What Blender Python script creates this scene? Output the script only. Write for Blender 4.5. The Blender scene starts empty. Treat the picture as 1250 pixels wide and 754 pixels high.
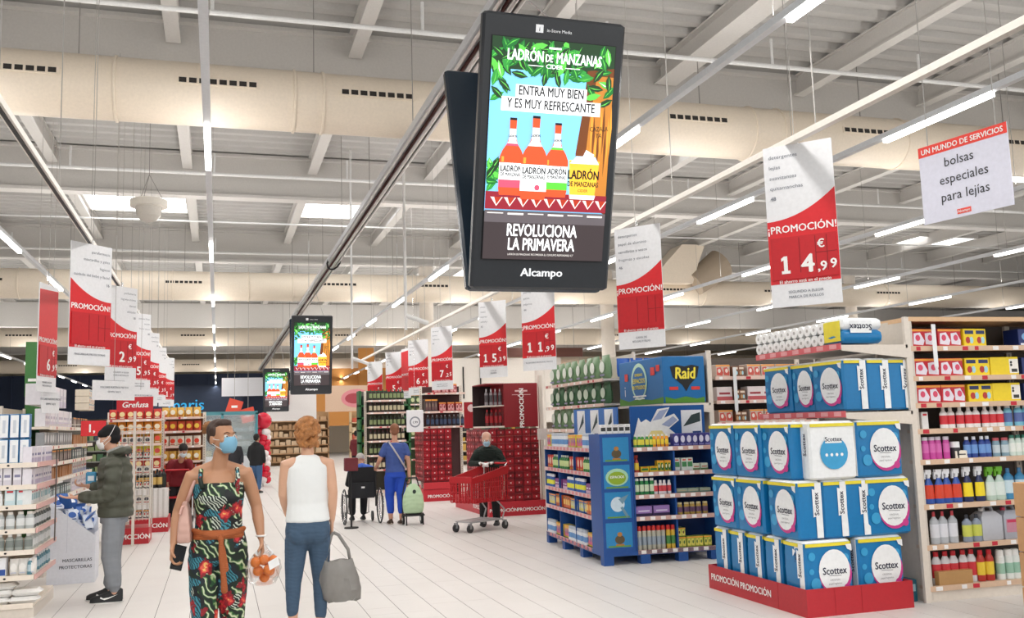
import bpy, bmesh, math, random
from mathutils import Vector, Matrix
PI = math.pi
R = math.radians
random.seed(7)
scene = bpy.context.scene
COL = scene.collection

# ---------------------------------------------------------------- camera
cam_d = bpy.data.cameras.new('camera'); cam = bpy.data.objects.new('camera', cam_d); COL.objects.link(cam)
cam_d.sensor_fit = 'HORIZONTAL'; cam_d.sensor_width = 36; cam_d.lens = 36 * 1154 / 1250
cam_d.clip_start = 0.1; cam_d.clip_end = 300
YAW, PITCH, ROLL, EYE = R(17.38), R(6.99), R(-1.72), 1.64
_f = Vector((math.sin(YAW) * math.cos(PITCH), math.cos(YAW) * math.cos(PITCH), math.sin(PITCH)))
_r = Vector((math.cos(YAW), -math.sin(YAW), 0)); _u = _r.cross(_f)
_r2 = math.cos(ROLL) * _r + math.sin(ROLL) * _u; _u2 = -math.sin(ROLL) * _r + math.cos(ROLL) * _u
m = Matrix((_r2, _u2, -_f)).transposed().to_4x4(); m.translation = (0, 0, EYE)
cam.matrix_world = m
scene.camera = cam

# ---------------------------------------------------------------- world, lights, exposure
w = bpy.data.worlds.new('hall_light'); scene.world = w; w.use_nodes = True
w.node_tree.nodes['Background'].inputs[0].default_value = (1.0, 0.985, 0.96, 1)
w.node_tree.nodes['Background'].inputs[1].default_value = 1.15
scene.view_settings.view_transform = 'Standard'; scene.view_settings.look = 'None'
scene.view_settings.exposure = 0.12; scene.view_settings.gamma = 1.0
scene.view_settings.use_curve_mapping = False

def area(name, loc, sx, sy, power, color=(1, 0.97, 0.93), rot=(0, 0, 0)):
    l = bpy.data.lights.new(name, 'AREA'); l.shape = 'RECTANGLE'; l.size = sx; l.size_y = sy; l.energy = power; l.color = color
    o = bpy.data.objects.new(name, l); COL.objects.link(o); o.location = loc; o.rotation_euler = rot
    return o
STRIP_Z = 4.6
STRIPS = [(-7.2, 3.0), (-3.0, 2.2), (-0.12, 3.35), (4.05, 4.3), (6.9, 2.6), (10.4, 3.0), (14.2, 4.4), (18.0, 2.9), (22.0, 12.0), (27.0, 14.0)]   # x, first tube y
for sx_, y0_ in STRIPS:
    for k in range(5):
        area('strip_light', (sx_, 2 + k * 12.0 + 6, STRIP_Z - 0.08), 0.12, 11.5, 85)
        area('strip_uplight', (sx_, 2 + k * 12.0 + 6, STRIP_Z + 0.1), 0.12, 11.5, 72, rot=(PI, 0, 0))
area('rear_fill', (3, -4, 7.0), 12, 6, 800, (1, 0.99, 0.97))  # added fill lamp behind the camera for front faces, not a roof opening
for yy in (3.5, 17, 24.6, 31):
    area('roof_fill', (3, yy, 7.3), 14, 2.0, 110, (0.95, 0.98, 1))  # wide area lamps added under the deck, larger than the skylight panes

# ---------------------------------------------------------------- materials
_M = {}
def mat(name, col, rough=0.5, metal=0.0, noise=0.04, scale=30, bump=0.0, emit=0, trans=0, alpha=1, spec=0.5, coat=0, sss=0):
    key = (name, col, rough)
    if key in _M: return _M[key]
    M = bpy.data.materials.new(name); M.use_nodes = True; nt = M.node_tree; b = nt.nodes['Principled BSDF']
    c4 = (col[0], col[1], col[2], 1)
    b.inputs['Roughness'].default_value = rough; b.inputs['Metallic'].default_value = metal
    b.inputs['Specular IOR Level'].default_value = spec
    if coat: b.inputs['Coat Weight'].default_value = coat; b.inputs['Coat Roughness'].default_value = 0.15
    if trans: b.inputs['Transmission Weight'].default_value = trans
    if alpha < 1: b.inputs['Alpha'].default_value = alpha
    if sss: b.inputs['Subsurface Weight'].default_value = sss; b.inputs['Subsurface Radius'].default_value = (0.02, 0.008, 0.004)
    if noise:
        tc = nt.nodes.new('ShaderNodeTexCoord'); n = nt.nodes.new('ShaderNodeTexNoise'); n.inputs['Scale'].default_value = scale
        nt.links.new(tc.outputs['Object'], n.inputs['Vector'])
        mx = nt.nodes.new('ShaderNodeMix'); mx.data_type = 'RGBA'
        mx.inputs[6].default_value = tuple(max(0, v * (1 - noise * 2)) for v in col) + (1,)
        mx.inputs[7].default_value = tuple(min(1, v * (1 + noise * 2)) for v in col) + (1,)
        nt.links.new(n.outputs[0], mx.inputs[0]); nt.links.new(mx.outputs[2], b.inputs['Base Color'])
        if bump:
            bp = nt.nodes.new('ShaderNodeBump'); bp.inputs['Strength'].default_value = bump; bp.inputs['Distance'].default_value = 0.01
            nt.links.new(n.outputs[0], bp.inputs['Height']); nt.links.new(bp.outputs[0], b.inputs['Normal'])
    else: b.inputs['Base Color'].default_value = c4
    if emit:
        b.inputs['Emission Color'].default_value = c4; b.inputs['Emission Strength'].default_value = emit
    _M[key] = M
    return M
def hexc(h):
    v = [int(h[i:i + 2], 16) / 255 for i in (0, 2, 4)]
    return tuple(x / 12.92 if x <= 0.04045 else ((x + 0.055) / 1.055) ** 2.4 for x in v)
def hm(h, rough=0.5, **k): return mat('paint_' + h, hexc(h), rough, **k)
def scr(h, s=1.0):
    return mat('screen_' + h, hexc(h), 0.4, noise=0, emit=s)

# ---------------------------------------------------------------- mesh building
class MB:
    def __init__(s): s.v = []; s.f = []; s.m = []
    def add(s, vs, fs, m=0, T=None):
        o = len(s.v)
        if T is not None: vs = [T @ Vector(p) for p in vs]
        s.v.extend([tuple(p) for p in vs]); s.f.extend([tuple(i + o for i in f) for f in fs]); s.m.extend([m] * len(fs))
        return s
    def box(s, x0, x1, y0, y1, z0, z1, m=0, T=None):
        return s.add([(x0, y0, z0), (x1, y0, z0), (x1, y1, z0), (x0, y1, z0), (x0, y0, z1), (x1, y0, z1), (x1, y1, z1), (x0, y1, z1)],
                     [(0, 3, 2, 1), (4, 5, 6, 7), (0, 1, 5, 4), (1, 2, 6, 5), (2, 3, 7, 6), (3, 0, 4, 7)], m, T)
    def rbox(s, x0, x1, y0, y1, z0, z1, r=0.01, m=0, T=None, puff=0.0):
        # box with chamfered edges, sides may bulge (puff)
        cx, cy, cz = (x0 + x1) / 2, (y0 + y1) / 2, (z0 + z1) / 2; rings = []
        for z, ins, pf in ((z0, r, 0), (z0 + r, 0, 0), (cz, 0, puff), (z1 - r, 0, 0), (z1, r, 0)):
            a0, a1, b0, b1 = x0 + ins - pf, x1 - ins + pf, y0 + ins - pf, y1 - ins + pf; q = r
            rings.append([(a0 + q, b0, z), (cx, b0 - pf, z), (a1 - q, b0, z), (a1, b0 + q, z), (a1 + pf, cy, z), (a1, b1 - q, z), (a1 - q, b1, z), (cx, b1 + pf, z), (a0 + q, b1, z), (a0, b1 - q, z), (a0 - pf, cy, z), (a0, b0 + q, z)])
        return s.loft(rings, m, T)
    def loft(s, rings, m=0, T=None, cap=True, closed=True):
        n = len(rings[0]); vs = [p for r_ in rings for p in r_]; fs = []
        for i in range(len(rings) - 1):
            for j in range(n if closed else n - 1):
                k = (j + 1) % n; fs.append((i * n + j, i * n + k, (i + 1) * n + k, (i + 1) * n + j))
        if cap:
            fs.append(tuple(reversed(range(n)))); fs.append(tuple(range((len(rings) - 1) * n, len(rings) * n)))
        return s.add(vs, fs, m, T)
    def cyl(s, p0, p1, r0, r1=None, n=10, m=0, T=None, cap=True):
        r1 = r0 if r1 is None else r1; p0 = Vector(p0); p1 = Vector(p1); d = (p1 - p0).normalized()
        a = d.orthogonal().normalized(); b = d.cross(a)
        ring = lambda p, r_: [p + r_ * (math.cos(2 * PI * i / n) * a + math.sin(2 * PI * i / n) * b) for i in range(n)]
        return s.loft([ring(p0, r0), ring(p1, r1)], m, T, cap)
    def tube(s, pts, r, n=6, m=0, T=None):
        pts = [Vector(p) for p in pts]; rings = []; a = None
        for i, p in enumerate(pts):
            d = (pts[min(i + 1, len(pts) - 1)] - pts[max(i - 1, 0)]).normalized()
            a = d.orthogonal().normalized() if a is None else (a - a.dot(d) * d).normalized()
            b = d.cross(a); rr = r[i] if isinstance(r, (list, tuple)) else r
            rings.append([p + rr * (math.cos(2 * PI * k / n) * a + math.sin(2 * PI * k / n) * b) for k in range(n)])
        return s.loft(rings, m, T)
    def lathe(s, prof, n=12, m=0, T=None, sx=1, sy=1):
        # prof: list of (r, z[, mat]) ; per-band material when given
        rings = [[(p[0] * math.cos(2 * PI * i / n) * sx, p[0] * math.sin(2 * PI * i / n) * sy, p[1]) for i in range(n)] for p in prof]
        for i in range(len(prof) - 1):
            mm = prof[i + 1][2] if len(prof[i + 1]) > 2 else m
            s.loft([rings[i], rings[i + 1]], mm, T, cap=False)
        s.add(rings[-1], [tuple(range(n))], prof[-1][2] if len(prof[-1]) > 2 else m, T)
        s.add(rings[0], [tuple(reversed(range(n)))], m, T)
        return s
    def poly(s, pts, m=0, T=None, y=0.0, th=0.0):
        # flat outline in the x-z plane at depth y, optional thickness towards +y
        n = len(pts); f = [(p[0], y, p[1]) for p in pts]
        if th:
            b = [(p[0], y + th, p[1]) for p in pts]
            return s.add(f + b, [tuple(range(n)), tuple(reversed(range(n, 2 * n)))] + [(j, j + n, (j + 1) % n + n, (j + 1) % n) for j in range(n)], m, T)
        return s.add(f, [tuple(range(n))], m, T)
    def ell(s, c, rx, rz, m=0, y=0.0, n=20, T=None, a0=0, a1=2 * PI):
        return s.poly([(c[0] + rx * math.cos(a0 + (a1 - a0) * i / n), c[1] + rz * math.sin(a0 + (a1 - a0) * i / n)) for i in range(n + (a1 - a0 < 6.2))], m, T, y)
    def ball(s, c, rx, ry=None, rz=None, n=10, m=0, T=None):
        ry = rx if ry is None else ry; rz = rx if rz is None else rz; k = max(4, n // 2 + 1)
        rings = [[(c[0] + rx * math.sin(PI * (j + .02) / (k - 1 + .04)) * math.cos(2 * PI * i / n), c[1] + ry * math.sin(PI * (j + .02) / (k - 1 + .04)) * math.sin(2 * PI * i / n), c[2] - rz * math.cos(PI * j / (k - 1))) for i in range(n)] for j in range(k)]
        return s.loft(rings, m, T)
    def text(s, string, x, z, size, m=0, y=0.0, align='CENTER', bold=0.0, sx=1.0, T=None, rot=0, shear=0):
        vs, fs = text2d(string, bold, align, shear); c, sn = math.cos(rot), math.sin(rot)
        return s.add([(x + (c * p[0] * sx - sn * p[1]) * size, y + (p[2] if len(p) > 2 else 0), z + (sn * p[0] * sx + c * p[1]) * size) for p in vs], fs, m, T)
    def build(s, name, mats, parent=None, smooth=False, loc=None, rotz=0):
        me = bpy.data.meshes.new(name); me.from_pydata(s.v, [], s.f)
        mats = mats if isinstance(mats, (list, tuple)) else [mats]
        for M in mats: me.materials.append(M)
        if any(s.m): me.polygons.foreach_set('material_index', s.m)
        if smooth is True: me.polygons.foreach_set('use_smooth', [True] * len(s.f))
        elif smooth:
            me.shade_smooth_by_angle if False else None
            me.polygons.foreach_set('use_smooth', [True] * len(s.f)); me.set_sharp_from_angle(angle=smooth)
        me.update()
        o = bpy.data.objects.new(name, me); COL.objects.link(o)
        if parent is not None: o.parent = parent
        if loc is not None: o.location = loc
        if rotz: o.rotation_euler = (0, 0, rotz)
        return o
_T = {}
def text2d(s_, bold=0.0, align='CENTER', shear=0):
    k = (s_, bold, align, shear)
    if k in _T: return _T[k]
    if s_ == '1':
        _T[k] = ([(-.17, 0), (.17, 0), (.17, .12), (.075, .12), (.075, .70), (-.06, .70), (-.17, .62), (-.17, .50), (-.075, .55), (-.075, .12), (-.17, .12)], [tuple(range(11))]); return _T[k]
    cu = bpy.data.curves.new('t', 'FONT'); cu.body = s_; cu.size = 1; cu.align_x = align;  cu.resolution_u = 2; cu.fill_mode = 'FRONT'; cu.shear = shear
    o = bpy.data.objects.new('t', cu); me = bpy.data.meshes.new_from_object(o)
    _T[k] = ([(v.co.x, v.co.y) for v in me.vertices], [tuple(p.vertices) for p in me.polygons])
    if bold > .003:      # heavier strokes: the outline repeated slightly to either side
        vs, fs = _T[k]; n = len(vs); e = bold
        sh = ((-e, 0), (0, 0), (e, 0), (0, e * .6), (0, -e * .6)) if bold > .015 else ((-e, 0), (0, 0), (e, 0))
        _T[k] = ([(x + d[0], y + d[1], -.0004 * j) for j, d in enumerate(sh) for x, y in vs], [tuple(i + n * j for i in f) for j in range(len(sh)) for f in fs])
    bpy.data.objects.remove(o); bpy.data.curves.remove(cu); bpy.data.meshes.remove(me)
    return _T[k]
def tag(o, label=None, cat=None, group=None, kind=None):
    if label: o['label'] = label
    if cat: o['category'] = cat
    if group: o['group'] = group
    if kind: o['kind'] = kind
    return o
def thing(name, label, cat, loc=(0, 0, 0), rotz=0, group=None):
    o = bpy.data.objects.new(name, None); COL.objects.link(o); o.location = loc; o.rotation_euler = (0, 0, rotz); o.empty_display_size = .1
    return tag(o, label, cat, group)
def struct(name, mb, mats, smooth=False):
    o = mb.build(name, mats, smooth=smooth); o['kind'] = 'structure'; return o
def dup(root, loc=None, rotz=None, label=None, group=None, parent=None):
    r_ = root.copy(); COL.objects.link(r_)
    if parent is not None: r_.parent = parent
    if loc is not None: r_.location = loc
    if rotz is not None: r_.rotation_euler = (0, 0, rotz)
    if label: r_['label'] = label
    if group: r_['group'] = group
    for ch in list(root.children): dup(ch, parent=r_)
    return r_
ORD = ['first', 'second', 'third', 'fourth', 'fifth', 'sixth', 'seventh', 'eighth', 'ninth', 'tenth', 'eleventh', 'twelfth', 'thirteenth', 'fourteenth', 'fifteenth', 'sixteenth', 'seventeenth', 'eighteenth']
def side(X, Y): return Matrix.Translation((X, Y, 0))

WHITE = hm('e9e7e4', .5); CREAM = hm('e2dad0', .5); REDP = hm('c8202e', .45); REDD = hm('a01722', .5)
GREYT = hm('8c8f94', .6); BLACK = hm('17181a', .5); CHROME = mat('chrome', (.75, .75, .76), .22, 1.0, noise=0.02)
# ================================================================ SETTING
# floor: slab with real tiles, joints recessed
fl = MB(); fl.box(-30, 60, -8, 85, -0.2, -0.0025)
FLOORJ = hm('6e6863', .8)
floor = struct('floor', fl, FLOORJ)
def tile_material():
    M = bpy.data.materials.new('tile'); M.use_nodes = True; nt = M.node_tree; b = nt.nodes['Principled BSDF']; b.inputs['Roughness'].default_value = .42; b.inputs['Specular IOR Level'].default_value = .3
    g = nt.nodes.new('ShaderNodeNewGeometry'); n = nt.nodes.new('ShaderNodeTexNoise'); n.inputs['Scale'].default_value = 1.3; nt.links.new(g.outputs['Position'], n.inputs['Vector'])
    n2 = nt.nodes.new('ShaderNodeTexNoise'); n2.inputs['Scale'].default_value = 70; nt.links.new(g.outputs['Position'], n2.inputs['Vector'])
    wn = nt.nodes.new('ShaderNodeMath'); wn.operation = 'ADD'; nt.links.new(n.outputs[0], wn.inputs[0]); nt.links.new(n2.outputs[0], wn.inputs[1])
    hf = nt.nodes.new('ShaderNodeMath'); hf.operation = 'MULTIPLY'; hf.inputs[1].default_value = .5; nt.links.new(wn.outputs[0], hf.inputs[0])
    mx = nt.nodes.new('ShaderNodeMix'); mx.data_type = 'RGBA'; mx.inputs[6].default_value = hexc('d2cdc9') + (1,); mx.inputs[7].default_value = hexc('e6e3e0') + (1,)
    nt.links.new(hf.outputs[0], mx.inputs[0]); nt.links.new(mx.outputs[2], b.inputs['Base Color'])
    return M
TILE = tile_material(); TS = 0.305
def tile_mb(dst, x, y, jx=.006, jy=.0012, h=0.0):
    x0, x1, y0, y1 = x + jx / 2, x + TS - jx / 2, y + jy / 2, y + TS - jy / 2
    dst.add([(x0, y0, h), (x1, y0, h), (x1, y1, h), (x0, y1, h), (x0, y0, h - .0025), (x1, y0, h - .0025), (x1, y1, h - .0025), (x0, y1, h - .0025)],
            [(0, 1, 2, 3), (0, 4, 5, 1), (1, 5, 6, 2), (2, 6, 7, 3), (3, 7, 4, 0)])
tm = MB(); tile_mb(tm, 0, 0); first = None
X0T = -1.449
near = set(); cand = []
for i in range(-14, 70):
    for j in range(0, 130):
        x = X0T + i * TS; y = 5.0 + j * TS
        if x + TS < -3.4 + 0 * y or x > 1.05 * y: continue
        vis = y > 8.6 - .27 * (x + 2) and y < 14.5 and x > -1.9 and x < 4.4 and x < .62 * y - .9
        cand.append((i, j, x, y, vis))
vis_t = sorted([c for c in cand if c[4]], key=lambda c: c[2] ** 2 + c[3] ** 2)[:300]
for c in vis_t:
    near.add((c[0], c[1]))
    if first is None: first = tm.build('tile', TILE, floor); o = first
    else: o = first.copy(); COL.objects.link(o)
    o.location = (c[2], c[3], random.uniform(-.0004, .0004))
far = MB()
for c in cand:
    if (c[0], c[1]) not in near: tile_mb(far, c[2], c[3])
tag(far.build('tiles', TILE, floor), kind='stuff')
ff = MB()
for k in range(18): ff.box(-30, 60, 44.7 + k * 2, 46.6 + k * 2, -.0025, 0)
for k in range(3): ff.box([-30, 0, 0][k], [-3.75, 0, 0][k], 5, 44.6, -.0025, 0) if k == 0 else None
tag(ff.build('far_tiles', TILE, floor), kind='stuff')

# roof deck with ribs along x, girders, purlins
DECK = hm('b5b3b0', .6); BEAM = hm('cdcac6', .55); BEAMD = hm('bdb9b4', .55)
dk = MB(); yy = -8.0; prof = []
while yy < 80:
    prof += [(yy, 7.5), (yy + .14, 7.5), (yy + .2, 7.58), (yy + .34, 7.58)]; yy += .4
SKY = [(-3.1, 23.8, 2.3, 1.8), (2.1, 23.9, 1.5, 1.7), (22.0, 25.2, 2.3, 1.2), (-10.6, 50, 1.8, 4), (18.3, 17.6, 1.5, 1.0), (8.6, 33, 1.5, 2.0)]
n = len(prof); dk.add([(-30, a, b) for a, b in prof] + [(60, a, b) for a, b in prof], [(i, i + 1, n + i + 1, n + i) for i in range(n - 1)])
dk.box(-30, 60, -8, 80, 7.62, 7.66)
ceiling = struct('ceiling', dk, DECK)
GIRD = [-0.2, 6.6, 13.7, 20.4, 28.3, 36.4, 44.5, 53, 61]
g0 = None
def girder_mb():
    g = MB(); g.box(-30, 60, -.03, .03, 6.62, 7.5); g.box(-30, 60, -.16, .16, 6.56, 6.62); g.box(-30, 60, -.16, .16, 7.44, 7.5)
    return g
for k, y in enumerate(GIRD):
    if k == 1: continue
    if g0 is None: g0 = girder_mb().build('roof_girder', BEAM); tag(g0, kind='structure'); g0.location = (0, y, 0)
    else: o = g0.copy(); COL.objects.link(o); o.location = (0, y, 0)
p0 = None; p1 = None
for k in range(len(GIRD) - 1):
    for i in range(-6, 17):
        x = (-0.116 + .4645 * i) * 5.5
        ya, yb = GIRD[k] + .1, GIRD[k + 1] - .1
        big = (i == 3)
        q = MB(); wd = .2 if big else .1; q.box(-wd, wd, ya, yb, 7.14, 7.17); q.box(-wd * .35, wd * .35, ya, yb, 7.17, 7.5); q.box(-wd * .9, wd * .9, ya, yb, 7.47, 7.5)
        if k < 6: o = q.build('roof_purlin', BEAM); o['kind'] = 'structure'; o.location = (x, 0, 0)
GLOW = mat('skylight_pane', (1, 1, 1), .5, noise=0, emit=2.5)
for k, (x, y, wx, wy) in enumerate(SKY):
    o = MB().box(-wx / 2, wx / 2, -wy / 2, wy / 2, 0, .03).build('window_%d' % (k + 1), GLOW, loc=(x + wx / 2, y + wy / 2, 7.40)); o['kind'] = 'structure'
    fr = MB(); a, b = wx / 2, wy / 2
    for u0, u1, v0, v1 in ((-a - .05, -a, -b, b), (a, a + .05, -b, b), (-a - .05, a + .05, -b - .05, -b), (-a - .05, a + .05, b, b + .05)): fr.box(u0, u1, v0, v1, -.02, .12)
    fr.build('window_frame', BEAM, o)

# ventilation ducts
def duct_material():
    M = hm('e3d6c4', .38); return M
DUCT = duct_material(); HOLE = hm('2a2623', .8)
def duct(y, z, r, x0, x1, seams, label, vents):
    t = thing('ventilation_duct', label, 'duct', (0, y, z))
    b = MB(); ns = 28; b.cyl((x0, 0, 0), (x1, 0, 0), r, n=ns); b.build('duct_body', DUCT, t, smooth=R(40))
    s0 = None
    for s in seams:
        q = MB(); rings = []
        for a, rr in ((-.02, r), (-.012, r + .02), (.012, r + .02), (.02, r)): rings.append([(a, rr * math.cos(2 * PI * i / ns), rr * math.sin(2 * PI * i / ns)) for i in range(ns)])
        q.loft(rings, cap=False); o = q.build('seam_ring', DUCT, t, smooth=R(40), loc=(s, 0, 0))
    for vx in vents:
        g = MB(); ang = R(-6)
        T = Matrix.Translation((vx, 0, 0)) @ Matrix.Rotation(ang, 4, 'X')
        g.box(-.5, .5, -r - .012, -r + .03, -.05, .05, 0, T)
        for i in range(8): g.box(-.475 + i * .121, -.475 + i * .121 + .09, -r - .016, -r - .01, -.033, .033, 1, T)
        g.build('air_grille', [DUCT, HOLE], t)
    h = None
    for s in [x0 + 1.5 + k * 2.9 for k in range(int((x1 - x0) / 2.9))]:
        if h is None: h = MB().cyl((0, 0, r - .01), (0, 0, 7.45 - z), .008, n=4).build('hanger_rod', hm('8b8884', .5), t); q = h
        else: q = h.copy(); COL.objects.link(q)
        q.location = (s, 0, 0)
    return t
duct(12.45, 6.0, .40, -9, 22, [-1.25, .93, 1.30, 4.95, 7.75, 8.25, 10.5, 13.5], 'large cream round air duct crossing the hall nearest the camera, behind the big screen', [-2.35, -.02, 2.0, 4.05, 6.75, 9.75, 12.7])
duct(27.3, 5.72, .40, -14, 30, [-5, -1.2, .8, 2.0, 5.5, 9, 12.4, 15, 18, 22], 'cream round air duct, second from the front, above the small screens', [-8.5, -5.8, -.9, 3.3, 6.0, 9.5, 13.8, 17.6, 22])
duct(41.5, 5.68, .38, -20, 42, [-4, 0, 4, 8, 12, 17, 22, 27], 'cream round air duct far back above the row of promotion signs', [-7.5, -1, 5.3, 9.6, 14, 18, 25])
duct(58, 5.62, .36, -26, 55, [-4, 1, 6, 12, 18], 'farthest cream air duct, running above the dark blue back wall', [-8, -1.5, 6, 12, 20])
# duct branch with a tapered hood beside the second sign on the right (part of the second duct)
t = [o for o in bpy.data.objects if o.name == 'ventilation_duct.001'][0]
q = MB(); q.loft([[(-.75, -.42, .2), (.75, -.42, .2), (.75, .42, .2), (-.75, .42, .2)], [(-.1, -.42, .9), (1.0, -.42, .9), (1.0, .42, .9), (-.1, .42, .9)], [(.45, -.42, 1.45), (1.25, -.42, 1.45), (1.25, .42, 1.45), (.45, .42, 1.45)]]); q.build('duct_hood', DUCT, t, loc=(13.6, -.3, 0))
MB().cyl((.9, -.2, .2), (1.9, -.2, .9), .4, .5, n=18).build('duct_elbow', hm('a0917f', .6), t, smooth=R(40), loc=(13.6, -.3, 0))

# sprinkler pipes across the hall
PIPE = hm('dededd', .4)
def pipe(y, z, r, label, xs=(-14, 30), droppers=True):
    t = thing('sprinkler_pipe', label, 'pipe', (0, y, z))
    MB().cyl((xs[0], 0, 0), (xs[1], 0, 0), r, n=8).build('pipe_run', PIPE, t, smooth=R(50))
    if droppers:
        x = xs[0] + .8; k = 0
        while x < xs[1]:
            d = MB().cyl((0, 0, 0), (0, 0, .42), .022, n=6).build('dropper', PIPE, t, loc=(x, 0, 0)); x += 2.62
pipe(11.6, 6.76, .035, 'white sprinkler pipe nearest the camera, crossing just in front of the first duct')
pipe(19.2, 6.76, .035, 'white sprinkler pipe crossing in front of the second roof girder')
pipe(27.9, 6.78, .035, 'white sprinkler pipe crossing above the second air duct')
pipe(35.5, 6.8, .035, 'farthest white sprinkler pipe, beyond the second air duct', droppers=False)
pipe(24.8, 7.0, .02, 'thin grey pipe crossing below the roof skylights', droppers=False)

# bulkhead panels and far walls
bw = MB(); bw.box(-30, 60, 37, 37.2, 5.62, 6.5); struct('trim_1', bw, hm('d9d6d2', .6))
bw = MB(); bw.box(-30, 60, 72, 72.3, 0, 7.6); struct('wall_back', bw, hm('e4dccb', .7))
bw = MB(); bw.box(-30, 4.9, 66, 66.2, 2.8, 5.62); struct('trim_2', bw, hm('2b3a57', .6))
bw = MB(); bw.box(5.4, 60, 56, 56.3, 1.9, 5.24); bw.box(7.9, 8.8, 55.6, 56, 1.9, 6.4); struct('trim_3', bw, hm('c98a45', .6))
bw = MB()
for k in range(18): bw.box(-30 + k * 1.96, -30 + k * 1.96 + .06, 65.9, 66.0, 2.8, 5.62)
struct('trim_4', bw, hm('3c4c6b', .6))
bw = MB(); bw.box(-30.2, -30, -8, 80, 0, 7.6); struct('wall_left', bw, hm('d8d2c8', .7))
bw = MB(); bw.box(60, 60.2, -8, 80, 0, 7.6); struct('wall_right', bw, hm('d8d2c8', .7))
# round columns
COLX = (7.0, 6.1, 12.1, 21.5)
for x, y, r, lab in ((COLX[0], 20.4, .12, 'narrow cream column standing beside the price 11 sign'), (COLX[1], 28.3, .22, 'cream column standing below the second duct, left of the price 15 sign'),
                     (COLX[2], 28.3, .22, 'cream column seen between price 11 sign and the empty price sign'), (COLX[3], 28.3, .2, 'cream column rising behind the price 14,99 sign')):
    tag(MB().cyl((0, 0, 0), (0, 0, 6.55), r, n=20).build('column', CREAM, loc=(x, y, 0), smooth=R(40)), lab, 'column')

# ---------------------------------------------------------------- light strips
STRIPM = hm('dfe3e8', .35); TUBE = mat('lit_tube', (1.0, .98, .94), .4, noise=0, emit=7)
strip_label = ['far left light strip beyond the angled promotion sign', 'left light strip running above the row of left promotion signs', 'light strip running straight up the aisle, left of the metal rail', 'long light strip passing behind the big advertising screen', 'light strip running right of the price 14,99 sign',
               'light strip crossing behind the white plastic-bag sign', 'right light strip hanging above the detergent shelf', 'light strip high over the far right aisles', 'light strip beyond the detergent shelf, right of the far aisles', 'farthest right light strip near the picture edge']
for k, (sx_, y0_) in enumerate(STRIPS):
    t = thing('light_strip', strip_label[k], 'light', (sx_, 0, STRIP_Z), group='suspended light strips')
    b = MB(); b.box(-.035, .035, 1.2, 62, 0, .06); b.build('strip_body', STRIPM, t)
    u = MB().box(-.028, .028, 0, 1.5, -.045, 0); o = None; y = y0_
    period = 5.95 if k in (2,) else 4.2
    while y < 60:
        if o is None: o = u.build('tube', TUBE, t); q = o
        else: q = o.copy(); COL.objects.link(q)
        q.location = (0, y, 0); y += period
    h = None
    for yy in range(2, 50, 4):
        if h is None: h = MB().cyl((0, 0, .06), (0, 0, 2.75), .004, n=4).build('suspension_wire', hm('96938f', .5), t); q = h
        else: q = h.copy(); COL.objects.link(q)
        q.location = (0, yy, 0)
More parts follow.
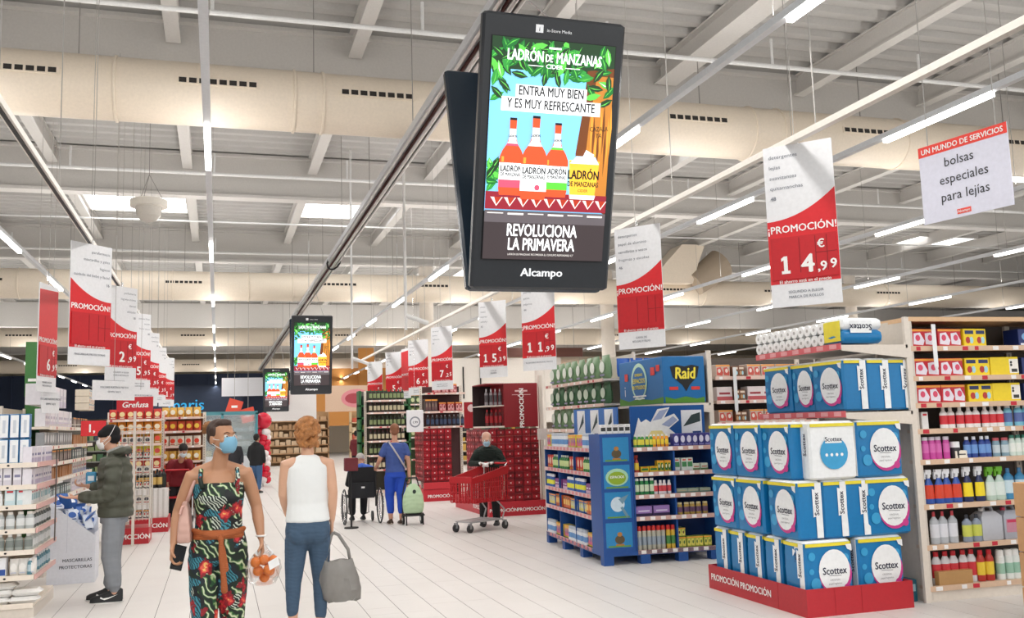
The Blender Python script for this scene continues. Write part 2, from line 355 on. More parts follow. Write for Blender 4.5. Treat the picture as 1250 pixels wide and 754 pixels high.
# ================================================================ HANGING SIGNS
SG = [hm('e6e7ea', .5), hm('d8242c', .45), hm('c21a24', .45), hm('f6f4f2', .5), hm('7d828c', .6), hm('8a1018', .6)]
PROMO_LIST = ['detergentes', 'lejías', 'suavizantes', 'quitamanchas']
def promo_sign(ctr, rot, ztop, label, digits='', cents='', words=('',), aisle='48', mirror=False, w=.54, h=1.3, bottom=('SEGUNDO A ELEGIR', 'MARCA DE ROLLOS'), card=True, full=False, group=None):
    t = thing('promotion_sign', label, 'sign', (ctr[0], ctr[1], ztop), R(rot), group)
    a = w / 2
    MB().box(-a, a, 0, .012, -h, 0).build('sign_panel', SG[0], t)
    if h < 1.1: return t
    s = -1 if mirror else 1
    zt, zc = -.36 * h * .98, -.455 * h            # curve high side / low side
    if not full:
        pts = [(-a * s, -.49 * h)] + [(s * (-a + w * q), -.47 * h + (.17 * h) * (q ** 2.1)) for q in [i / 10 for i in range(11)]] + [(a * s, -.86 * h), (-a * s, -.86 * h)]
    else:
        pts = [(-a, -.08), (a, -.05), (a, -.86 * h), (-a, -.86 * h)]
    if s > 0: pts = pts[::-1]
    MB().poly(pts, 0, None, -.002).build('red_print', SG[1], t)
    p = MB(); p.box(-a + .02, a - .01, -.012, -.003, -.835 * h, -.575 * h)
    p.build('price_holder', SG[2], t)
    g = MB()
    for xx in (-a + w * .45, -a + w * .68, -a + w * .84): g.box(xx - .003, xx + .003, -.0135, -.012, -.80 * h, -.585 * h)
    g.box(-a + w * .68, a - .012, -.0135, -.012, -.69 * h, -.686 * h)
    g.build('price_slots', SG[5], t)
    q = MB(); q.text('¡PROMOCIÓN!' if not mirror else 'PROMOCIÓN!', 0, -.545 * h, .083, 0, -.004, bold=.022, sx=.98)
    q.text('El ahorro está en el precio', 0, -.857 * h, .036, 0, -.004, bold=.02, sx=1.03); q.build('lettering', SG[3], t)
    if digits:
        d = MB()
        if len(digits) == 2: d.text(digits[0], -a + w * .24, -.80 * h, .2, 0, -.015, bold=.035); d.text(digits[1], -a + w * .56, -.80 * h, .2, 0, -.015, bold=.035)
        else: d.text(digits[0], -a + w * .5, -.80 * h, .2, 0, -.015, bold=.035)
        d.text('€', -a + w * .76, -.66 * h, .09, 0, -.015, bold=.03)
        d.text(',' + cents[0], -a + w * .76, -.80 * h, .105, 0, -.015, bold=.03); d.text(cents[1], -a + w * .92, -.79 * h, .105, 0, -.015, bold=.03)
        d.build('price_digits', SG[3], t)
    x = MB(); al = 'RIGHT' if mirror else 'LEFT'; xx = a - .03 if mirror else -a + .04
    for i, wd in enumerate(words): x.text(wd, xx, -.10 - i * .085, .042, 0, -.004, align=al, sx=1.15)
    x.text(aisle, xx, -.10 - len(words) * .085, .045, 0, -.004, align=al, bold=.02)
    if card:
        for i, wd in enumerate(bottom): x.text(wd, 0, -.92 * h - i * .04, .03, 0, -.004, bold=.015)
    x.build('small_print', SG[4], t)
    MB().box(-.012, .012, 0, .01, 0, .06).build('hook', CHROME, t)
    MB().cyl((-.015, .006, 0), (-.015, .006, (5.6 if 12 < ctr[1] < 12.95 else 7.5) - ztop), .003, n=4).build('hanger_wire', hm('a9a6a2', .5), t)
    return t
W4 = tuple(PROMO_LIST)
promo_sign((4.39, 6.31), -48, 3.80, 'hanging sign priced 14,99 with red lower half, over the stacked toilet rolls', '14', '99', W4)
promo_sign((4.25, 9.05), -52, 3.70, 'hanging sign with empty red price field between the big screen and 14,99 sign', '', '', ('detergentes', 'papel de aluminio', 'servilletas y vasos', 'fregonas y escobas'), '46', bottom=('GAMA DE', 'BOLSAS Y FILMS'))
promo_sign((4.36, 12.7), -48, 3.70, 'hanging sign priced 11,99 beside the cream column', '11', '99', ('alimentos', 'perros', 'gatos', 'pájaros'), '44', bottom=('EL AHORRO ESTÁ EN EL PRECIO', ''))
promo_sign((4.46, 15.4), -47, 3.75, 'hanging sign priced 15 euros above the dark red promotion tower', '15', '39', ('vinos', 'cavas', 'licores', 'whisky'), '42', bottom=('LOTE DE', 'CERVEZA'))
promo_sign((4.40, 19.0), -50, 3.70, 'hanging sign priced 7 euros above the red crates', '7', '25', ('cervezas', 'zumos', 'refrescos'), '40')
promo_sign((4.50, 21.9), -42, 3.70, 'hanging sign priced 6 euros with white lower card', '6', '95', ('aguas', 'batidos', 'leche'), '38')
promo_sign((4.55, 25.4), -44, 3.70, 'hanging sign priced 5 euros partly behind a narrow red sign', '5', '45', ('cacao', 'galletas', 'cereales'), '36')
promo_sign((4.72, 24.6), -76, 3.72, 'narrow all-red hanging sign seen nearly edge on, in front of 5 euro sign', '', '', ('',), '', full=True)
promo_sign((4.60, 29.0), -42, 3.70, 'farthest right hanging sign, priced 2 euros, left of the 5 euro sign', '2', '15', ('aceites', 'pasta', 'arroz'), '34')
promo_sign((-1.30, 10.87), 49, 3.70, 'nearest left hanging sign with empty price field reading MASCARILLAS PROTECTORAS', '', '', ('parafarmacia', 'mascarillas y geles', 'higiene', 'cuidado del bebé y facial'), '16', mirror=True, bottom=('MASCARILLAS PROTECTORAS', ''))
promo_sign((-1.27, 13.95), 49, 3.70, 'left hanging sign priced 2 euros, second in the left row', '2', '99', ('perfumería', 'higiene íntima', 'dental', 'afeitado'), '18', mirror=True)
promo_sign((-1.28, 17.0), 49, 3.70, 'left hanging sign priced 5 euros, third in the left row', '5', '95', ('patatas fritas', 'snacks', 'frutos secos'), '20', mirror=True)
promo_sign((-1.32, 20.2), 49, 3.70, 'left hanging sign priced 1 euro, fourth in the left row', '1', '95', ('aperitivos', 'aceitunas'), '22', mirror=True)
promo_sign((-1.35, 23.6), 49, 3.70, 'left hanging sign, fifth in the left row, partly hidden', '2', '35', ('conservas', 'salsas'), '24', mirror=True)
promo_sign((-1.30, 26.8), 49, 3.70, 'farthest hanging sign of the receding left row', '1', '19', ('pan', 'bollería'), '26', mirror=True)
promo_sign((-1.97, 12.55), 77, 3.50, 'sharply turned red hanging sign at the left picture edge, by the green sign', '6', '99', ('',), '', mirror=True, full=True)
for k, (x, y, z, lab) in enumerate(((-1.33, 13.75, 2.36, 'white price card hanging under the left 2 euro sign'), (-1.20, 16.6, 2.36, 'second white card, farther back, under the third left sign'), (-1.95, 12.75, 2.18, 'small white card under the sharply turned red sign'))):
    t = thing('hanging_card', lab, 'sign', (x, y, z + .03), R(49 if k < 2 else 70)); ww = .36 if k < 2 else .2
    MB().box(-ww, ww, 0, .01, -.26, 0).build('card_panel', SG[0], t)
    x = MB(); x.text('DESCUBRE NUESTROS PRECIOS', 0, -.10, .034, 0, -.003, bold=.01); x.text('SIEMPRE BAJOS', 0, -.16, .034, 0, -.003, bold=.01); x.build('small_print', SG[4], t); MB().cyl((0, .005, 0), (0, .005, (5.6 if 12 < y < 12.95 else 7.5) - z - .03), .003, n=4).build('hanger_wire', hm('a9a6a2', .5), t)
# sign rails
def rail(x, z, y0, y1, label, slot):
    t = thing('sign_rail', label, 'rail', (x, 0, z))
    b = MB(); b.box(-.03, .03, y0, y1, 0, .05); b.build('rail_body', hm('efeae2', .4), t)
    if slot: MB().box(-.012, .012, y0, y1, -.012, 0).build('slot', BLACK, t)
    h = None
    for k in range(int((y1 - y0) / 2.4)):
        if h is None: h = MB().cyl((0, 0, .05), (0, 0, 3.2), .005, n=4).build('hanger_wire', hm('a9a6a2', .5), t); q = h
        else: q = h.copy(); COL.objects.link(q)
        q.location = (0, y0 + .4 + 2.4 * k, 0)
rail(4.36, 3.80, 3.2, 30, 'cream rail carrying the right row of promotion signs', False)
rail(-1.33, 3.72, 6, 28, 'black-slotted rail carrying the left row of promotion signs', True)
# plastic bag service sign
t = thing('service_sign', 'square white hanging sign reading bolsas especiales para lejías, red top band', 'sign', (5.585, 5.86, 3.80), R(-78.6))
SV = hm('dedfee', .45)
MB().box(-.39, .39, 0, .01, -.64, 0).build('sign_panel', SV, t)
MB().box(-.39, .39, -.003, 0, -.085, 0).build('red_band', hm('ee4438', .5), t)
MB().text('UN MUNDO DE SERVICIOS', 0, -.066, .062, 0, -.005, bold=.03, sx=.97).build('band_lettering', SG[3], t)
x = MB()
for s_, xx, z in (('bolsas', -.03, -.21), ('especiales', 0, -.35), ('para lejías', 0, -.49)): x.text(s_, xx, z, .108, 0, -.003, bold=-.004)
x.build('lettering', hm('2f3036', .6), t)
q = MB(); q.box(-.08, .04, -.003, 0, -.615, -.575); q.build('logo_patch', hm('f05a4e', .5), t)
MB().text('Alcampo', -.02, -.605, .03, 0, -.005, bold=.02).build('logo_lettering', SG[3], t)
h = None
for xx in (-.3, .3): MB().cyl((xx, .005, 0), (xx, .005, 3.2), .004, n=4).build('hanger_wire', hm('a9a6a2', .5), t)
# green department sign
t = thing('department_sign', 'tall narrow green sign panel on the left under the red sign', 'sign', (-2.40, 14.2, 2.22))
MB().box(-.10, .10, 0, .05, 0, .74).build('sign_panel', hm('3f7a3c', .5), t)
MB().box(-.06, .06, -.004, 0, .2, .24).build('white_line', SG[3], t)
MB().box(-.09, .09, .01, .04, -2.22, 0).build('post', hm('3f7a3c', .5), t)

# ================================================================ MEDIA SCREENS
def poster(parent, W, H, rnd):
    # W x H lit picture, origin bottom centre, drawn on the x-z plane; every colour is screen light
    def P(u, v): return ((u - .5) * W, (1 - v) * H)
    names = ['7cc4ee', '1c3a20', 'b8772e', '6b3a18', 'f4f7f8', '111418', 'd4502a', 'a8331c', 'e9eee8', 'e0506a', '58c03c', 'f0b83a', '8a2230', '3a3234', '5a5458', 'd8d4d0', '2f8f3a', '5cc04a', '20191a', 'd99a3a', 'bfe3f6', '176a2c']
    mats = [scr(n, .95) for n in names]; ix = {n: i for i, n in enumerate(names)}
    L = [0.0]
    def layer(): L[0] -= .0006; return L[0]
    bg = MB(); y = layer()
    def rect(mb, u0, u1, v0, v1, c, y):
        a, b = P(u0, v1), P(u1, v0); mb.poly([(a[0], a[1]), (b[0], a[1]), (b[0], b[1]), (a[0], b[1])], ix[c], None, y)
    rect(bg, 0, 1, 0, 1, '111418', y)
    y = layer(); rect(bg, 0, 1, .14, .78, '7cc4ee', y); rect(bg, 0, 1, 0, .14, '1c3a20', y)
    y = layer(); rect(bg, .28, .6, .3, .5, 'bfe3f6', y) if False else None
    tr = [(.78, .12), (.76, .3), (.72, .5), (.74, .7), (1, .78), (1, .1)]; bg.poly([P(*p) for p in tr], ix['6b3a18'], None, y)
    y = layer(); bg.poly([P(*p) for p in [(.86, .14), (.82, .35), (.8, .55), (.84, .74), (1, .74), (1, .14)]], ix['b8772e'], None, y)
    y = layer()
    for k in range(9):
        u = .84 + .02 * k; v = rnd.uniform(.2, .5); bg.poly([P(u, v), P(u + .012, v + .1), P(u, v + .24), P(u - .008, v + .1)], ix[rnd.choice(['d99a3a', '6b3a18'])], None, y)
    bg.build('picture_background', mats, parent)
    lv = MB()
    for k in range(110):
        c = rnd.choice(['2f8f3a', '176a2c', '176a2c', '2f8f3a', '1c3a20', '1c3a20', '5cc04a']); u = rnd.uniform(-.02, 1.02); v = rnd.uniform(0, .13) + (.1 if (u < .12 or u > .8) else .03) * rnd.random() * 1.6
        if k > 98: u = rnd.uniform(0, .09); v = rnd.uniform(.55, .66)
        an = rnd.uniform(0, 2 * PI); ln = .07; y = -.0045 - k * .00005
        cx, cz = P(max(.03, min(.97, u)), max(.025, v)); ln *= W
        f = lambda a, b: (min(W / 2, max(-W / 2, cx + math.cos(an) * a - math.sin(an) * b)), min(H, cz + math.sin(an) * a + math.cos(an) * b))
        lv.poly([f(-ln, 0), f(-ln * .4, -ln * .32), f(ln * .3, -ln * .34), f(ln, 0), f(ln * .3, ln * .34), f(-ln * .4, ln * .32)], ix[c], None, y)
        lv.poly([f(-ln * .8, 0), f(ln * .1, ln * .03), f(ln * .9, 0), f(ln * .1, ln * .16)], ix['5cc04a' if c != '5cc04a' else 'e9eee8'] if k % 3 == 0 else ix['5cc04a'], None, y - .00003)
    lv.build('leaf_picture', mats, parent)['kind'] = 'stuff'
    L[0] = -.012
    tx = MB(); y = layer()
    sz = .072 * W / 1.0
    x, z = P(.5, .098); tx.text('LADRÓN', x - .235 * W, z, .115 * W, ix['f4f7f8'], y, bold=.03, sx=.62); tx.text('DE', x - .045 * W, z + .004, .08 * W, ix['f4f7f8'], y, bold=.03, sx=.6); tx.text('MANZANAS', x + .2 * W, z, .115 * W, ix['f4f7f8'], y, bold=.02, sx=.6)
    x, z = P(.5, .125); tx.text('CIDER', x, z, .045 * W, ix['f4f7f8'], y, bold=.02, sx=1.1)
    for s in (-1, 1): tx.box(x + s * .15 * W - .06 * W, x + s * .15 * W + .06 * W, y, y + .0002, z + .01, z + .016, ix['f4f7f8'])
    tx.box(x - .05 * W, x + .05 * W, y, y + .0002, z + .145 * W, z + .16 * W, ix['f4f7f8'])
    rect(tx, .2, .78, .205, .262, 'f4f7f8', y); rect(tx, .09, .9, .262, .325, 'f4f7f8', y); y = layer()
    x, z = P(.49, .25); tx.text('ENTRA MUY BIEN', x, z, .1 * W, ix['111418'], y, bold=.018, sx=.68)
    x, z = P(.495, .309); tx.text('Y ES MUY REFRESCANTE', x, z, .1 * W, ix['111418'], y, bold=.018, sx=.66)
    x, z = P(.9, .39); tx.text('CÁZALA', x, z, .05 * W, ix['111418'], y, sx=.8, rot=.08); tx.text('YA', x, z - .05 * W, .05 * W, ix['111418'], y, sx=.8)
    tx.build('headline_lettering', mats, parent)
    bt = MB()
    # red jaws and boards under the bottles
    y = layer(); rect(bt, 0, 1, .775, 1, '3a3234', y); y = layer()
    rect(bt, 0, 1, .775, .83, '5a5458', y); y = layer()
    for k in range(6): rect(bt, .02 + k * .165, .15 + k * .165, .785, .79 + .004 * (k % 2), 'd8d4d0', y)
    rect(bt, 0, 1, .69, .77, '8a2230', y); y = layer()
    for k in range(9):
        u = .04 + k * .108; bt.poly([P(u, .715), P(u + .1, .715), P(u + .05, .757)][::-1], ix['d8d4d0'], None, y); bt.poly([P(u + .03, .715), P(u + .09, .715), P(u + .05, .75)][::-1], ix['a8331c'], None, y - .0003)
    def bottle(u, v0, v1, w_, col, y):
        h = v1 - v0; xs = [(0, .28), (.1, .28), (.11, .24), (.3, .3), (.46, .95), (.52, 1), (.96, 1), (1, .9)]
        for s0, s1, c, g in ((0, 1, 'd4502a', 0), (.0, .03, '111418', 1), (.14, .36, 'f4f7f8', 1), (.33, .36, col, 2), (.58, .9, 'f4f7f8', 1), (.8, .9, col, 2)):
            pr = []
            for i in range(13):
                t_ = s0 + (s1 - s0) * i / 12
                for j in range(len(xs) - 1):
                    if xs[j][0] <= t_ <= xs[j + 1][0] + 1e-6:
                        q_ = (t_ - xs[j][0]) / (xs[j + 1][0] - xs[j][0]); pr.append((t_, xs[j][1] + q_ * (xs[j + 1][1] - xs[j][1]))); break
            pts = [P(u - w_ / 2 * a, v0 + h * t_) for t_, a in pr] + [P(u + w_ / 2 * a, v0 + h * t_) for t_, a in reversed(pr)]
            bt.poly(pts, ix[c], None, y - g * .0004)
        y2 = y - .0012
        bt.poly([P(u - w_ * .42, v0 + h * .5), P(u - w_ * .32, v0 + h * .5), P(u - w_ * .32, v0 + h * .57), P(u - w_ * .42, v0 + h * .57)], ix['d99a3a'], None, y2)
        x, z = P(u, v0 + h * .69); bt.text('LADRÓN', x, z, w_ * W * .33, ix['111418'], y2, bold=.03, sx=.66)
        x, z = P(u, v0 + h * .75); bt.text('DE MANZANAS', x, z, w_ * W * .2, ix['111418'], y2, bold=.02, sx=.62)
        x, z = P(u, v0 + h * .25); bt.text('LADRÓN', x, z, w_ * W * .14, ix['111418'], y2, bold=.03, sx=.6)
    y = layer(); bottle(.195, .355, .705, .195, 'e0506a', y); y = layer() * 1 - .002; bottle(.56, .365, .705, .195, '58c03c', y); L[0] -= .003; y = layer() - .001; bottle(.378, .34, .72, .215, 'f4f7f8', y)
    x, z = P(.41, .665); bt.ell((x, z), .022 * W, .022 * W, ix['e0506a'], y - .0014)
    y = layer() - .002
    bt.poly([P(.665, .53), P(.92, .53), P(.89, .71), P(.685, .71)][::-1], ix['f0b83a'], None, y)
    bt.poly([P(.68, .69), P(.9, .69), P(.89, .71), P(.685, .71)][::-1], ix['f4f7f8'], None, y - .0003)
    bt.poly([P(.72, .51), P(.88, .51), P(.915, .545), P(.67, .545)][::-1], ix['bfe3f6'], None, y - .0003)
    bt.poly([P(.8, .48), P(.87, .5), P(.84, .53), P(.76, .53)][::-1], ix['f4f7f8'], None, y - .0006)
    x, z = P(.79, .615); bt.text('LADRÓN', x, z, .095 * W, ix['111418'], y - .0009, bold=.035, sx=.68); x, z = P(.79, .65); bt.text('DE MANZANAS', x, z, .055 * W, ix['111418'], y - .0009, bold=.02, sx=.68); x, z = P(.79, .675); bt.text('CIDER', x, z, .03 * W, ix['111418'], y - .0009)
    bt.build('product_picture', mats, parent)
    b2 = MB(); y = -.03
    x, z = P(.47, .89); b2.text('REVOLUCIONA', x, z, .135 * W, ix['f4f7f8'], y, bold=.02, sx=.62); x, z = P(.47, .955); b2.text('LA PRIMAVERA', x, z, .135 * W, ix['f4f7f8'], y, bold=.02, sx=.62)
    x, z = P(.47, .98); b2.text('LADRÓN DE MANZANAS RECOMIENDA EL CONSUMO RESPONSABLE 4,5º', x, z, .022 * W, ix['d8d4d0'], y, sx=.75)
    b2.build('slogan_lettering', mats, parent)
def face(W, H):
    pass
def media_screen(x, yb, zb, W, Hh, tilt, label, back=True):
    t = thing('media_screen', label, 'screen', (x, yb, zb)); rnd = random.Random(3)
    HS = hm('34383d', .35); HS2 = hm('24323f', .25)
    for sgn, nm in ((1, 'front_housing'), (-1, 'back_housing')):
        b = MB(); a = W / 2
        b.rbox(-a, a, -.09, 0, 0, Hh, .02, 0)
        o = b.build(nm, HS if sgn > 0 else HS2, t); o.location = (0, -.005 * sgn, 0)
        o.rotation_euler = (R(tilt) if sgn > 0 else R(tilt), 0, 0 if sgn > 0 else PI)
        if sgn > 0:
            h = o
    pw, ph = W * .865, Hh * .80
    e = MB().box(-pw / 2 - .006, pw / 2 + .006, -.096, -.085, Hh * .115 - .006, Hh * .115 + ph + .006).build('screen_panel', BLACK, h)
    e2 = bpy.data.objects.new('screen_picture', None); COL.objects.link(e2); e2.parent = t
    # lit picture hangs under the thing itself so that its layers are parts
    e2.location = h.location; e2.rotation_euler = h.rotation_euler
    for ch in (0,): pass
    holder = bpy.data.objects.new('tmp', None)
    poster(e2, pw, ph, rnd)
    bpy.data.objects.remove(holder)
    for c in e2.children: c.location = (0, -.098, Hh * .115)
    l = MB(); l.text('Alcampo', 0, Hh * .052, .085 * W / 1.1, 0, -.094, bold=.03, sx=1.1); l.poly([(-.2 * W, Hh * .05), (-.14 * W, Hh * .086), (-.125 * W, Hh * .05)], 0, None, -.0945) if W > 1.2 else None
    l.text('i', -.13, Hh * .945, .05, 1, -.0945, bold=.02); l.text('in-Store Media', .03, Hh * .945, .034, 0, -.094); l.box(-.16, -.10, -.094, -.0935, Hh * .94, Hh * .968, 0); l.build('housing_lettering', [mat('lit_logo', (.9, .92, .94), .5, noise=0, emit=.3), BLACK], h)
    for sx_ in (-.35 * W, .35 * W): MB().cyl((sx_, -.25 * tilt / 16, Hh * .93), (2.33 - x + sx_ * .2, .0, 5.17 - zb), .006, n=4).build('hanger_cable', CHROME, t)
media_screen(2.435, 7.10, 2.72, 1.15, 2.09, 16.2, 'big portrait advertising screen showing cider bottles, nearest camera')
media_screen(2.27, 24.6, 2.58, 1.02, 2.0, 10, 'portrait advertising screen with cider bottles, middle one of the three')
media_screen(2.22, 39.0, 2.46, 1.0, 1.72, 8, 'farthest and smallest portrait advertising screen with cider bottles')
t = thing('media_rail', 'long shiny aluminium truss rail that carries the advertising screens', 'rail', (2.33, 0, 5.15))
AL = mat('aluminium', (.62, .61, .6), .3, .9, noise=.05)
q = MB(); q.box(-.11, .11, 3, 56, .10, .13); q.box(-.13, -.10, 3, 56, .04, .13); q.box(.10, .13, 3, 56, .04, .13); q.build('rail_channel', hm('c7c9cc', .35), t)
for xx, zz, r in ((-.09, .02, .022), (0, -.02, .025), (.09, .02, .022)): MB().cyl((xx, 3, zz), (xx, 56, zz), r, n=8).build('rail_tube', AL, t, smooth=R(50))
q = MB(); q.box(-.02, .02, 3, 56, .03, .06); q.build('red_cable', hm('5a2a26', .6), t)
h = None
for k in range(15):
    y = 4.2 + 3.6 * k
    if h is None: h = MB().cyl((0, 0, .13), (0, 0, 2.35), .007, n=4).build('hanger_wire', hm('8b8884', .5), t); q = h
    else: q = h.copy(); COL.objects.link(q)
    q.location = (0, y, 0)
q = MB(); q.tube([(.14 * math.cos(a / 8 * PI * 1.4 - .6), 20.0, .04 + .17 * math.sin(a / 8 * PI * 1.4 + 2.2)) for a in range(9)], .02, 6); q.build('black_tie', BLACK, t)

# ceiling gadgets
t = thing('dome_camera', 'white dome camera on thin cables under the left air duct', 'camera', (-1.02, 15, 5.08))
q = MB(); q.lathe([(.27, 0), (.27, .1), (.2, .12), (.06, .13)], 18); q.build('housing', hm('e4dfd6', .4), t, smooth=R(40))
MB().lathe([(.02, -.24), (.1, -.22), (.17, -.14), (.19, -.04), (.19, 0)], 16).build('dome', hm('cfcac2', .25), t, smooth=True)
for a in (0, 2.1, 4.2): MB().cyl((.2 * math.cos(a), .2 * math.sin(a), .12), (0, 0, .5), .006, n=4).build('cable', hm('8b8884', .5), t)
MB().cyl((0, 0, .5), (0, 0, 2.42), .006, n=4).build('cable', hm('8b8884', .5), t)
# ================================================================ SHELF FIXTURES AND PRODUCTS
METAL = hm('ded5ca', .45); SHELFM = hm('d9cabb', .45); RAILP = hm('e6c9bd', .45); BACKP = hm('5b534e', .7); TAGW = hm('f1efee', .5); TAGR = hm('c3283a', .5)
_mc = {}
def obj_from(mesh, name, parent=None, loc=(0, 0, 0), rot=0):
    o = bpy.data.objects.new(name, mesh); COL.objects.link(o); o.location = loc; o.rotation_euler = (0, 0, rot)
    if parent is not None: o.parent = parent
    return o
class Fix:
    def __init__(s, loc, rot, where): s.loc = Vector(loc); s.rot = R(rot); s.where = where
    def w(s, x, y, z):
        c, n = math.cos(s.rot), math.sin(s.rot)
        return (s.loc.x + c * x - n * y, s.loc.y + n * x + c * y, s.loc.z + z)
def gondola(name, label, loc, rot, L, D, levels, top=2.48, where='', back=BACKP, shelfm=SHELFM, railm=RAILP, base=True, uprights=True, bay=1.0, cat='shelf', backpanel=True, tags=True, edge=.035, seed=1):
    t = thing(name, label, cat, loc, R(rot)); rn = random.Random(seed); t['n'] = 0; del t['n']
    nb = max(1, round(L / bay)); bw_ = L / nb
    if uprights:
        um = None
        for i in range(nb + 1):
            if um is None:
                u = MB(); u.box(-.03, .03, 0, .03, 0, top); 
                u2 = MB(); [u2.box(-.006, .006, -.002, 0, .06 + k * .05, .085 + k * .05) for k in range(int((top - .1) / .05))]
                o = u.build('upright', METAL, t); q = u2.build('slots', hm('8d857c', .6), o); q['kind'] = 'stuff'; um = (o, q)
                o.location = (0, D - .03, 0)
            else:
                o = um[0].copy(); COL.objects.link(o); o.parent = t; q = um[1].copy(); COL.objects.link(q); q.parent = o; o.location = (i * bw_, D - .03, 0)
    if backpanel: MB().box(0, L, D, D + .015, .02, top - .02).build('back_panel', back, t)
    if base: MB().box(0, L, .02, D, 0, levels[-1] - .03).build('base', METAL, t)
    for z in levels:
        b = MB(); b.box(.005, L - .005, .012, D - .01, z - .03, z); sh = b.build('shelf', shelfm, t)
        MB().box(.005, L - .005, 0, .012, z - edge - .005, z + .006).build('price_rail', railm, sh)
        if tags:
            g = MB(); x = .06
            while x < L - .12:
                ww = rn.uniform(.04, .07); g.box(x, x + ww, -.002, 0, z - edge, z, 0 if rn.random() < .7 else 1); x += ww + rn.uniform(.05, .3)
            q = g.build('price_tags', [TAGW, TAGR], sh); q['kind'] = 'stuff'
    return Fix(loc, rot, where)
def pmesh(key, fn, mats):
    if key not in _mc:
        b = MB(); fn(b); o = b.build(key, mats, smooth=R(35)); me = o.data; bpy.data.objects.remove(o); _mc[key] = me
    return _mc[key]
def C(*hs): return [h if not isinstance(h, str) else hm(h, .35) for h in hs]
def P_bottle(key, r, h, body, label, cap, neck=.35, sy=.7, caph=.12, lz=(.2, .62)):
    def f(b): b.lathe([(r * .9, 0, 0), (r, h * .03, 0), (r, h * lz[0], 0), (r * 1.01, h * lz[0], 1), (r * 1.01, h * lz[1], 1), (r, h * lz[1], 0), (r * .95, h * .72, 0), (r * neck, h * (.97 - caph), 0), (r * neck * 1.1, h * (.98 - caph), 2), (r * neck * 1.05, h, 2)], 12, sy=sy)
    return pmesh(key, f, C(body, label, cap))
def P_trigger(key, r, h, body, label, cap):
    def f(b):
        b.lathe([(r * .9, 0, 0), (r, h * .03, 0), (r, h * .15, 0), (r * 1.01, h * .15, 1), (r * .9, h * .55, 1), (r * .7, h * .62, 0), (r * .35, h * .75, 0), (r * .35, h * .8, 2)], 12, sy=.6)
        b.box(-r * .75, r * .5, -r * .3, r * .3, h * .86, h, 2); b.box(-r * .3, r * .3, -r * .28, r * .28, h * .78, h * .87, 2); b.box(-r * .95, -r * .7, -r * .2, r * .2, h * .72, h * .93, 2)
    return pmesh(key, f, C(body, label, cap))
def P_aerosol(key, r, h, body, label, cap, patch=None):
    def f(b):
        b.lathe([(r * .95, 0, 0), (r, h * .02, 0), (r, h * .2, 0), (r, h * .2, 1), (r, h * .55, 1), (r, h * .55, 0), (r, h * .76, 0), (r * .85, h * .8, 0), (r * .9, h * .8, 2), (r * .88, h * .97, 2), (r * .7, h, 2)], 12)
    return pmesh(key, f, C(body, label, cap))
def P_box(key, w_, d, h, body, panel, accent, style=0):
    def f(b):
        b.rbox(-w_ / 2, w_ / 2, 0, d, 0, h, min(.004, w_ * .05), 0); y = -.0006
        if style == 0: b.box(-w_ * .4, w_ * .4, y, 0, h * .3, h * .7, 1); b.box(-w_ * .3, w_ * .3, y, 0, h * .78, h * .9, 2)
        if style == 1: b.ell((0, h * .55), w_ * .36, h * .28, 1, y); b.box(-w_ * .42, w_ * .42, y, 0, h * .08, h * .18, 2)
        if style == 2: b.box(-w_ * .5, w_ * .5, y, 0, h * .0, h * .3, 1); b.box(-w_ * .35, w_ * .35, y, 0, h * .45, h * .6, 2)
        if style == 3:
            b.poly([(-w_ * .45, h * .15), (-w_ * .05, h * .1), (w_ * .02, h * .35), (-w_ * .15, h * .8), (-w_ * .42, h * .75)], 1, None, y); b.poly([(w_ * .06, h * .15), (w_ * .45, h * .1), (w_ * .47, h * .35), (w_ * .3, h * .8), (w_ * .05, h * .75)], 1, None, y)
            b.ell((-w_ * .26, h * .5), w_ * .1, h * .17, 2, y * 2); b.ell((w_ * .26, h * .5), w_ * .1, h * .17, 2, y * 2); b.box(-w_ * .5, w_ * .5, y, 0, h * .86, h * .98, 3)
        if style == 4:
            for s_ in (-.25, .25):
                b.box((s_ - .19) * w_, (s_ + .19) * w_, y, 0, h * .7, h * .9, 2); b.ell((s_ * w_ - w_ * .07, h * .36), w_ * .1, h * .19, 1, y); b.ell((s_ * w_ + w_ * .09, h * .36), w_ * .08, h * .19, 3, y)
    return pmesh(key, f, C(body, panel, accent, 'f0a040' if style == 3 else 'a9dbe8'))
def P_pouch(key, w_, d, h, body, panel, accent):
    def f(b):
        rings = []
        for z, s_, q in ((0, .9, .5), (h * .15, 1, 1), (h * .5, 1.02, .95), (h * .85, .98, .5), (h * .95, 1, .12), (h, 1, .08)):
            rings.append([(w_ / 2 * s_ * math.cos(a * PI / 6) * (1 if a % 3 else 1.02), d / 2 + d / 2 * q * math.sin(a * PI / 6), z) for a in range(12)])
        b.loft(rings, 0)
        b.ell((0, h * .5), w_ * .34, h * .24, 1, -.0005 - d * .01); b.box(-w_ * .3, w_ * .3, -.001 - d * .01, 0, h * .12, h * .2, 2)
    return pmesh(key, f, C(body, panel, accent))
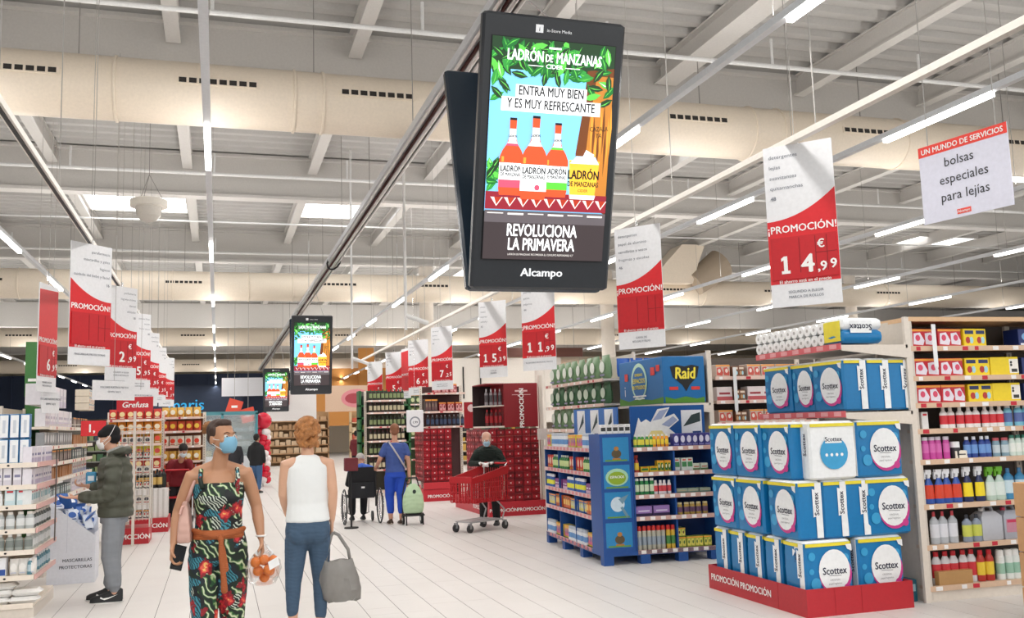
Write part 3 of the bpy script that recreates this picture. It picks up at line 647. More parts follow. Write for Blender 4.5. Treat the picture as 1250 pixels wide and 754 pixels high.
def P_jug(key, w_, d, h, body, label):
    def f(b):
        b.loft([[(-w_ / 2 * a, 0 + d * (1 - c) / 2, z), (w_ / 2 * a, d * (1 - c) / 2, z), (w_ / 2 * a, d - d * (1 - c) / 2, z), (-w_ / 2 * a, d - d * (1 - c) / 2, z)] for z, a, c in ((0, .94, .94), (.01, 1, 1), (h * .68, 1, 1), (h * .82, .6, .6))], 0)
        b.tube([(-w_ * .1, d / 2, h * .8), (-w_ * .12, d / 2, h * .93), (w_ * .05, d / 2, h * .97), (w_ * .25, d / 2, h * .93), (w_ * .36, d / 2, h * .72)], w_ * .07, 8, 0)
        b.cyl((-w_ * .22, d / 2, h * .78), (-w_ * .22, d / 2, h * .9), w_ * .1, n=10, m=2)
        if label: b.box(-w_ * .4, w_ * .4, -.001, 0, h * .2, h * .58, 1); b.box(-w_ * .35, w_ * .35, -.002, 0, h * .48, h * .56, 2)
    return pmesh(key, f, C(body, label or body, 'c8385c' if label else 'e8e8ea'))
def row(fx, name, cat, me, x0, n, pitch, y, z, desc, where, rot=0, jit=.006, step=None, group=None, rn=random.Random(5), skip=()):
    out = []
    for i in range(n):
        if i in skip: continue
        o = obj_from(me, name, None, fx.w(x0 + i * pitch + rn.uniform(-jit, jit), y + rn.uniform(-jit, jit) + (step or 0) * i, z + .001), fx.rot + R(rot) + rn.uniform(-.06, .06))
        if n == 1: lab = f'{desc} on {where}'
        elif i == 0: lab = f'{desc}, leftmost on {where}'
        elif i == n - 1: lab = f'{desc}, rightmost on {where}'
        else: lab = f'{desc}, {ORD[i]} along {where}'
        if len(lab.split()) > 16: print('LONG', lab)
        tag(o, lab, cat, group or f'{desc.split(" with")[0]} row on {where}' if n > 1 else None); out.append(o)
    return out

# ---------------------------------------------------------------- right: detergent shelf
LV = [2.23, 1.96, 1.72, 1.49, 1.22, .83, .48, .13]
fx = gondola('detergent_shelf', 'tall cream supermarket shelf of detergents and cleaners at the right edge', (5.93, 7.02, 0), -2.0, 3.0, .5, LV, 2.50, 'the detergent shelf', bay=1.5, shelfm=hm('cdb8a4', .45), railm=hm('d6b79c', .45))
tp = MB(); tp.box(0, 3.0, 0, .5, 0, .04); o = tp.build('shelf_canopy', hm('d9b48c', .5), loc=(0, 0, 2.46)); o.parent = [c for c in bpy.data.objects if c.name == 'detergent_shelf'][0]
rb = P_box('red_tablets', .26, .2, .165, 'c41f30', 'e9e2ef', 'd84a6a', 3); yb_ = P_box('yellow_tablets', .26, .2, .165, 'f1d21c', 'b8332a', '1f2f63', 4)
yp = P_box('yellow_plain', .26, .2, .17, 'efd31f', 'efd31f', 'efd31f', 9)
def ypf(b):
    b.rbox(-.15, .15, 0, .2, 0, .17, .004, 0); b.box(.05, .145, -.001, 0, .02, .15, 1); b.box(.07, .13, -.002, 0, .03, .06, 2); b.ell((.07, .12), .012, .012, 2, -.002); b.ell((.07, .095), .012, .012, 2, -.002)
yp = pmesh('yellow_plain_side', ypf, C('efd31f', 'f2efe8', '33342f')); nb_ = P_box('navy_tablets', .24, .2, .165, '1c2f6e', '7fb2dd', 'e8edf5', 1)
for k, z in enumerate(LV[:3]):
    sh_ = ('top detergent shelf', 'second detergent shelf', 'third detergent shelf')[k]
    row(fx, 'tablet_box', 'box', rb, .19, 2, .275, .05, z, 'red dishwasher tablet box with white bag print', sh_)
    row(fx, 'tablet_box', 'box', yb_, .75, 1, .275, .05, z, 'yellow dishwasher tablet box with navy logos', sh_)
    if k: row(fx, 'tablet_box', 'box', yp, 1.04, 1, .3, .05, z, 'plain yellow box side with barcode label', sh_)
    row(fx, 'tablet_box', 'box', nb_, 1.37, 2, .26, .06, z, 'navy tablet box with pale blue patch', sh_)
whereL = ('fourth', 'fifth', 'sixth', 'seventh', 'lowest')
W_ = ['%s detergent shelf' % q for q in whereL]
z = LV[3]
row(fx, 'tablet_box', 'box', P_box('small_rw', .07, .05, .155, 'ecebea', 'ecebea', 'c8202e', 0), .16, 1, .1, .08, z, 'small white carton with red cap print', W_[0])
row(fx, 'cleaner_bottle', 'bottle', P_bottle('stain_remover', .04, .19, 'eceaea', 'd9303c', 'f3f1ee', .4), .37, 8, .088, .1, z, 'white stain remover bottle with red collar', W_[0], jit=.008)
row(fx, 'cleaner_bottle', 'bottle', P_bottle('freshener', .045, .2, '7cc0d8', '5a6fae', 'f0f2f4', .6), 1.08, 5, .1, .1, z, 'pale turquoise bottle with lilac label', W_[0])
z = LV[4]
row(fx, 'cleaner_bottle', 'bottle', P_bottle('pink_b', .034, .2, 'c8459f', 'd76ab4', 'd9d3e0', .8, lz=(.3, .7)), .13, 4, .074, .08, z, 'magenta fabric bottle with pale cap', W_[1])
row(fx, 'spice_jar', 'jar', P_bottle('wjar', .045, .15, '2b2a30', '2b2a30', 'eceef0', .9, 1, .4), .44, 1, .1, .08, z, 'round black jar with large white lid', W_[1])
row(fx, 'tablet_box', 'box', P_box('wsmall', .12, .08, .07, 'efe8da', 'efe8da', '2b2a30', 2), .48, 1, .1, .03, z, 'low cream carton with black letters', W_[1])
row(fx, 'cleaner_bottle', 'bottle', P_bottle('blue_b', .035, .19, '23408f', '6f9bd8', 'e7edf7', .5), .58, 4, .076, .08, z, 'royal blue bottle with white cap', W_[1])
row(fx, 'cleaner_bottle', 'bottle', P_bottle('blush_b', .04, .17, '7f9fb0', 'c8d6dc', 'c0505a', .8), .90, 2, .085, .08, z, 'grey blue jar with red lid', W_[1])
row(fx, 'cleaner_bottle', 'bottle', P_bottle('green_cap', .033, .19, 'cfe0d8', 'e9efe9', '1e6f5c', .7), 1.07, 9, .07, .08, z, 'pale bottle with dark green cap', W_[1])
z = LV[5]
row(fx, 'trigger_spray', 'bottle', P_trigger('blue_trig', .05, .30, '2b54a8', 'd9452a', 'eef1f6'), .15, 4, .095, .09, z, 'blue trigger spray with orange label', W_[2])
row(fx, 'trigger_spray', 'bottle', P_trigger('yellow_trig', .052, .31, '1c2b5a', 'f3dc22', 'eef1f6'), .56, 2, .12, .09, z, 'navy trigger spray with yellow label', W_[2])
row(fx, 'trigger_spray', 'bottle', P_trigger('green_trig', .055, .30, 'b9cfc4', 'dbe7e2', '6cb52e'), .80, 2, .1, .09, z, 'clear trigger spray with lime green nozzle', W_[2])
row(fx, 'cleaner_bottle', 'bottle', P_bottle('toilet_blue', .055, .28, '3b86b3', 'c9dfe9', '3d78a6', .35), 1.02, 5, .125, .1, z, 'clear blue toilet cleaner bottle', W_[2])
z = LV[6]
row(fx, 'water_bottle', 'bottle', P_bottle('distilled', .045, .28, 'b9bfc6', 'dfe2ea', 'c8404c', .3), .16, 3, .1, .09, z, 'clear distilled water bottle with red cap', W_[3])
row(fx, 'water_bottle', 'bottle', P_bottle('descaler', .047, .24, '8b97a8', 'c9d05c', '31353d', .35), .50, 2, .11, .08, z, 'grey bottle with yellow and blue label', W_[3])
row(fx, 'jug', 'jug', P_jug('plain_jug', .22, .15, .31, 'b9bcc4', None), .76, 1, .2, .06, z, 'large translucent plain water jug', W_[3])
row(fx, 'jug', 'jug', P_jug('label_jug', .22, .15, .31, 'a9adb8', 'c4889a'), .985, 1, .2, .04, z, 'large translucent jug with pink and white label', W_[3])
row(fx, 'cleaner_bottle', 'bottle', P_bottle('green_wash', .05, .24, '2c8071', 'a8cfc4', '1e5d50', .5), 1.18, 5, .105, .08, z, 'dark green detergent bottle with pale label', W_[3])
z = LV[7]
row(fx, 'cleaner_bottle', 'bottle', P_bottle('red_caps', .045, .28, 'd8d6da', 'cf3640', 'c8202e', .5), .16, 5, .095, .1, z, 'white drain cleaner bottle with red cap and label', W_[4])
row(fx, 'cardboard_tray', 'box', P_box('kraft_tray', .36, .06, .12, 'b98f5c', 'b98f5c', 'a87d4c', 9), .30, 1, .1, .02, z, 'low kraft cardboard tray in front of red-capped bottles', W_[4])
row(fx, 'cleaner_bottle', 'bottle', P_bottle('red_yel', .042, .27, 'b8352c', 'e8c83c', 'c8202e', .55), .62, 2, .09, .08, z, 'red bottle with yellow and blue label', W_[4])
row(fx, 'aerosol_can', 'can', P_aerosol('wg_can', .04, .26, 'e6ebe8', '9bc4b0', 'eef0ee'), .83, 3, .083, .08, z, 'white and green aerosol can', W_[4])
row(fx, 'aerosol_can', 'can', P_aerosol('wb_can', .045, .27, 'eceef0', '3a3d47', 'f3f3f3'), 1.10, 2, .095, .08, z, 'white aerosol can with black figures', W_[4])
row(fx, 'tablet_box', 'box', P_box('blue_pods', .2, .14, .17, '2c6cb0', 'c9e1f0', 'c8304a', 1), 1.33, 2, .22, .06, z, 'blue detergent pod box with pale oval', W_[4])
# hanging strip
t = thing('clip_strip', 'long white plastic strip hanging in front of the upper detergent shelves', 'strip', fx.w(.235, -.03, 1.99))
MB().box(-.022, .022, 0, .004, .06, .44).build('strip', hm('eceef1', .4), t); MB().poly([(-.022, .06), (0, 0), (.022, .06)][::-1], 0, None, 0, .004).build('tip', hm('e2e4e8', .4), t)
# teal box beside red tray
t = thing('teal_box', 'low dark teal carton on the floor between red tray and detergent shelf', 'box', (5.72, 7.12, 0))
MB().rbox(0, .16, 0, .3, 0, .19, .006).build('carton', hm('1f5a6b', .5), t); MB().box(.02, .14, -.002, 0, .09, .15).build('printed_band', hm('8fb5bd', .5), t)
# cardboard boxes bottom right
t = thing('cardboard_box', 'stack of kraft cardboard cartons at the right edge in front of the detergent shelf', 'box', (5.93, 5.72, 0), R(-14))
KR = hm('d8a878', .65); KD = hm('4a3526', .7)
for k in range(4):
    z0 = k * .27; b = MB().rbox(0, .42, 0, .4, z0, z0 + .262, .005).build('carton', KR, t)
    q = MB(); q.box(.02, .36, -.003, 0, z0 + .14, z0 + .20); q.box(.02, .10, -.003, 0, z0 + .05, z0 + .1); q.box(.14, .22, -.003, 0, z0 + .05, z0 + .1); q.box(.26, .34, -.003, 0, z0 + .05, z0 + .1)
    for sgn in (0,): q.build('printed_panel', KD, b)
    q = MB(); [q.box(.04 + i * .05, .075 + i * .05, -.004, -.003, z0 + .155, z0 + .187) for i in range(6)]; q.build('carton_lettering', KR, b)

# ---------------------------------------------------------------- toilet roll stack
PB = hm('1478b4', .32); PB2 = hm('3a9fd2', .32); PW = hm('eff2f4', .3); PY = hm('e9d93a', .4); PK = hm('c93a8c', .4); PN = hm('141b3c', .4)
def pack_proto(aw, ad, h, kind='blue'):
    t = bpy.data.objects.new('tissue_pack', None); COL.objects.link(t)
    b = MB(); m0 = 0 if kind == 'blue' else 1
    b.rbox(0, aw, 0, ad, 0, h, .018, m0, puff=.004)
    for fc in range(len(b.f)):
        zs = [b.v[i][2] for i in b.f[fc]]
        if min(zs) > h - .02: b.m[fc] = 1
    b.build('pack_body', [PB, PW], t, smooth=R(30))
    q = MB(); q.box(.012, aw - .012, -.0105, -.002, h * .905, h * .96); q.box(-.0105, -.002, .012, ad - .012, h * .905, h * .96); q.build('yellow_band', PY, t)
    q = MB()
    for rt, wd, dp in ((0, aw, 0), (1, ad, 0)): pass
    def facep(mb, T, wd):
        if wd > .3:
            if kind == 'white':
                mb.ell((wd * .5, h * .45), wd * .3, wd * .3, 1, 0, 24, T); mb.box(wd * .32, wd * .68, -.001, 0, h * .62, h * .74, 2, T)
                mb.text('Scottex', wd * .5, h * .65, .055, 3, -.002, bold=.015, T=T)
                [mb.ell((wd * (.5 + (i - 1.5) * .11), h * .42), .014, .014, 2, -.002, 12, T) for i in range(4)]
            else:
                for c, r_ in (((.14, .75), .05), ((.2, .3), .07), ((.88, .3), .04), ((.12, .5), .035), ((.85, .7), .05)): mb.ell((wd * c[0], h * c[1]), r_ * .7, r_ * .7, 1, .0008, 14, T)
                cx = wd * .6; mb.ell((cx + .010, h * .435), wd * .345, h * .335, 4, 0, 24, T); mb.ell((cx, h * .5), wd * .33, h * .35, 2, -.0008, 24, T)
                mb.ell((cx, h * .5), wd * .27, h * .002 + .0012, 5, -.0012, 12, T) if False else None
                mb.text('Scottex', cx, h * .44, .066 * wd / .36, 3, -.002, bold=.02, sx=.9, T=T); mb.text('ORIGINAL', cx, h * .33, .022, 5, -.002, T=T); mb.text('papel higiénico', cx, h * .27, .022, 5, -.002, T=T)
                mb.poly([(cx - wd * .12, h * .415), (cx + wd * .14, h * .405), (cx + wd * .14, h * .412), (cx - wd * .12, h * .422)], 3, T, -.002)
                mb.ell((wd * .85, h * .2), wd * .07, wd * .07, 4, -.0012, 14, T)
                mb.poly([(wd * .86, h * .92), (wd * .99, h * .92), (wd * .99, h * .8), (wd * .9, h * .84)], 2, T, -.001)
        else:
            mb.box(wd * .72, wd * .985, 0, .003, .014, h - .02, 2, T); mb.poly([(wd * .6, h * .86), (wd * .98, h * .8), (wd * .98, h * .42), (wd * .6, h * .38)][::-1], 2, T, -.0008)
            Tt = T @ Matrix.Translation((wd * .84, 0, h * .6)); mb.text('Scottex', 0, 0, .062, 3, -.002, bold=.02, T=Tt, rot=PI / 2)
    Tf = Matrix.Translation((0, -.0115, 0)); Ts = Matrix.Translation((-.0115, ad, 0)) @ Matrix.Rotation(-PI / 2, 4, 'Z')
    m1, m2 = MB(), MB(); facep(m1, Tf, aw); facep(m2, Ts, ad)
    mm = [PB, PB2, PW, PN, PK, GREYT]
    m1.build('front_print', mm, t); m2.build('side_print', mm, t)
    return t
# three orientations: front (wide face to -y), edge (narrow face to -y), white
pk_front = pack_proto(.46, .24, .493); pk_edge = pack_proto(.235, .44, .493); pk_white = pack_proto(.46, .24, .493, 'white')
_used = set()
def place_pack(proto, x, y, z, label, rz=0, where=''):
    if proto.name not in _used: _used.add(proto.name); o = proto
    else: o = dup(proto)
    o.location = (x, y, z); o.rotation_euler = (0, 0, R(rz)); tag(o, label, 'paper pack', 'blue toilet paper packs on the red tray stand'); return o
X0, Y0 = 4.66, 7.0
# lowest row (inside the tray)
for k in range(5):
    place_pack(pk_front, X0 + .02, 8.50 - .30 * k - .24, .106, f'blue toilet paper pack, {ORD[k]} from the back along the left side of red tray')
place_pack(pk_front, 4.67, 6.99, .106, 'blue toilet paper pack facing forward at the front left corner of red tray')
place_pack(pk_front, 5.22, 7.03, .106, 'blue toilet paper pack facing forward at the front right of red tray')
# middle row
for k in range(2): place_pack(pk_edge, X0 + .0, 8.46 - .46 * k - .44, .603, f'blue toilet paper pack of the middle layer, {ORD[k]} from the back on left side')
place_pack(pk_edge, X0 + .01, 7.04, .603, 'blue toilet paper pack at the front left corner of the middle layer')
for k in range(2): place_pack(pk_edge, X0 + .26 + .215 * k, 7.04 - .01 * k, .603, f'blue toilet paper pack shown edge on in middle layer, {ORD[k]} right of the corner')
place_pack(pk_front, 5.33, 7.02, .603, 'blue toilet paper pack facing forward at the right end of middle layer', 0)
# upper row
for k in range(2): place_pack(pk_edge, X0, 8.46 - .47 * k - .44, 1.10, f'blue toilet paper pack of the upper layer, {ORD[k]} from the back on left side')
place_pack(pk_edge, X0 + .03, 7.12, 1.10, 'blue toilet paper pack behind the white pack at the upper left corner')
place_pack(pk_white, 4.80, 7.0, 1.10, 'large white toilet paper pack with blue circle in the upper layer')
place_pack(pk_front, 5.28, 7.01, 1.10, 'blue toilet paper pack facing forward at the right end of upper layer')
# red tray
t = thing('promotion_tray', 'low red cardboard promotion tray on the floor under the toilet paper stack', 'tray', (4.62, 6.92, 0))
TR = hm('b3202c', .45)
for nm, a in (('front_wall', (0, 1.05, 0, .012)), ('back_wall', (0, 1.05, 1.62, 1.632))): MB().box(a[0], a[1], a[2], a[3], 0, .225).build(nm, TR, t)
for nm, a in (('side_wall', (0, .012)), ('side_wall', (1.038, 1.05))): MB().box(a[0], a[1], .012, 1.62, 0, .225).build(nm, TR, t)
MB().box(.012, 1.038, .012, 1.62, .0, .02).build('tray_bottom', TR, t)
MB().box(.03, 1.02, .03, 1.6, .02, .104).build('riser', KR, t)
q = MB(); [q.box(x_, x_ + .004, -.002, 0, .01, .22) for x_ in (.27, .53)]; q.build('front_seams', REDD, t)
q = MB(); [q.box(-.002, 0, y_, y_ + .004, .01, .22) for y_ in (.42,)]; q.build('side_seams', REDD, t)
T = Matrix.Translation((-.004, 0, 0)) @ Matrix.Rotation(-PI / 2, 4, 'Z')
q = MB(); q.text('PROMOCIÓN', -1.32, .09, .085, 0, 0, bold=.03, T=T); q.text('PROMOCIÓN', -.78, .085, .085, 0, 0, bold=.03, T=T); q.build('lettering', SG[3], t)
# gondola head carrying the two upper shelves
t = thing('gondola_head', 'cream metal gondola end with two high shelves above the toilet paper stack', 'shelf', (5.20, 7.02, 0))
for y_ in (0.0, 1.36):
    MB().box(.68, .74, y_, y_ + .03, 0, 2.50).build('upright', METAL, t)
MB().box(.74, .76, 0, 1.39, .02, 2.48).build('back_panel', hm('cfc6bb', .5), t)
for z_ in (2.25, 1.66):
    b = MB(); b.box(0, .70, 0, 1.36, z_ - .03, z_); sh = b.build('shelf', METAL, t)
    MB().box(-.012, 0, 0, 1.36, z_ - .04, z_ + .015).build('price_rail', hm('d9646a', .5), sh)
    q = MB(); [q.box(-.014, -.012, .05 + k * .19, .15 + k * .19, z_ - .03, z_ + .008) for k in range(7)]; o = q.build('price_tags', hm('e9a5a8', .5), sh); o['kind'] = 'stuff'
    q = MB(); q.poly([(0, z_ - .03), (.0, z_ - .05), (.7, z_ - .12), (.7, z_ - .03)][::-1], 0, None, -.004, .004); q.build('bracket', METAL, sh)
# packs on the shelf
P2 = {}
for k, (x_, y_, pr, lb) in enumerate(((5.22, 7.86, 'e', 'blue toilet paper pack on the high shelf, farthest from the camera'), (5.24, 7.50, 'e', 'blue toilet paper pack on the high shelf, second from the back'), (5.22, 7.05, 'e', 'blue toilet paper pack on the high shelf, at the front left corner'), (5.46, 7.05, 'e', 'blue toilet paper pack on the high shelf, right beside the corner pack'), (5.69, 7.06, 'e', 'blue toilet paper pack on the high shelf, next to the upright'))):
    o = dup(pk_edge); o.location = (x_, y_, 1.675); o.scale = (1, 1 if k != 1 else .8, .93); tag(o, lb, 'paper pack', 'blue toilet paper packs on the high shelf')
# white roll pack: individual rolls seen end on
t = thing('roll_pack', 'wide white pack of toilet rolls seen end on, on the highest shelf', 'paper pack', (5.23, 7.02, 2.265), group=None)
RW = hm('f0f1f1', .35); RH = hm('b9b7b5', .7); r0 = None
for yy in range(11):
    for zz in range(2):
        if r0 is None:
            q = MB(); q.cyl((0, 0, 0), (.38, 0, 0), .052, n=14); q.cyl((-.002, 0, 0), (0, 0, 0), .016, n=10, m=1); o = q.build('roll', [RW, RH], t, smooth=R(40)); r0 = o
        else: o = r0.copy(); COL.objects.link(o)
        o.location = (0, .37 + yy * .104 - .05, .054 + zz * .105)
t = thing('tissue_pack', 'blue and white tissue pack lying upside down at the front of highest shelf', 'paper pack', (5.22, 7.02, 2.265))
MB().rbox(0, .42, 0, .27, 0, .12, .02, 0, puff=.006).build('blue_half', PB, t, smooth=R(35)); MB().rbox(0, .42, 0, .27, .12, .225, .02, 0, puff=.004).build('white_half', PW, t, smooth=R(35))
MB().box(-.009, -.003, .02, .25, .02, .2).build('yellow_band', PY, t)
q = MB(); q.box(.08, .30, -.01, -.006, .09, .2); q.build('label_patch', PW, t)
MB().text('Scottex', -.19, -.165, .075, 0, -.012, bold=.02, T=Matrix.Rotation(PI, 4, 'Y')).build('lettering', PN, t)
# ================================================================ SECOND GONDOLA ROW, INSECT SPRAY DISPLAY
LV2 = [2.18, 1.87, 1.59, 1.30, 1.0, .7, .4, .13]
fx = gondola('household_shelf', 'tall cream shelf of boxed goods behind the toilet paper, right of the blue header box', (6.16, 10.95, 0), -1, 3.0, .45, LV2, 2.47, '', bay=1.5, shelfm=hm('d5c6b8', .45), seed=4)
cb1 = P_box('mix_box1', .2, .2, .16, 'c9b4a8', 'd05a50', 'efe3da', 3); cb2 = P_box('mix_box2', .17, .2, .14, '7a5038', 'c9a070', 'e6d7c5', 4); cb3 = P_box('mix_box3', .22, .2, .18, 'e6dcdc', 'c05a60', 'a33d48', 2)
for k, z in enumerate(LV2[:7]):
    wh = ORD[k] + ' household shelf'
    row(fx, 'goods_box', 'box', (cb1, cb3, cb1)[k % 3], .15, 1, .2, .05, z, 'pinkish printed goods box', wh); row(fx, 'goods_box', 'box', cb2, .37, 1, .2, .05, z, 'brown printed goods box', wh)
    row(fx, 'goods_box', 'box', cb3 if k % 2 else cb1, .60, 4, .215, .05, z, 'white and red goods box', wh)
t = thing('clip_strip', 'long white plastic strip hanging on the shelf behind the toilet paper', 'strip', (6.42, 10.9, 1.75))
MB().box(-.025, .025, 0, .004, 0, .55).build('strip', hm('dfe2e4', .4), t); MB().poly([(-.025, 0), (0, -.06), (.025, 0)][::-1], 0, None, 0, .004).build('tip', hm('dfe2e4', .4), t)
# head of the second row
t = thing('gondola_head', 'cream gondola end with shelves holding the blue insect spray header box', 'shelf', (5.25, 10.62, 0))
for y_ in (0, 1.36): MB().box(.62, .68, y_, y_ + .03, 0, 2.50).build('upright', METAL, t)
MB().box(.66, .68, .03, 1.36, .02, 2.48).build('back_panel', hm('b5aca4', .5), t)
for z_ in (1.845, 1.40):
    b = MB(); b.box(-.02, .64, 0, 1.36, z_ - .03, z_); sh = b.build('shelf', METAL, t)
    MB().poly([(.0, z_ - .03), (.0, z_ - .05), (.62, z_ - .12), (.62, z_ - .03)][::-1], 0, None, -.004, .004).build('bracket', METAL, sh)
RB = hm('156aa8', .4); RB2 = hm('0f4f93', .4); RG = hm('4f8a2a', .5); RY = hm('f4e24a', .45); RR = hm('d23a34', .5); BK = hm('16181c', .5)
t = thing('header_box', 'large blue cardboard header box with yellow insect spray brand lettering', 'display', (5.25, 10.62, 1.85))
MB().rbox(0, .58, 0, 1.33, 0, .58, .008).build('box_body', RB, t)
q = MB(); q.poly([(.02, .0), (.56, .0), (.56, .07), (.45, .05), (.3, .08), (.15, .05), (.02, .08)], 0, None, -.004); 
T = Matrix.Translation((-.004, 1.33, 0)) @ Matrix.Rotation(-PI / 2, 4, 'Z')
q.poly([(0, 0), (1.33, 0), (1.33, .08), (1, .05), (.6, .08), (.3, .05), (0, .1)], 0, T); q.build('grass_print', RG, t)
q = MB(); q.poly([(.1, .45), (.2, .47), (.3, .45), (.4, .47), (.5, .45), (.47, .32), (.36, .22), (.31, .14), (.26, .22), (.13, .32)][::-1], 0, None, -.005); q.build('shield_print', BK, t)
MB().text('Raid', .30, .30, .20, 0, -.007, bold=.035, sx=.82, shear=.1).build('brand_lettering', RY, t)
q = MB(); q.box(.08, .2, -.005, -.004, .16, .2); q.box(.38, .5, -.005, -.004, .16, .2); q.build('badge_print', RR, t)
q = MB(); q.ell((.64, .30), .24, .24, 0, -.002, 28, T); q.build('arch_print', hm('bfe0c8', .5), t)
q = MB(); q.ell((.64, .29), .2, .2, 0, -.004, 28, T); q.build('arch_inner_print', RB, t)
q = MB(); q.text('REMEDIOS', .64, .37, .05, 0, -.006, bold=.03, T=T); q.text('ESPACIOS', .64, .28, .085, 0, -.006, bold=.03, T=T); q.text('PROTEGIDOS', .64, .20, .07, 0, -.006, bold=.03, T=T); q.build('slogan_lettering', RY, t)
q = MB(); q.box(1.0, 1.12, -.006, -.005, .36, .46, 0, T); q.box(1.16, 1.26, -.006, -.005, .4, .48, 0, T); q.box(.2, .3, -.006, -.005, .32, .42, 0, T); q.build('side_badge_print', RR, t)
q = MB(); q.box(.45, .85, -.006, -.005, .1, .12, 0, T); q.box(.5, .8, -.006, -.005, .07, .085, 0, T); q.text('i', .2, .12, .2, 0, -.006, T=T); q.build('small_print', SG[3], t)
# boards under the header
t = thing('insect_board', 'blue board with a white winged insect cut-out under the header box', 'display', (4.78, 10.60, 1.42))
MB().box(.0, 1.0, 0, .03, 0, .40).build('board_panel', RB2, t)
q = MB()
q.poly([(.02, .0), (.10, .26), (.13, .2), (.2, .24), (.26, .2), (.36, .36), (.52, .38), (.44, .25), (.58, .3), (.64, .22), (.5, .12), (.58, .06), (.46, 0)][::-1], 0, None, -.02, .015); q.build('winged_cutout', hm('e8e8e6', .5), t)
q = MB(); q.poly([(.28, .22), (.38, .34), (.5, .36), (.4, .24)][::-1], 0, None, -.022); q.poly([(.4, .17), (.56, .27), (.62, .22), (.5, .14)][::-1], 0, None, -.022); q.build('wing_print', hm('9aa6c6', .5), t)
MB().poly([(.2, .02), (.26, .1), (.4, .1), (.46, .02)][::-1], 0, None, -.022).build('body_print', hm('e6d58a', .5), t)
MB().box(.68, .96, -.004, 0, .06, .34).build('white_square', hm('d9dbe0', .5), t); MB().poly([(.70, .14), (.82, .28), (.94, .31), (.94, .2)][::-1], 0, None, -.006).build('dark_mark', hm('2a3a3c', .5), t)
t = thing('pennant_board', 'row of white and blue slanted panels on the display top, beside green bags', 'display', (4.62, 12.1, 1.40), R(-87))
MB().box(0, 1.3, 0, .02, 0, .42).build('board_panel', hm('3a6fb8', .5), t)
for k in range(3):
    q = MB(); q.box(.12 + k * .42, .36 + k * .42, -.004, 0, .08, .40); o = q.build('white_panel', hm('e8eaee', .5), t)
    MB().poly([(.15 + k * .42, .12), (.33 + k * .42, .36), (.33 + k * .42, .24)], 0, None, -.006).build('dark_mark', hm('2c3f45', .5), o)

# ---- blue pallet display
BL = hm('1d4f96', .45); BLD = hm('123a78', .5)
PD = Fix((4.25, 10.33, 0), -4.0, 'blue display')
t = thing('pallet_display', 'blue cardboard pallet display of insect sprays standing beside the main aisle', 'display', (4.25, 10.33, 0), R(-4))
q = MB(); q.box(0, 1.45, 0, 2.5, .10, .15); o = q.build('pallet_deck', BL, t)
q0 = None
for x_ in (0, .45, .92, 1.33):
    for y_ in (0, .8, 1.6, 2.38):
        if q0 is None: q0 = MB().box(0, .12, 0, .12, 0, .10).build('pallet_foot', BL, t); q = q0
        else: q = q0.copy(); COL.objects.link(q)
        q.location = (x_, y_, 0)
LB = [1.33, 1.04, .78, .53, .15]
q = MB(); q.box(.40, 1.45, .36, .38, .15, 1.50); q.box(.32, .34, .4, 2.5, .15, 1.5); q.build('core_panel', BLD, t)
for x_ in (.40, .915, 1.43): MB().box(x_, x_ + .02, .01, .36, .15, 1.33 + .0).build('divider', BL, t)
for y_ in (.42, 1.1, 1.8, 2.48): MB().box(.01, .34, y_, y_ + .02, .15, 1.33).build('divider', BL, t)
for z in LB:
    sh = MB().box(.42, 1.43, .01, .36, z - .02, z).build('tray', BL, t); MB().box(.42, 1.43, 0, .01, z - .045, z + .005).build('price_rail', hm('cfa9a0', .45), sh)
    q = MB(); [q.box(.46 + k * .13, .52 + k * .13, -.002, 0, z - .038, z) for k in range(7)]; o = q.build('price_tags', TAGW, sh); o['kind'] = 'stuff'
    sh = MB().box(.01, .32, .42, 2.5, z - .02, z).build('tray', BL, t); MB().box(0, .01, .42, 2.5, z - .045, z + .005).build('price_rail', hm('d9c0c0', .45), sh)
    q = MB(); [q.box(-.002, 0, .46 + k * .16, .55 + k * .16, z - .038, z) for k in range(12)]; o = q.build('price_tags', hm('d98a90', .5), sh); o['kind'] = 'stuff'
q = MB().box(0, .39, -.005, .40, .15, 1.50).build('corner_post', BL, t)
rnp = random.Random(9)
for k, (z0, z1) in enumerate(((1.18, 1.46), (.87, 1.14), (.53, .83), (.20, .48))):
    o = MB().box(.035, .355, -.008, -.005, z0, z1).build('post_picture', hm('2a86bd', .45), t); q = MB()
    if k == 1:
        MB().ell((.195, z0 + .13), .14, .10, 0, -.010).build('arch_print', hm('a9d6b5', .5), o); MB().ell((.195, z0 + .12), .11, .075, 0, -.012).build('green_patch', hm('8fae2c', .5), o); q.text('ESPACIOS', .195, z0 + .12, .04, 0, -.014, bold=.02); q.build('lettering', SG[3], o)
    elif k == 2:
        MB().ell((.19, z0 + .16), .085, .085, 0, -.010).build('white_disc', hm('c9dbe6', .5), o); q.poly([(.22, z0 + .12), (.30, z0 + .0), (.325, z0 + .015), (.25, z0 + .135)][::-1], 0, None, -.011); q.poly([(.2, z0 + .22), (.33, z0 + .27), (.25, z0 + .16)], 0, None, -.011); q.build('handle_print', hm('6f93a6', .5), o)
    else:
        MB().ell((.2, z0 + .09), .06, .05, 0, -.010).build('jar_print', hm('5a4c34', .5), o); q.ell((.2, z0 + .15), .03, .025, 0, -.011); q.box(.15, .25, -.011, -.010, z0 + .02, z0 + .04); q.build('amber_print', hm('b07a3a', .5), o)
    MB().box(.06, .33, -.011, -.009, z0 + .005, z0 + .022).build('green_caption', hm('6a9a3a', .5), o)
fz = 'display front'
def lv(k): return ('top', 'second', 'third', 'fourth', 'lowest')[k] + ' blue ' + fz
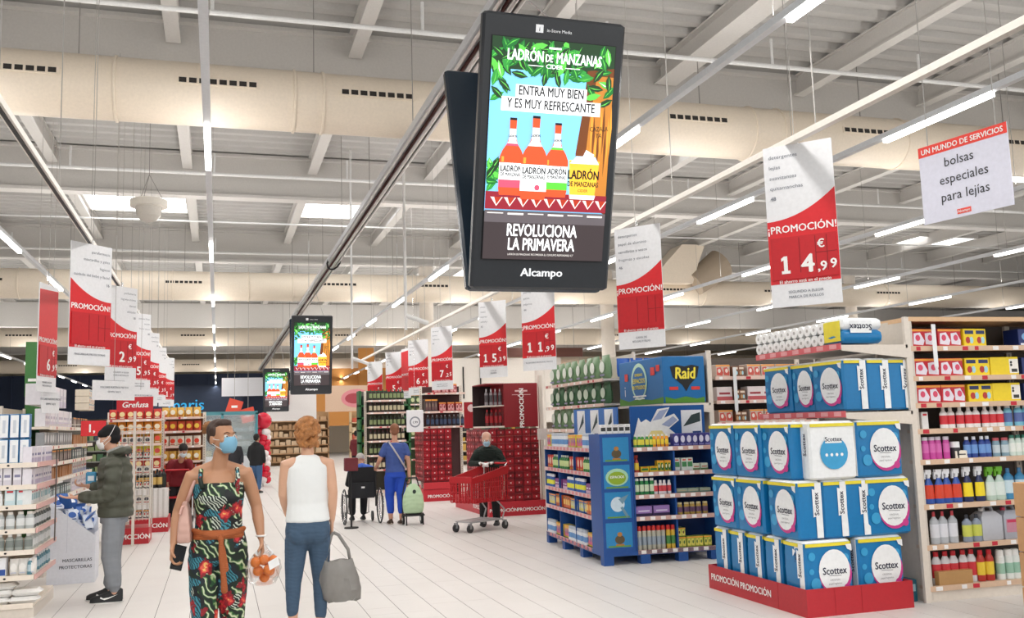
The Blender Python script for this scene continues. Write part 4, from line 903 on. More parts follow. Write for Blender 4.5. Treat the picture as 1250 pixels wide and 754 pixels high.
row(PD, 'repellent_bottle', 'bottle', P_bottle('rep_g', .022, .15, '3a8a3c', 'e8dc50', 'f0f0e8', .6), .46, 5, .05, .06, LB[0], 'green repellent bottle with yellow label', lv(0))
row(PD, 'repellent_bottle', 'bottle', P_bottle('rep_o', .022, .15, 'e8941c', 'f2d23c', 'eef0ea', .6), .71, 4, .05, .06, LB[0], 'orange repellent bottle with white cap', lv(0))
row(PD, 'refill_pack', 'box', P_box('purple_pk', .075, .1, .15, '3f3f86', 'dcdcec', '8a8ac0', 1), .985, 6, .08, .05, LB[0], 'purple and white refill pack', lv(0))
row(PD, 'spray_bottle', 'bottle', P_trigger('redsp', .03, .2, 'b8402c', 'e8c83c', '9a2f22'), .47, 1, .05, .06, LB[1], 'red spray bottle with yellow label', lv(1))
row(PD, 'refill_pack', 'box', P_box('yel_pk', .1, .1, .065, 'e2c02c', '3a7a3a', 'c83c2c', 0), .57, 2, .11, .05, LB[1], 'low yellow refill box', lv(1)); row(PD, 'refill_pack', 'box', P_box('yel_pk2', .08, .1, .13, 'dcb42a', '2f6f3a', 'e8e0c0', 3), .77, 2, .09, .05, LB[1], 'tall yellow refill box with green print', lv(1))
row(PD, 'refill_pack', 'box', P_box('grn_pk', .075, .1, .15, 'd9dfd6', '4a8a5a', 'c85a4a', 0), .985, 3, .08, .05, LB[1], 'white and green refill box', lv(1)); row(PD, 'refill_pack', 'box', P_box('grn_pk2', .09, .1, .08, 'cfd8c6', '5a7a4a', 'b8503a', 2), 1.22, 2, .1, .05, LB[1], 'low pale green refill box', lv(1))
row(PD, 'repellent_bottle', 'bottle', P_bottle('grnb', .027, .19, '2f8a4a', 'd9e6c8', 'eef0ee', .8), .465, 4, .06, .06, LB[2], 'green repellent bottle with white cap', lv(2)); row(PD, 'repellent_bottle', 'bottle', P_bottle('wrb', .025, .16, 'e9e3e4', 'd84a52', 'f0eeee', .6), .70, 4, .055, .06, LB[2], 'white and red repellent bottle', lv(2))
row(PD, 'refill_pack', 'box', P_box('flat_pk', .14, .12, .05, '9fae9a', '5a7a6a', 'c8b48a', 2), 1.02, 3, .15, .05, LB[2], 'flat grey green trap box', lv(2))
row(PD, 'refill_pack', 'box', P_box('lil_pk', .2, .12, .12, '9a7ab8', '3a3050', 'd9cfe6', 2), .53, 2, .225, .04, LB[3], 'lilac scented refill box', lv(3)); row(PD, 'spray_bottle', 'bottle', P_bottle('jarm', .035, .14, 'b89a4a', '6a4a6a', 'dcd0a0', .8), .99, 5, .08, .07, LB[3], 'amber jar with purple label', lv(3))
row(PD, 'aerosol_can', 'can', P_aerosol('redcap', .027, .27, 'b9b7a6', '9aa7b4', 'cf2f2a'), .465, 6, .06, .06, LB[4], 'insect aerosol can with red cap', lv(4)); row(PD, 'aerosol_can', 'can', P_aerosol('redcap2', .027, .27, 'd9b43c', '4a8a4a', 'cf2f2a'), .825, 2, .06, .06, LB[4], 'yellow and green aerosol with red cap', lv(4))
row(PD, 'refill_pack', 'box', P_box('lime_pk', .1, .12, .12, 'a9b84a', 'e6dc6a', '5a7a3a', 3), .99, 4, .11, .05, LB[4], 'lime green trap box', lv(4)); row(PD, 'refill_pack', 'box', P_box('lime_pk2', .1, .12, .1, '9fb04a', 'dfd66a', '6a4a3a', 3), .99, 1, .11, .05, LB[4] + .125, 'lime green trap box stacked on another', lv(4))
# side shelves, facing the aisle
SDF = Fix(PD.w(.02, 2.48, 0), -94, 'side'); fz = 'display side'
protos = [P_box('s_yel', .1, .1, .16, 'e6d14a', 'd85a8a', '3a6ab0', 3), P_box('s_red', .1, .1, .17, 'd0402c', 'f0d8c0', 'e8b03c', 1), P_aerosol('s_aer', .03, .17, '3a6ab8', 'e8e84a', 'e8eaf0'), P_box('s_blu', .12, .1, .15, '2f6ab8', 'e8dc5a', 'c8d8ec', 3), P_aerosol('s_wht', .033, .18, 'dfe3e8', '6a9ad0', 'b8c0cc'), P_bottle('s_grn', .033, .18, '3a8a4a', 'cfe0a0', 'd8e0d8'), P_box('s_prp', .11, .1, .12, '8a4a8a', 'e8c8dc', 'e8e0ec', 2), P_box('s_org', .1, .1, .16, 'd8662c', 'f0c86a', '3a6a3a', 0)]
des = ['yellow and pink insecticide box', 'red insecticide box with pale disc', 'blue and yellow aerosol can', 'blue refill box with yellow print', 'white and blue aerosol can', 'green garden spray bottle', 'purple and pink refill box', 'orange insecticide box']
rn = random.Random(12); gi = 0
for k, z in enumerate(LB):
    for c in range(3):
        x_ = .07 + c * .70
        for seg in range(2):
            i = (k * 3 + c * 2 + seg * 3 + gi) % 8; gi += 1; pit = (.07 if i in (2, 4, 5) else .108)
            n_ = 5 if pit < .1 else 3
            z_ = z; row(SDF, 'insect_product', 'product', protos[i], x_ + seg * .33 - (.02 if n_ == 5 else -.02), n_, pit, .02, z_, des[i], f'{("top","second","third","fourth","lowest")[k]} {("far","middle","near")[c]} display side' + (' right half' if seg else ''), rn=rn)
for k in range(5): row(SDF, 'white_refill', 'box', P_box('white_dk', .07, .08, .11, 'e8e8e8', '3a3a3a', 'c8c8c8', 0), 2.02 + .0, 1, .1, .05 + 0 * k, LB[0], 'white and black refill box', 'top of display corner') if k == 0 else None
for k in range(5):
    o = obj_from(P_box('white_dk', .07, .08, .11, 'e8e8e8', '3a3a3a', 'c8c8c8', 0), 'white_refill', None, PD.w(.06 + k * .075, .02, 1.501), PD.rot); tag(o, f'small white and black refill box on top of the blue corner post, {ORD[k]} from left', 'box', 'refill boxes on the corner post')

# ---- pet / garden bag shelf
LG = [2.25, 1.90, 1.55, 1.2, .85, .5, .13]
fx = gondola('bag_shelf', 'cream gondola end stacked with green and white bags behind the blue display', (5.15, 14.75, 0), -90, 2.45, .5, LG, 2.62, '', bay=2.45, back=hm('cdc6bc', .5), seed=6, shelfm=METAL)
pg1 = P_pouch('green_bag', .26, .14, .34, '6f8f6a', 'dfe6dc', '8a86a8'); pg2 = P_pouch('green_bag2', .24, .14, .31, '3f6a48', 'c9d8c4', 'a8a2c0'); pg3 = P_pouch('yel_bag', .24, .14, .28, 'b5ae50', '6a6a3a', '3a3a2c')
for k, z in enumerate(LG[:6]):
    row(fx, 'food_bag', 'bag', (pg1, pg2, pg1, pg3, pg2, pg3)[k], .16, 8, .30, .06, z, ('pale green pet food bag', 'dark green pet food bag', 'pale green pet food bag', 'yellow green bag', 'dark green pet food bag', 'yellow green bag')[k], ORD[k] + ' bag shelf', jit=.012)
q = fx
for k in range(4): o = obj_from(P_pouch('blue_bag', .2, .12, .26, '1f5ab0', 'd9e0ea', 'e8902c'), 'blue_bag', None, (5.48 + k * .2, 12.25 - .02 * k, 2.27), .1 * k); tag(o, f'blue snack bag above the green bags near the header box, {ORD[k]} from left', 'bag', 'blue bags on the shelf top')
# third row face, seen as a narrow slice
fx = gondola('jar_shelf', 'dark narrow slice of shelf with jars between red stack and green bags', (5.84, 15.35, 0), 0, 2.2, .45, [2.2, 1.85, 1.5, 1.15, .8, .45, .13], 2.5, '', bay=1.1, seed=8)
for k, z in enumerate([2.2, 1.85, 1.5, 1.15, .8, .45]): row(fx, 'food_jar', 'jar', P_bottle('jar%d' % (k % 3), .05, .19, ('6a5a2c', '3f4a3c', '8a4a2c')[k % 3], ('e0c83c', 'c9c9b8', 'd9a03c')[k % 3], 'c8b05a', .8), .1, 5, .13, .08, z, ('amber jar with yellow label', 'dark jar with pale label', 'brown jar with orange label')[k % 3], ORD[k] + ' jar shelf')

# ================================================================ RED PROMOTION STACKS
def plinth(x, y, w_, d, label, words):
    t = thing('promotion_plinth', label, 'plinth', (x, y, 0)); b = MB(); b.box(0, w_, 0, d, 0, .26).build('plinth_body', hm('c22634', .45), t)
    q = MB()
    for wd, xx, sz in words: q.text(wd, xx, .08, sz, 0, -.004, bold=.03)
    T = Matrix.Translation((-.004, 0, 0)) @ Matrix.Rotation(-PI / 2, 4, 'Z'); q.text('PROMOCIÓN', -.8, .09, .11, 0, 0, bold=.03, T=T); q.build('lettering', SG[3], t); return t
plinth(4.70, 16.75, 1.08, 2.55, 'red promotion plinth under the nearer red crate stack by the shopping cart man', [('PROMOCIÓN', .80, .088), ('PROMOCIÓN', .27, .088)])
plinth(4.40, 21.05, .74, 2.0, 'red promotion plinth under the farther red crate stack, left', [('PROMOCIÓN', .38, .095)])
MB_ = MB().box(0, .74, 0, .01, .27, .42); o = MB_.build('price_band', hm('c8303a', .5), loc=(4.40, 21.03, 0)); tag(o, 'red and white band above the farther red plinth', 'sign')
def canf(dark):
    def f(b):
        b.box(-.078, .078, 0, .15, 0, .128, 0)
        b.cyl((-.037, -.004, .064), (-.037, .01, .064), .03, n=8, m=1); b.cyl((.037, -.004, .064), (.037, .01, .064), .03, n=8, m=1)
        b.box(-.012, .012, -.005, 0, .05, .08, 2)
    return f
cA = pmesh('red_case_a', canf(0), C('8f1722', 'b52431', 'e0c8c8')); cB = pmesh('red_case_b', canf(1), C('6f1820', 'a01c28', 'd8a8a8')); cC = pmesh('brown_case', canf(1), C('4a1c1c', '7a2626', '9a5a50'))
def stack(x, y, nx, ny, nz, z0, face_desc, name_, ms, rn):
    for k in range(nz):
        for i in range(nx):
            o = obj_from(rn.choice(ms), 'drink_case', None, (x + .08 + i * .163, y + rn.uniform(0, .008), z0 + k * .1315)); tag(o, f'red drink case, {name_} front, layer {ORD[k]} from floor, column {ORD[i]} from left', 'drink case', f'red drink cases in the {name_}')
        for j in range(ny):
            o = obj_from(rn.choice(ms), 'drink_case', None, (x + rn.uniform(0, .008), y + .24 + j * .163, z0 + k * .1315), -PI / 2); tag(o, f'red drink case, {name_} side, layer {ORD[k]} from floor, place {ORD[j]} from front', 'drink case', f'red drink cases in the {name_}')
rn = random.Random(4)
stack(4.73, 16.8, 6, 9, 10, .261, '', 'near stack', [cA, cB, cA], rn)
stack(4.42, 21.08, 4, 5, 9, .43, '', 'far stack', [cA, cA, cB], rn)
t = thing('promotion_tower', 'dark red display tower reading PROMOCIÓN above the nearer red crate stack', 'display', (4.68, 16.78, 1.55))
MB().rbox(.36, 1.02, .0, 1.2, .05, .86, .008).build('tower_body', hm('8c1420', .45), t)
MB().box(0, .36, 0, .9, .05, .08).build('tower_shelf', METAL, t); MB().box(0, .36, 0, .9, .44, .46).build('tower_shelf', METAL, t); MB().box(0, .36, 0, .9, .84, .86).build('tower_top', hm('8c1420', .45), t); MB().box(0, .36, .88, .9, .05, .86).build('tower_back', hm('2a1a1c', .6), t)
T = Matrix.Translation((.74, -.004, .44)) 
MB().text('PROMOCIÓN', 0, -.04, .12, 0, -.002, bold=.03, rot=PI / 2, T=T).build('lettering', SG[3], t)
q = MB(); q.box(.58, .82, -.003, 0, .70, .73); q.box(.52, .88, -.003, 0, .64, .65); q.build('small_print', hm('e0b8b8', .5), t)
for k in range(2):
    for i in range(4): row(Fix((4.72, 16.8, 0), 0, ''), 'drink_bottle', 'bottle', P_bottle('cola' + str(k), .035, .3, ('8a8488', '5a1c20')[k], ('4a4448', 'a8242c')[k], ('c8c8cc', 'b8242c')[k]), .02 + i * .085, 1, .1, .08, (2.01, 1.63)[k], ('grey', 'dark red')[k] + f' bottle, {ORD[i]} from left', ('upper', 'lower')[k] + ' tower shelf')
for y_ in (16.9,): tag(MB().box(0, .07, 0, .05, 0, 2.55).build('stack_upright', METAL, loc=(5.75, 16.85, 0)), 'cream upright post at the right side of the red crate stack', 'post')
t = thing('price_card', 'white price card standing out beside the red tower', 'sign', (5.58, 16.5, 1.25)); MB().box(0, .32, 0, .01, .16, .36).build('card', hm('e6dcd8', .5), t); MB().box(.15, .17, 0, .01, -1.2, .16).build('stem', METAL, t); t.location.z = 1.2
# upper shelves over the far stack
fx = gondola('drinks_shelf', 'white shelves with red boxes above the farther red crate stack', (4.50, 21.2, 0), 0, .95, .5, [2.42, 2.0, 1.66], 2.6, '', bay=.95, base=False, back=hm('4a2c2c', .7), shelfm=hm('efe6de', .5), seed=2)
row(fx, 'drink_box', 'box', P_box('rbx', .16, .2, .2, 'a81f2c', 'd8a0a0', '7a1820', 3), .42, 3, .19, .06, 2.0, 'red drinks box', 'middle white drinks shelf'); row(fx, 'drink_box', 'box', P_box('dbx', .14, .2, .28, '3a2c2c', '6a4a4a', '8a7a6a', 3), .08, 2, .15, .06, 2.0, 'dark drinks box', 'middle white drinks shelf')
row(fx, 'drink_box', 'box', P_box('rbx', .16, .2, .2, 'a81f2c', 'd8a0a0', '7a1820', 3), .3, 3, .19, .06, 2.42, 'red drinks box', 'top white drinks shelf'); row(fx, 'drink_bottle', 'bottle', P_bottle('dkb', .04, .26, '1c1c22', '3a4a6a', '8a8a90'), .08, 9, .1, .08, 1.66, 'dark wine bottle', 'lowest white drinks shelf')
t = thing('totem_sign', 'narrow dark red totem with white disc between the two red stacks', 'sign', (4.98, 19.5, 1.60)); MB().box(0, .3, 0, .04, 0, .55).build('panel', hm('a01824', .5), t); MB().ell((.15, .42), .08, .08, 0, -.004).build('white_disc', hm('e8d0d0', .5), t); MB().box(.12, .18, .01, .04, -1.6, 0).build('post', METAL, t)
t = thing('round_tag_sign', 'square white tag sign hanging left of the farther red stack', 'sign', (3.95, 20.6, 1.55)); MB().rbox(0, .38, 0, .02, 0, .48, .01).build('panel', hm('e6e8ec', .5), t)
q = MB(); q.ell((.19, .22), .12, .12, 0, -.002); q.build('ring_print', hm('8a8f9a', .5), t); MB().ell((.19, .22), .09, .09, 0, -.004).build('disc_print', hm('e6e8ec', .5), t); MB().text('1,99', .19, .19, .07, 0, -.006, bold=.02).build('lettering', hm('3a3f4a', .5), t)
MB().cyl((.19, .01, .48), (.19, .01, 5.95), .004, n=4).build('hanger', CHROME, t)
# ================================================================ LEFT SIDE: PHARMACY SHELVES
LN = [1.42, 1.215, 1.03, .81, .615, .385, .13]
NL = hm('efe4d6', .45)
fx = gondola('pharmacy_shelf', 'cream shelf end of boxes and toiletries at the lower left corner, nearest camera', (-3.42, 9.97, 0), 0, 1.80, 1.15, LN, 1.9, '', bay=1.8, base=True, shelfm=NL, railm=NL, backpanel=False, uprights=False, seed=11, tags=False)
NT = [c for c in bpy.data.objects if c.name == 'pharmacy_shelf'][0]
MB().box(0, 1.3, .5, .53, .13, 2.0).build('back_panel', hm('e6dccd', .5), NT)
MB().box(1.2, 1.28, .5, .56, .0, 2.0).build('upright', METAL, NT)
for z in LN[:-1]:
    q = MB(); q.box(1.80, 1.812, 0, 1.15, z - .04, z + .006); o = q.build('side_rail', hm('e3b3ac', .45), NT); q = MB(); q.ell((1.55, z - .018), .012, .009, 0, -.003); q.build('clip', BLACK, o)
SF = Fix((-1.62, 9.97, 0), 90, 'side')
wb = P_box('white_rx', .085, .1, .235, '2c78b0', 'eef0f2', 'eef0f2', 9)
def wbf(b): b.rbox(-.042, .042, 0, .1, 0, .228, .003, 0); b.box(-.034, .038, -.001, 0, .008, .218, 1); b.box(-.01, .015, -.002, 0, .05, .17, 2)
wb = pmesh('white_rx_box', wbf, C('2474ac', 'eef0f2', 'c9d0da'))
for L_, nm in ((0, 'lower'), (1, 'upper')):
    row(fx, 'medicine_box', 'box', wb, .95, 9, .09, .05, LN[0] + L_ * .235, 'white medicine box with blue edge', nm + ' layer near top shelf', jit=.001)
row(fx, 'medicine_box', 'box', P_box('top_blue', .13, .1, .15, '2f7fc0', 'cfe2f0', 'e8eef4', 2), 1.13, 2, .14, .06, LN[0] + .48, 'bright blue medicine carton', 'top of near shelf', jit=.001)
row(fx, 'care_box', 'box', P_box('dkbook', .1, .1, .165, '5a5058', '3a3a4a', '8a7a88', 0), 1.02, 1, .12, .05, LN[1], 'dark face cream carton', 'second near shelf'); row(fx, 'care_box', 'box', P_box('whbook', .075, .1, .165, 'eceaf0', 'd9d4de', '8a88a8', 2), 1.13, 2, .1, .05, LN[1], 'white face cream carton', 'second near shelf'); row(fx, 'care_box', 'box', P_box('dkbook', .1, .1, .165, '5a5058', '3a3a4a', '8a7a88', 0), 1.34, 1, .12, .05, LN[1], 'dark brown cream carton beside white cartons', 'second near shelf'); row(fx, 'care_box', 'box', P_box('whbook2', .07, .1, .165, 'eceaf0', 'd9d4de', '8a88a8', 2), 1.46, 4, .08, .05, LN[1], 'white carton with lilac top', 'second near shelf')
row(fx, 'nasal_spray', 'bottle', P_bottle('nasal', .022, .15, 'f0f2f3', 'f0f2f3', 'e9ebee', .35, lz=(.02, .25), caph=.3), 1.12, 8, .052, .05, LN[2], 'small white nasal spray bottle', 'third near shelf'); row(fx, 'nasal_spray', 'box', P_box('teal_bx', .09, .08, .15, 'cfe4ea', 'e8f0f2', 'd8414a', 0), 1.56, 2, .11, .04, LN[2], 'pale teal spray carton with red lettering', 'third near shelf')
row(fx, 'toiletry_bottle', 'bottle', P_bottle('dkgb', .034, .15, '4a5250', '6a7270', 'e9e4dc', .7), 1.0, 5, .075, .06, LN[3], 'dark toiletry bottle with white cap', 'fourth near shelf'); row(fx, 'toiletry_bottle', 'bottle', P_bottle('ltgb', .038, .16, 'b5bcbc', 'dfe2e2', 'e9e4dc', .6), 1.40, 5, .085, .06, LN[3], 'silver grey toiletry bottle', 'fourth near shelf')
row(fx, 'toiletry_bottle', 'bottle', P_bottle('grgb', .034, .15, '2f8a72', '4f9a86', 'eef0ee', .5), 1.02, 4, .075, .06, LN[4], 'green shampoo bottle with white pump', 'fifth near shelf'); row(fx, 'toiletry_bottle', 'bottle', P_bottle('clgb', .036, .15, 'a0a6a2', '7f8783', 'f2f2f0', .5), 1.33, 6, .08, .06, LN[4], 'clear shampoo bottle with white pump', 'fifth near shelf')
t = thing('soap_pack', 'white soap multipack with blue band, on the sixth near shelf', 'box', fx.w(1.25, .04, LN[5])); MB().rbox(0, .30, 0, .12, 0, .17, .006).build('carton', hm('eceef3', .4), t); MB().box(.003, .297, -.002, 0, .01, .065).build('blue_band', hm('2a4f9c', .4), t); MB().text('Dove', .08, .085, .055, 0, -.003, bold=.015).build('lettering', hm('2a3f7c', .4), t)
row(fx, 'soap_bar', 'box', P_box('soapb', .05, .1, .15, 'f1efe9', 'e6e4da', 'c9c4b0', 9), 1.05, 3, .07, .05, LN[5], 'white upright soap box', 'sixth near shelf'); row(fx, 'soap_bar', 'bag', P_pouch('soapw', .08, .08, .15, 'eceae6', 'f4f2ee', 'c8ccd8'), 1.61, 3, .075, .05, LN[5], 'white wipes pouch', 'sixth near shelf')
def towelf(b):
    b.rbox(-.12, .12, 0, .2, 0, .06, .022, 0, puff=.012)
tw = pmesh('towel_pack', towelf, C('f0efec'))
for k in range(3):
    for i in range(4 - (k == 2)): o = obj_from(tw, 'towel_pack', None, fx.w(1.0 + i * .235 + .02 * k, .02 + .015 * k, LN[6] + .065 * k + .001), .03 * (i - 1)); tag(o, f'white soft towel pack on the shelf base, layer {ORD[k]} from bottom, {ORD[i]} from left', 'towel', 'white towel packs on the near shelf base')
# goods on the aisle side of the near shelf
sp = [P_box('sd1', .1, .08, .15, 'e6e2ea', 'b8aecb', '6a6a9a', 2), P_box('sd2', .09, .08, .14, 'e9eef0', '7fb8c4', 'd8505a', 0), P_bottle('sd3', .035, .15, '5a625f', 'c9cdd0', 'e6e2dc', .6), P_bottle('sd4', .035, .15, 'b9c0bd', 'e0e4e4', 'e6e2dc', .6), P_bottle('sd5', .033, .15, '5f8f9f', 'b8ccd6', 'e6e8ea', .6)]
for k, z in enumerate(LN[:6]):
    row(SF, 'side_product', 'product', sp[(0, 0, 1, 2, 3, 4)[k]], .08, 9, .12, .05, z, ('lilac and white carton', 'lilac and white carton', 'white and teal carton', 'dark bottle with silver label', 'grey bottle with white label', 'blue grey bottle')[k], ORD[k] + ' near shelf, aisle side')
t = thing('side_divider', 'clear plastic edge holder on the aisle side of near shelf', 'holder', (-1.60, 10.9, .60))
MB().box(0, .012, 0, .015, 0, .85).build('post', hm('6a6360', .5), t)
# second shelf run facing the aisle
L2 = [1.79, 1.55, 1.34, 1.13, .88, .6, .35, .13]
fx2 = gondola('healthcare_shelf', 'long cream shelf of blister packs and cartons behind the white dump bin', (-1.95, 12.75, 0), 90, 4.2, .55, L2, 2.05, '', bay=1.4, shelfm=NL, railm=NL, back=hm('ddd2c2', .6), seed=12)
bx = [P_box('l2a', .17, .12, .22, 'eceaf0', 'd6cfe0', 'b8b4c8', 2), P_box('l2b', .14, .1, .17, '9a9ea2', 'd5d8da', '6a6e74', 1), P_box('l2c', .12, .1, .15, '6a5f5c', 'a89c98', 'd0c8c4', 3), P_box('l2d', .16, .12, .14, 'a9744a', 'a9744a', '96663e', 9), P_box('l2e', .12, .1, .14, '6f7d80', 'c8d4d4', 'e2e2e2', 0), P_box('l2f', .13, .1, .18, 'd9d6d4', '8898c0', 'c06060', 2)]
dn = ['white lilac printed carton', 'grey blister pack with oval', 'brown grey blister pack', 'brown cardboard carton', 'slate grey small carton', 'pale carton with blue print']
for k, z in enumerate(L2[:6]):
    row(fx2, 'care_pack', 'box', bx[k], .12, 12 if k else 11, .2 if k in (0, 3) else .19, .06, z, dn[k], ORD[k] + ' healthcare shelf'); row(fx2, 'care_pack', 'box', bx[(k + 2) % 6], 2.5, 8, .2, .06, z, 'far ' + dn[(k + 2) % 6], ORD[k] + ' healthcare shelf')
row(fx2, 'top_carton', 'box', P_box('topc', .24, .2, .26, 'e6e3ea', 'd2cce0', 'c8c4d6', 2), .2, 7, .27, .1, 2.06, 'large white lilac carton', 'healthcare shelf roof')
# cardboard trays and coloured pack stack at the shelf end
t = thing('carton_wall', 'pile of white and orange snack trays on top behind the man in green jacket', 'box', (-1.86, 15.6, 2.06)); k0 = None
for i in range(2):
    for k in range(3):
        if k0 is None: k0 = P_box('snk', .30, .2, .10, 'e8dccb', 'd98a4a', '6a9ab0', 4)
        o = obj_from(k0, 'snack_tray', t, (.0, .2 + i * .33, .0 + k * .105), PI / 2)
# dump bin
t = thing('dump_bin', 'white cardboard dump bin with slanted top holding blue packets by the left shelves', 'bin', (-1.83, 12.02, 0), R(2))
DB = hm('dfe1ea', .5); w_ = .50; d_ = .55
pr = [(0, 0), (w_, 0), (w_, .52), (0, .92)]
MB().poly(pr, 0, None, 0, .012).build('front_panel', DB, t); MB().box(w_ - .012, w_, .012, d_, 0, .55).build('side_panel', DB, t); MB().box(0, .012, .012, d_, 0, .98).build('side_panel', DB, t); MB().box(.012, w_ - .012, d_ - .012, d_, 0, .7).build('back_panel', DB, t); MB().box(.012, w_ - .012, .012, d_ - .012, .0, .35).build('inner_floor', DB, t)
q = MB(); q.text('MASCARILLAS', .47, .245, .05, 0, -.003, align='RIGHT', bold=.015); q.text('PROTECTORAS', .47, .17, .05, 0, -.003, align='RIGHT', bold=.015); q.build('lettering', hm('4a4d58', .5), t)
q = MB(); q.box(.20, .203, -.002, 0, .35, .8); q.box(0.0, .2, -.002, 0, .8, .803); q.build('crease', hm('bfc2cf', .6), t)
rn = random.Random(21); pk = P_pouch('packet', .13, .03, .16, 'dfe6f2', '2f5fb0', '2a4a8c'); pk2 = P_pouch('packet2', .13, .03, .16, '2f5fa8', 'e6ecf4', '9ab0d8')
for k in range(26):
    x_ = rn.uniform(.06, .44); y_ = rn.uniform(.06, .45); z_ = .98 - .80 * x_ + rn.uniform(-.04, .06)
    o = obj_from(rn.choice([pk, pk2]), 'mask_packet'); o.matrix_world = Matrix.Translation((-1.83 + x_, 12.04 + y_, max(.36, z_ - .06))) @ Matrix.Rotation(rn.uniform(0, 6), 4, 'Z') @ Matrix.Rotation(rn.uniform(-.9, .9), 4, 'X'); tag(o, ('white packet with blue patch' if o.data.name.startswith('packet') and o.data is pk else 'blue packet with white patch') + ' heaped in the white dump bin', 'packet', ('white' if o.data is pk else 'blue') + ' packets in the white dump bin')

# wire rack and snack stands behind the man
def wire_rack(x, y, w_, d_, h, label, n=7):
    t = thing('wire_rack', label, 'rack', (x, y, 0)); WR = hm('d9d2c8', .4)
    for a, b in ((0, 0), (w_, 0), (0, d_), (w_, d_)): MB().cyl((a, b, 0), (a, b, h), .012, n=6).build('post', WR, t)
    for k in range(n):
        z = .12 + (h - .14) * k / (n - 1); q = MB()
        for i in range(9): q.cyl((w_ * i / 8, 0, z), (w_ * i / 8, d_, z), .004, n=4)
        for b in (0, d_): q.cyl((0, b, z), (w_, b, z), .006, n=4); q.cyl((0, b, z + .06), (w_, b, z + .06), .005, n=4)
        q.build('wire_shelf', WR, t)['kind'] = 'stuff'
    q = MB()
    for i in range(10): q.cyl((w_ * i / 9, 0, .1), (w_ * i / 9, 0, h), .003, n=4)
    q.build('wire_front', WR, t)['kind'] = 'stuff'
    return t
wire_rack(-1.46, 16.0, .46, .5, 1.5, 'tall white wire rack just behind the man in green jacket')
sm = [P_box('sn1', .09, .2, .12, '2f3038', 'd9d4cc', 'b8322c', 3), P_box('sn2', .09, .2, .11, 'd9d3ca', '4a4a52', 'b8322c', 1), P_box('sn3', .1, .2, .13, 'b8442c', 'e8c84a', 'e8e0d0', 3), P_box('sn4', .1, .2, .13, 'd98a2c', 'b8322c', 'f0e4c0', 1)]
for k in range(6):
    row(Fix((-1.44, 16.05, 0), 0, ''), 'snack_pack', 'box', sm[k % 2], .05, 4, .11, .05, .13 + .23 * k, ('dark snack pack', 'pale snack pack')[k % 2], ORD[k] + ' wire rack level')
def red_plinth(x, y, w_, d, label, wd, h=.24):
    t = thing('promotion_plinth', label, 'plinth', (x, y, 0)); MB().box(0, w_, 0, d, 0, h).build('plinth_body', hm('b8222c', .45), t); MB().text(wd, w_ / 2, .08, .10, 0, -.004, bold=.03).build('lettering', SG[3], t)
red_plinth(-1.56, 15.88, .56, .7, 'red promotion plinth under the white wire rack behind the man', 'PROMOCIÓN')
for o in list(bpy.data.objects):
    if o.name.startswith('wire_rack') and o.parent is None: o.location.z = .24
    if o.name.startswith('snack_pack') and o.parent is None: o.location.z += .24
red_plinth(-1.42, 17.6, .62, .9, 'red promotion plinth under the bottle crates, farther along left side', 'PROMOCIÓN')
t = thing('bottle_crate', 'white slatted crate holding dark bottles on the farther red plinth', 'crate', (-1.38, 17.65, .24)); CW = hm('e6e4e2', .5)
for i in range(7): MB().box(i * .085, i * .085 + .05, 0, .012, 0, .5).build('slat', CW, t)
MB().box(0, .56, .012, .55, 0, .48).build('crate_body', hm('cfccc8', .6), t)
row(Fix((-1.38, 17.65, 0), 0, ''), 'wine_bottle', 'bottle', P_bottle('winb', .045, .32, '1a1c1a', '23281f', '141414', .35), .08, 5, .10, .2, .74, 'dark green wine bottle', 'white slatted crate'); row(Fix((-1.38, 17.65, 0), 0, ''), 'wine_bottle', 'bottle', P_bottle('winb2', .045, .3, '1c1a18', 'c8a860', '2a2018', .35), .13, 4, .10, .08, .74, 'dark wine bottle with cream label', 'white slatted crate')
# snack gondola with header
fx3 = gondola('snack_shelf', 'red and orange snack shelf with a red header sign behind the wire rack', (-1.95, 18.9, 0), 0, .95, .5, [1.95, 1.72, 1.5, 1.27, 1.04, .8, .5, .13], 2.1, '', bay=.95, back=hm('4a3a34', .7), seed=14)
for k, z in enumerate([1.95, 1.72, 1.5, 1.27, 1.04, .8]):
    row(fx3, 'snack_bag', 'bag', P_pouch('sb%d' % (k % 4), .14, .1, .19, ('c8362c', 'e08a2c', 'b8862c', 'd9c84a')[k % 4], ('f0d8a0', 'f4e6c8', 'e8503c', 'c8403c')[k % 4], 'e8dcc8'), .1, 6, .155, .06, z, ('red snack bag', 'orange snack bag', 'mustard snack bag', 'yellow snack bag')[k % 4], ORD[k] + ' snack shelf')
t = thing('header_sign', 'red header sign reading Grefusa above the snack shelf', 'sign', (-1.47, 15.6, 2.02)); MB().box(0, .52, 0, .03, 0, .22).build('panel', hm('c8202c', .45), t); MB().text('Grefusa', .26, .06, .12, 0, -.003, bold=.025, shear=.2).build('lettering', SG[3], t); MB().box(.24, .28, .01, .03, -2.02, 0).build('post', METAL, t)
fx4 = gondola('snack_rack', 'narrow snack rack with white and orange labels, right of the red header sign', (-1.12, 20.5, 0), -8, .8, .5, [2.0, 1.72, 1.42, 1.12, .84, .5, .15], 2.1, '', bay=.8, back=hm('7a4a30', .7), seed=15)
for k, z in enumerate([2.0, 1.72, 1.42, 1.12, .84]):
    row(fx4, 'snack_bag', 'bag', P_pouch('sc%d' % (k % 3), .14, .1, .2, ('e0b04a', 'c84a2c', 'e8e0d0')[k % 3], ('f2ecd8', 'f0c84a', 'd8442c')[k % 3], 'a83c2c'), .09, 5, .155, .06, z, ('golden snack bag', 'red orange snack bag', 'white snack bag')[k % 3], ORD[k] + ' snack rack level')
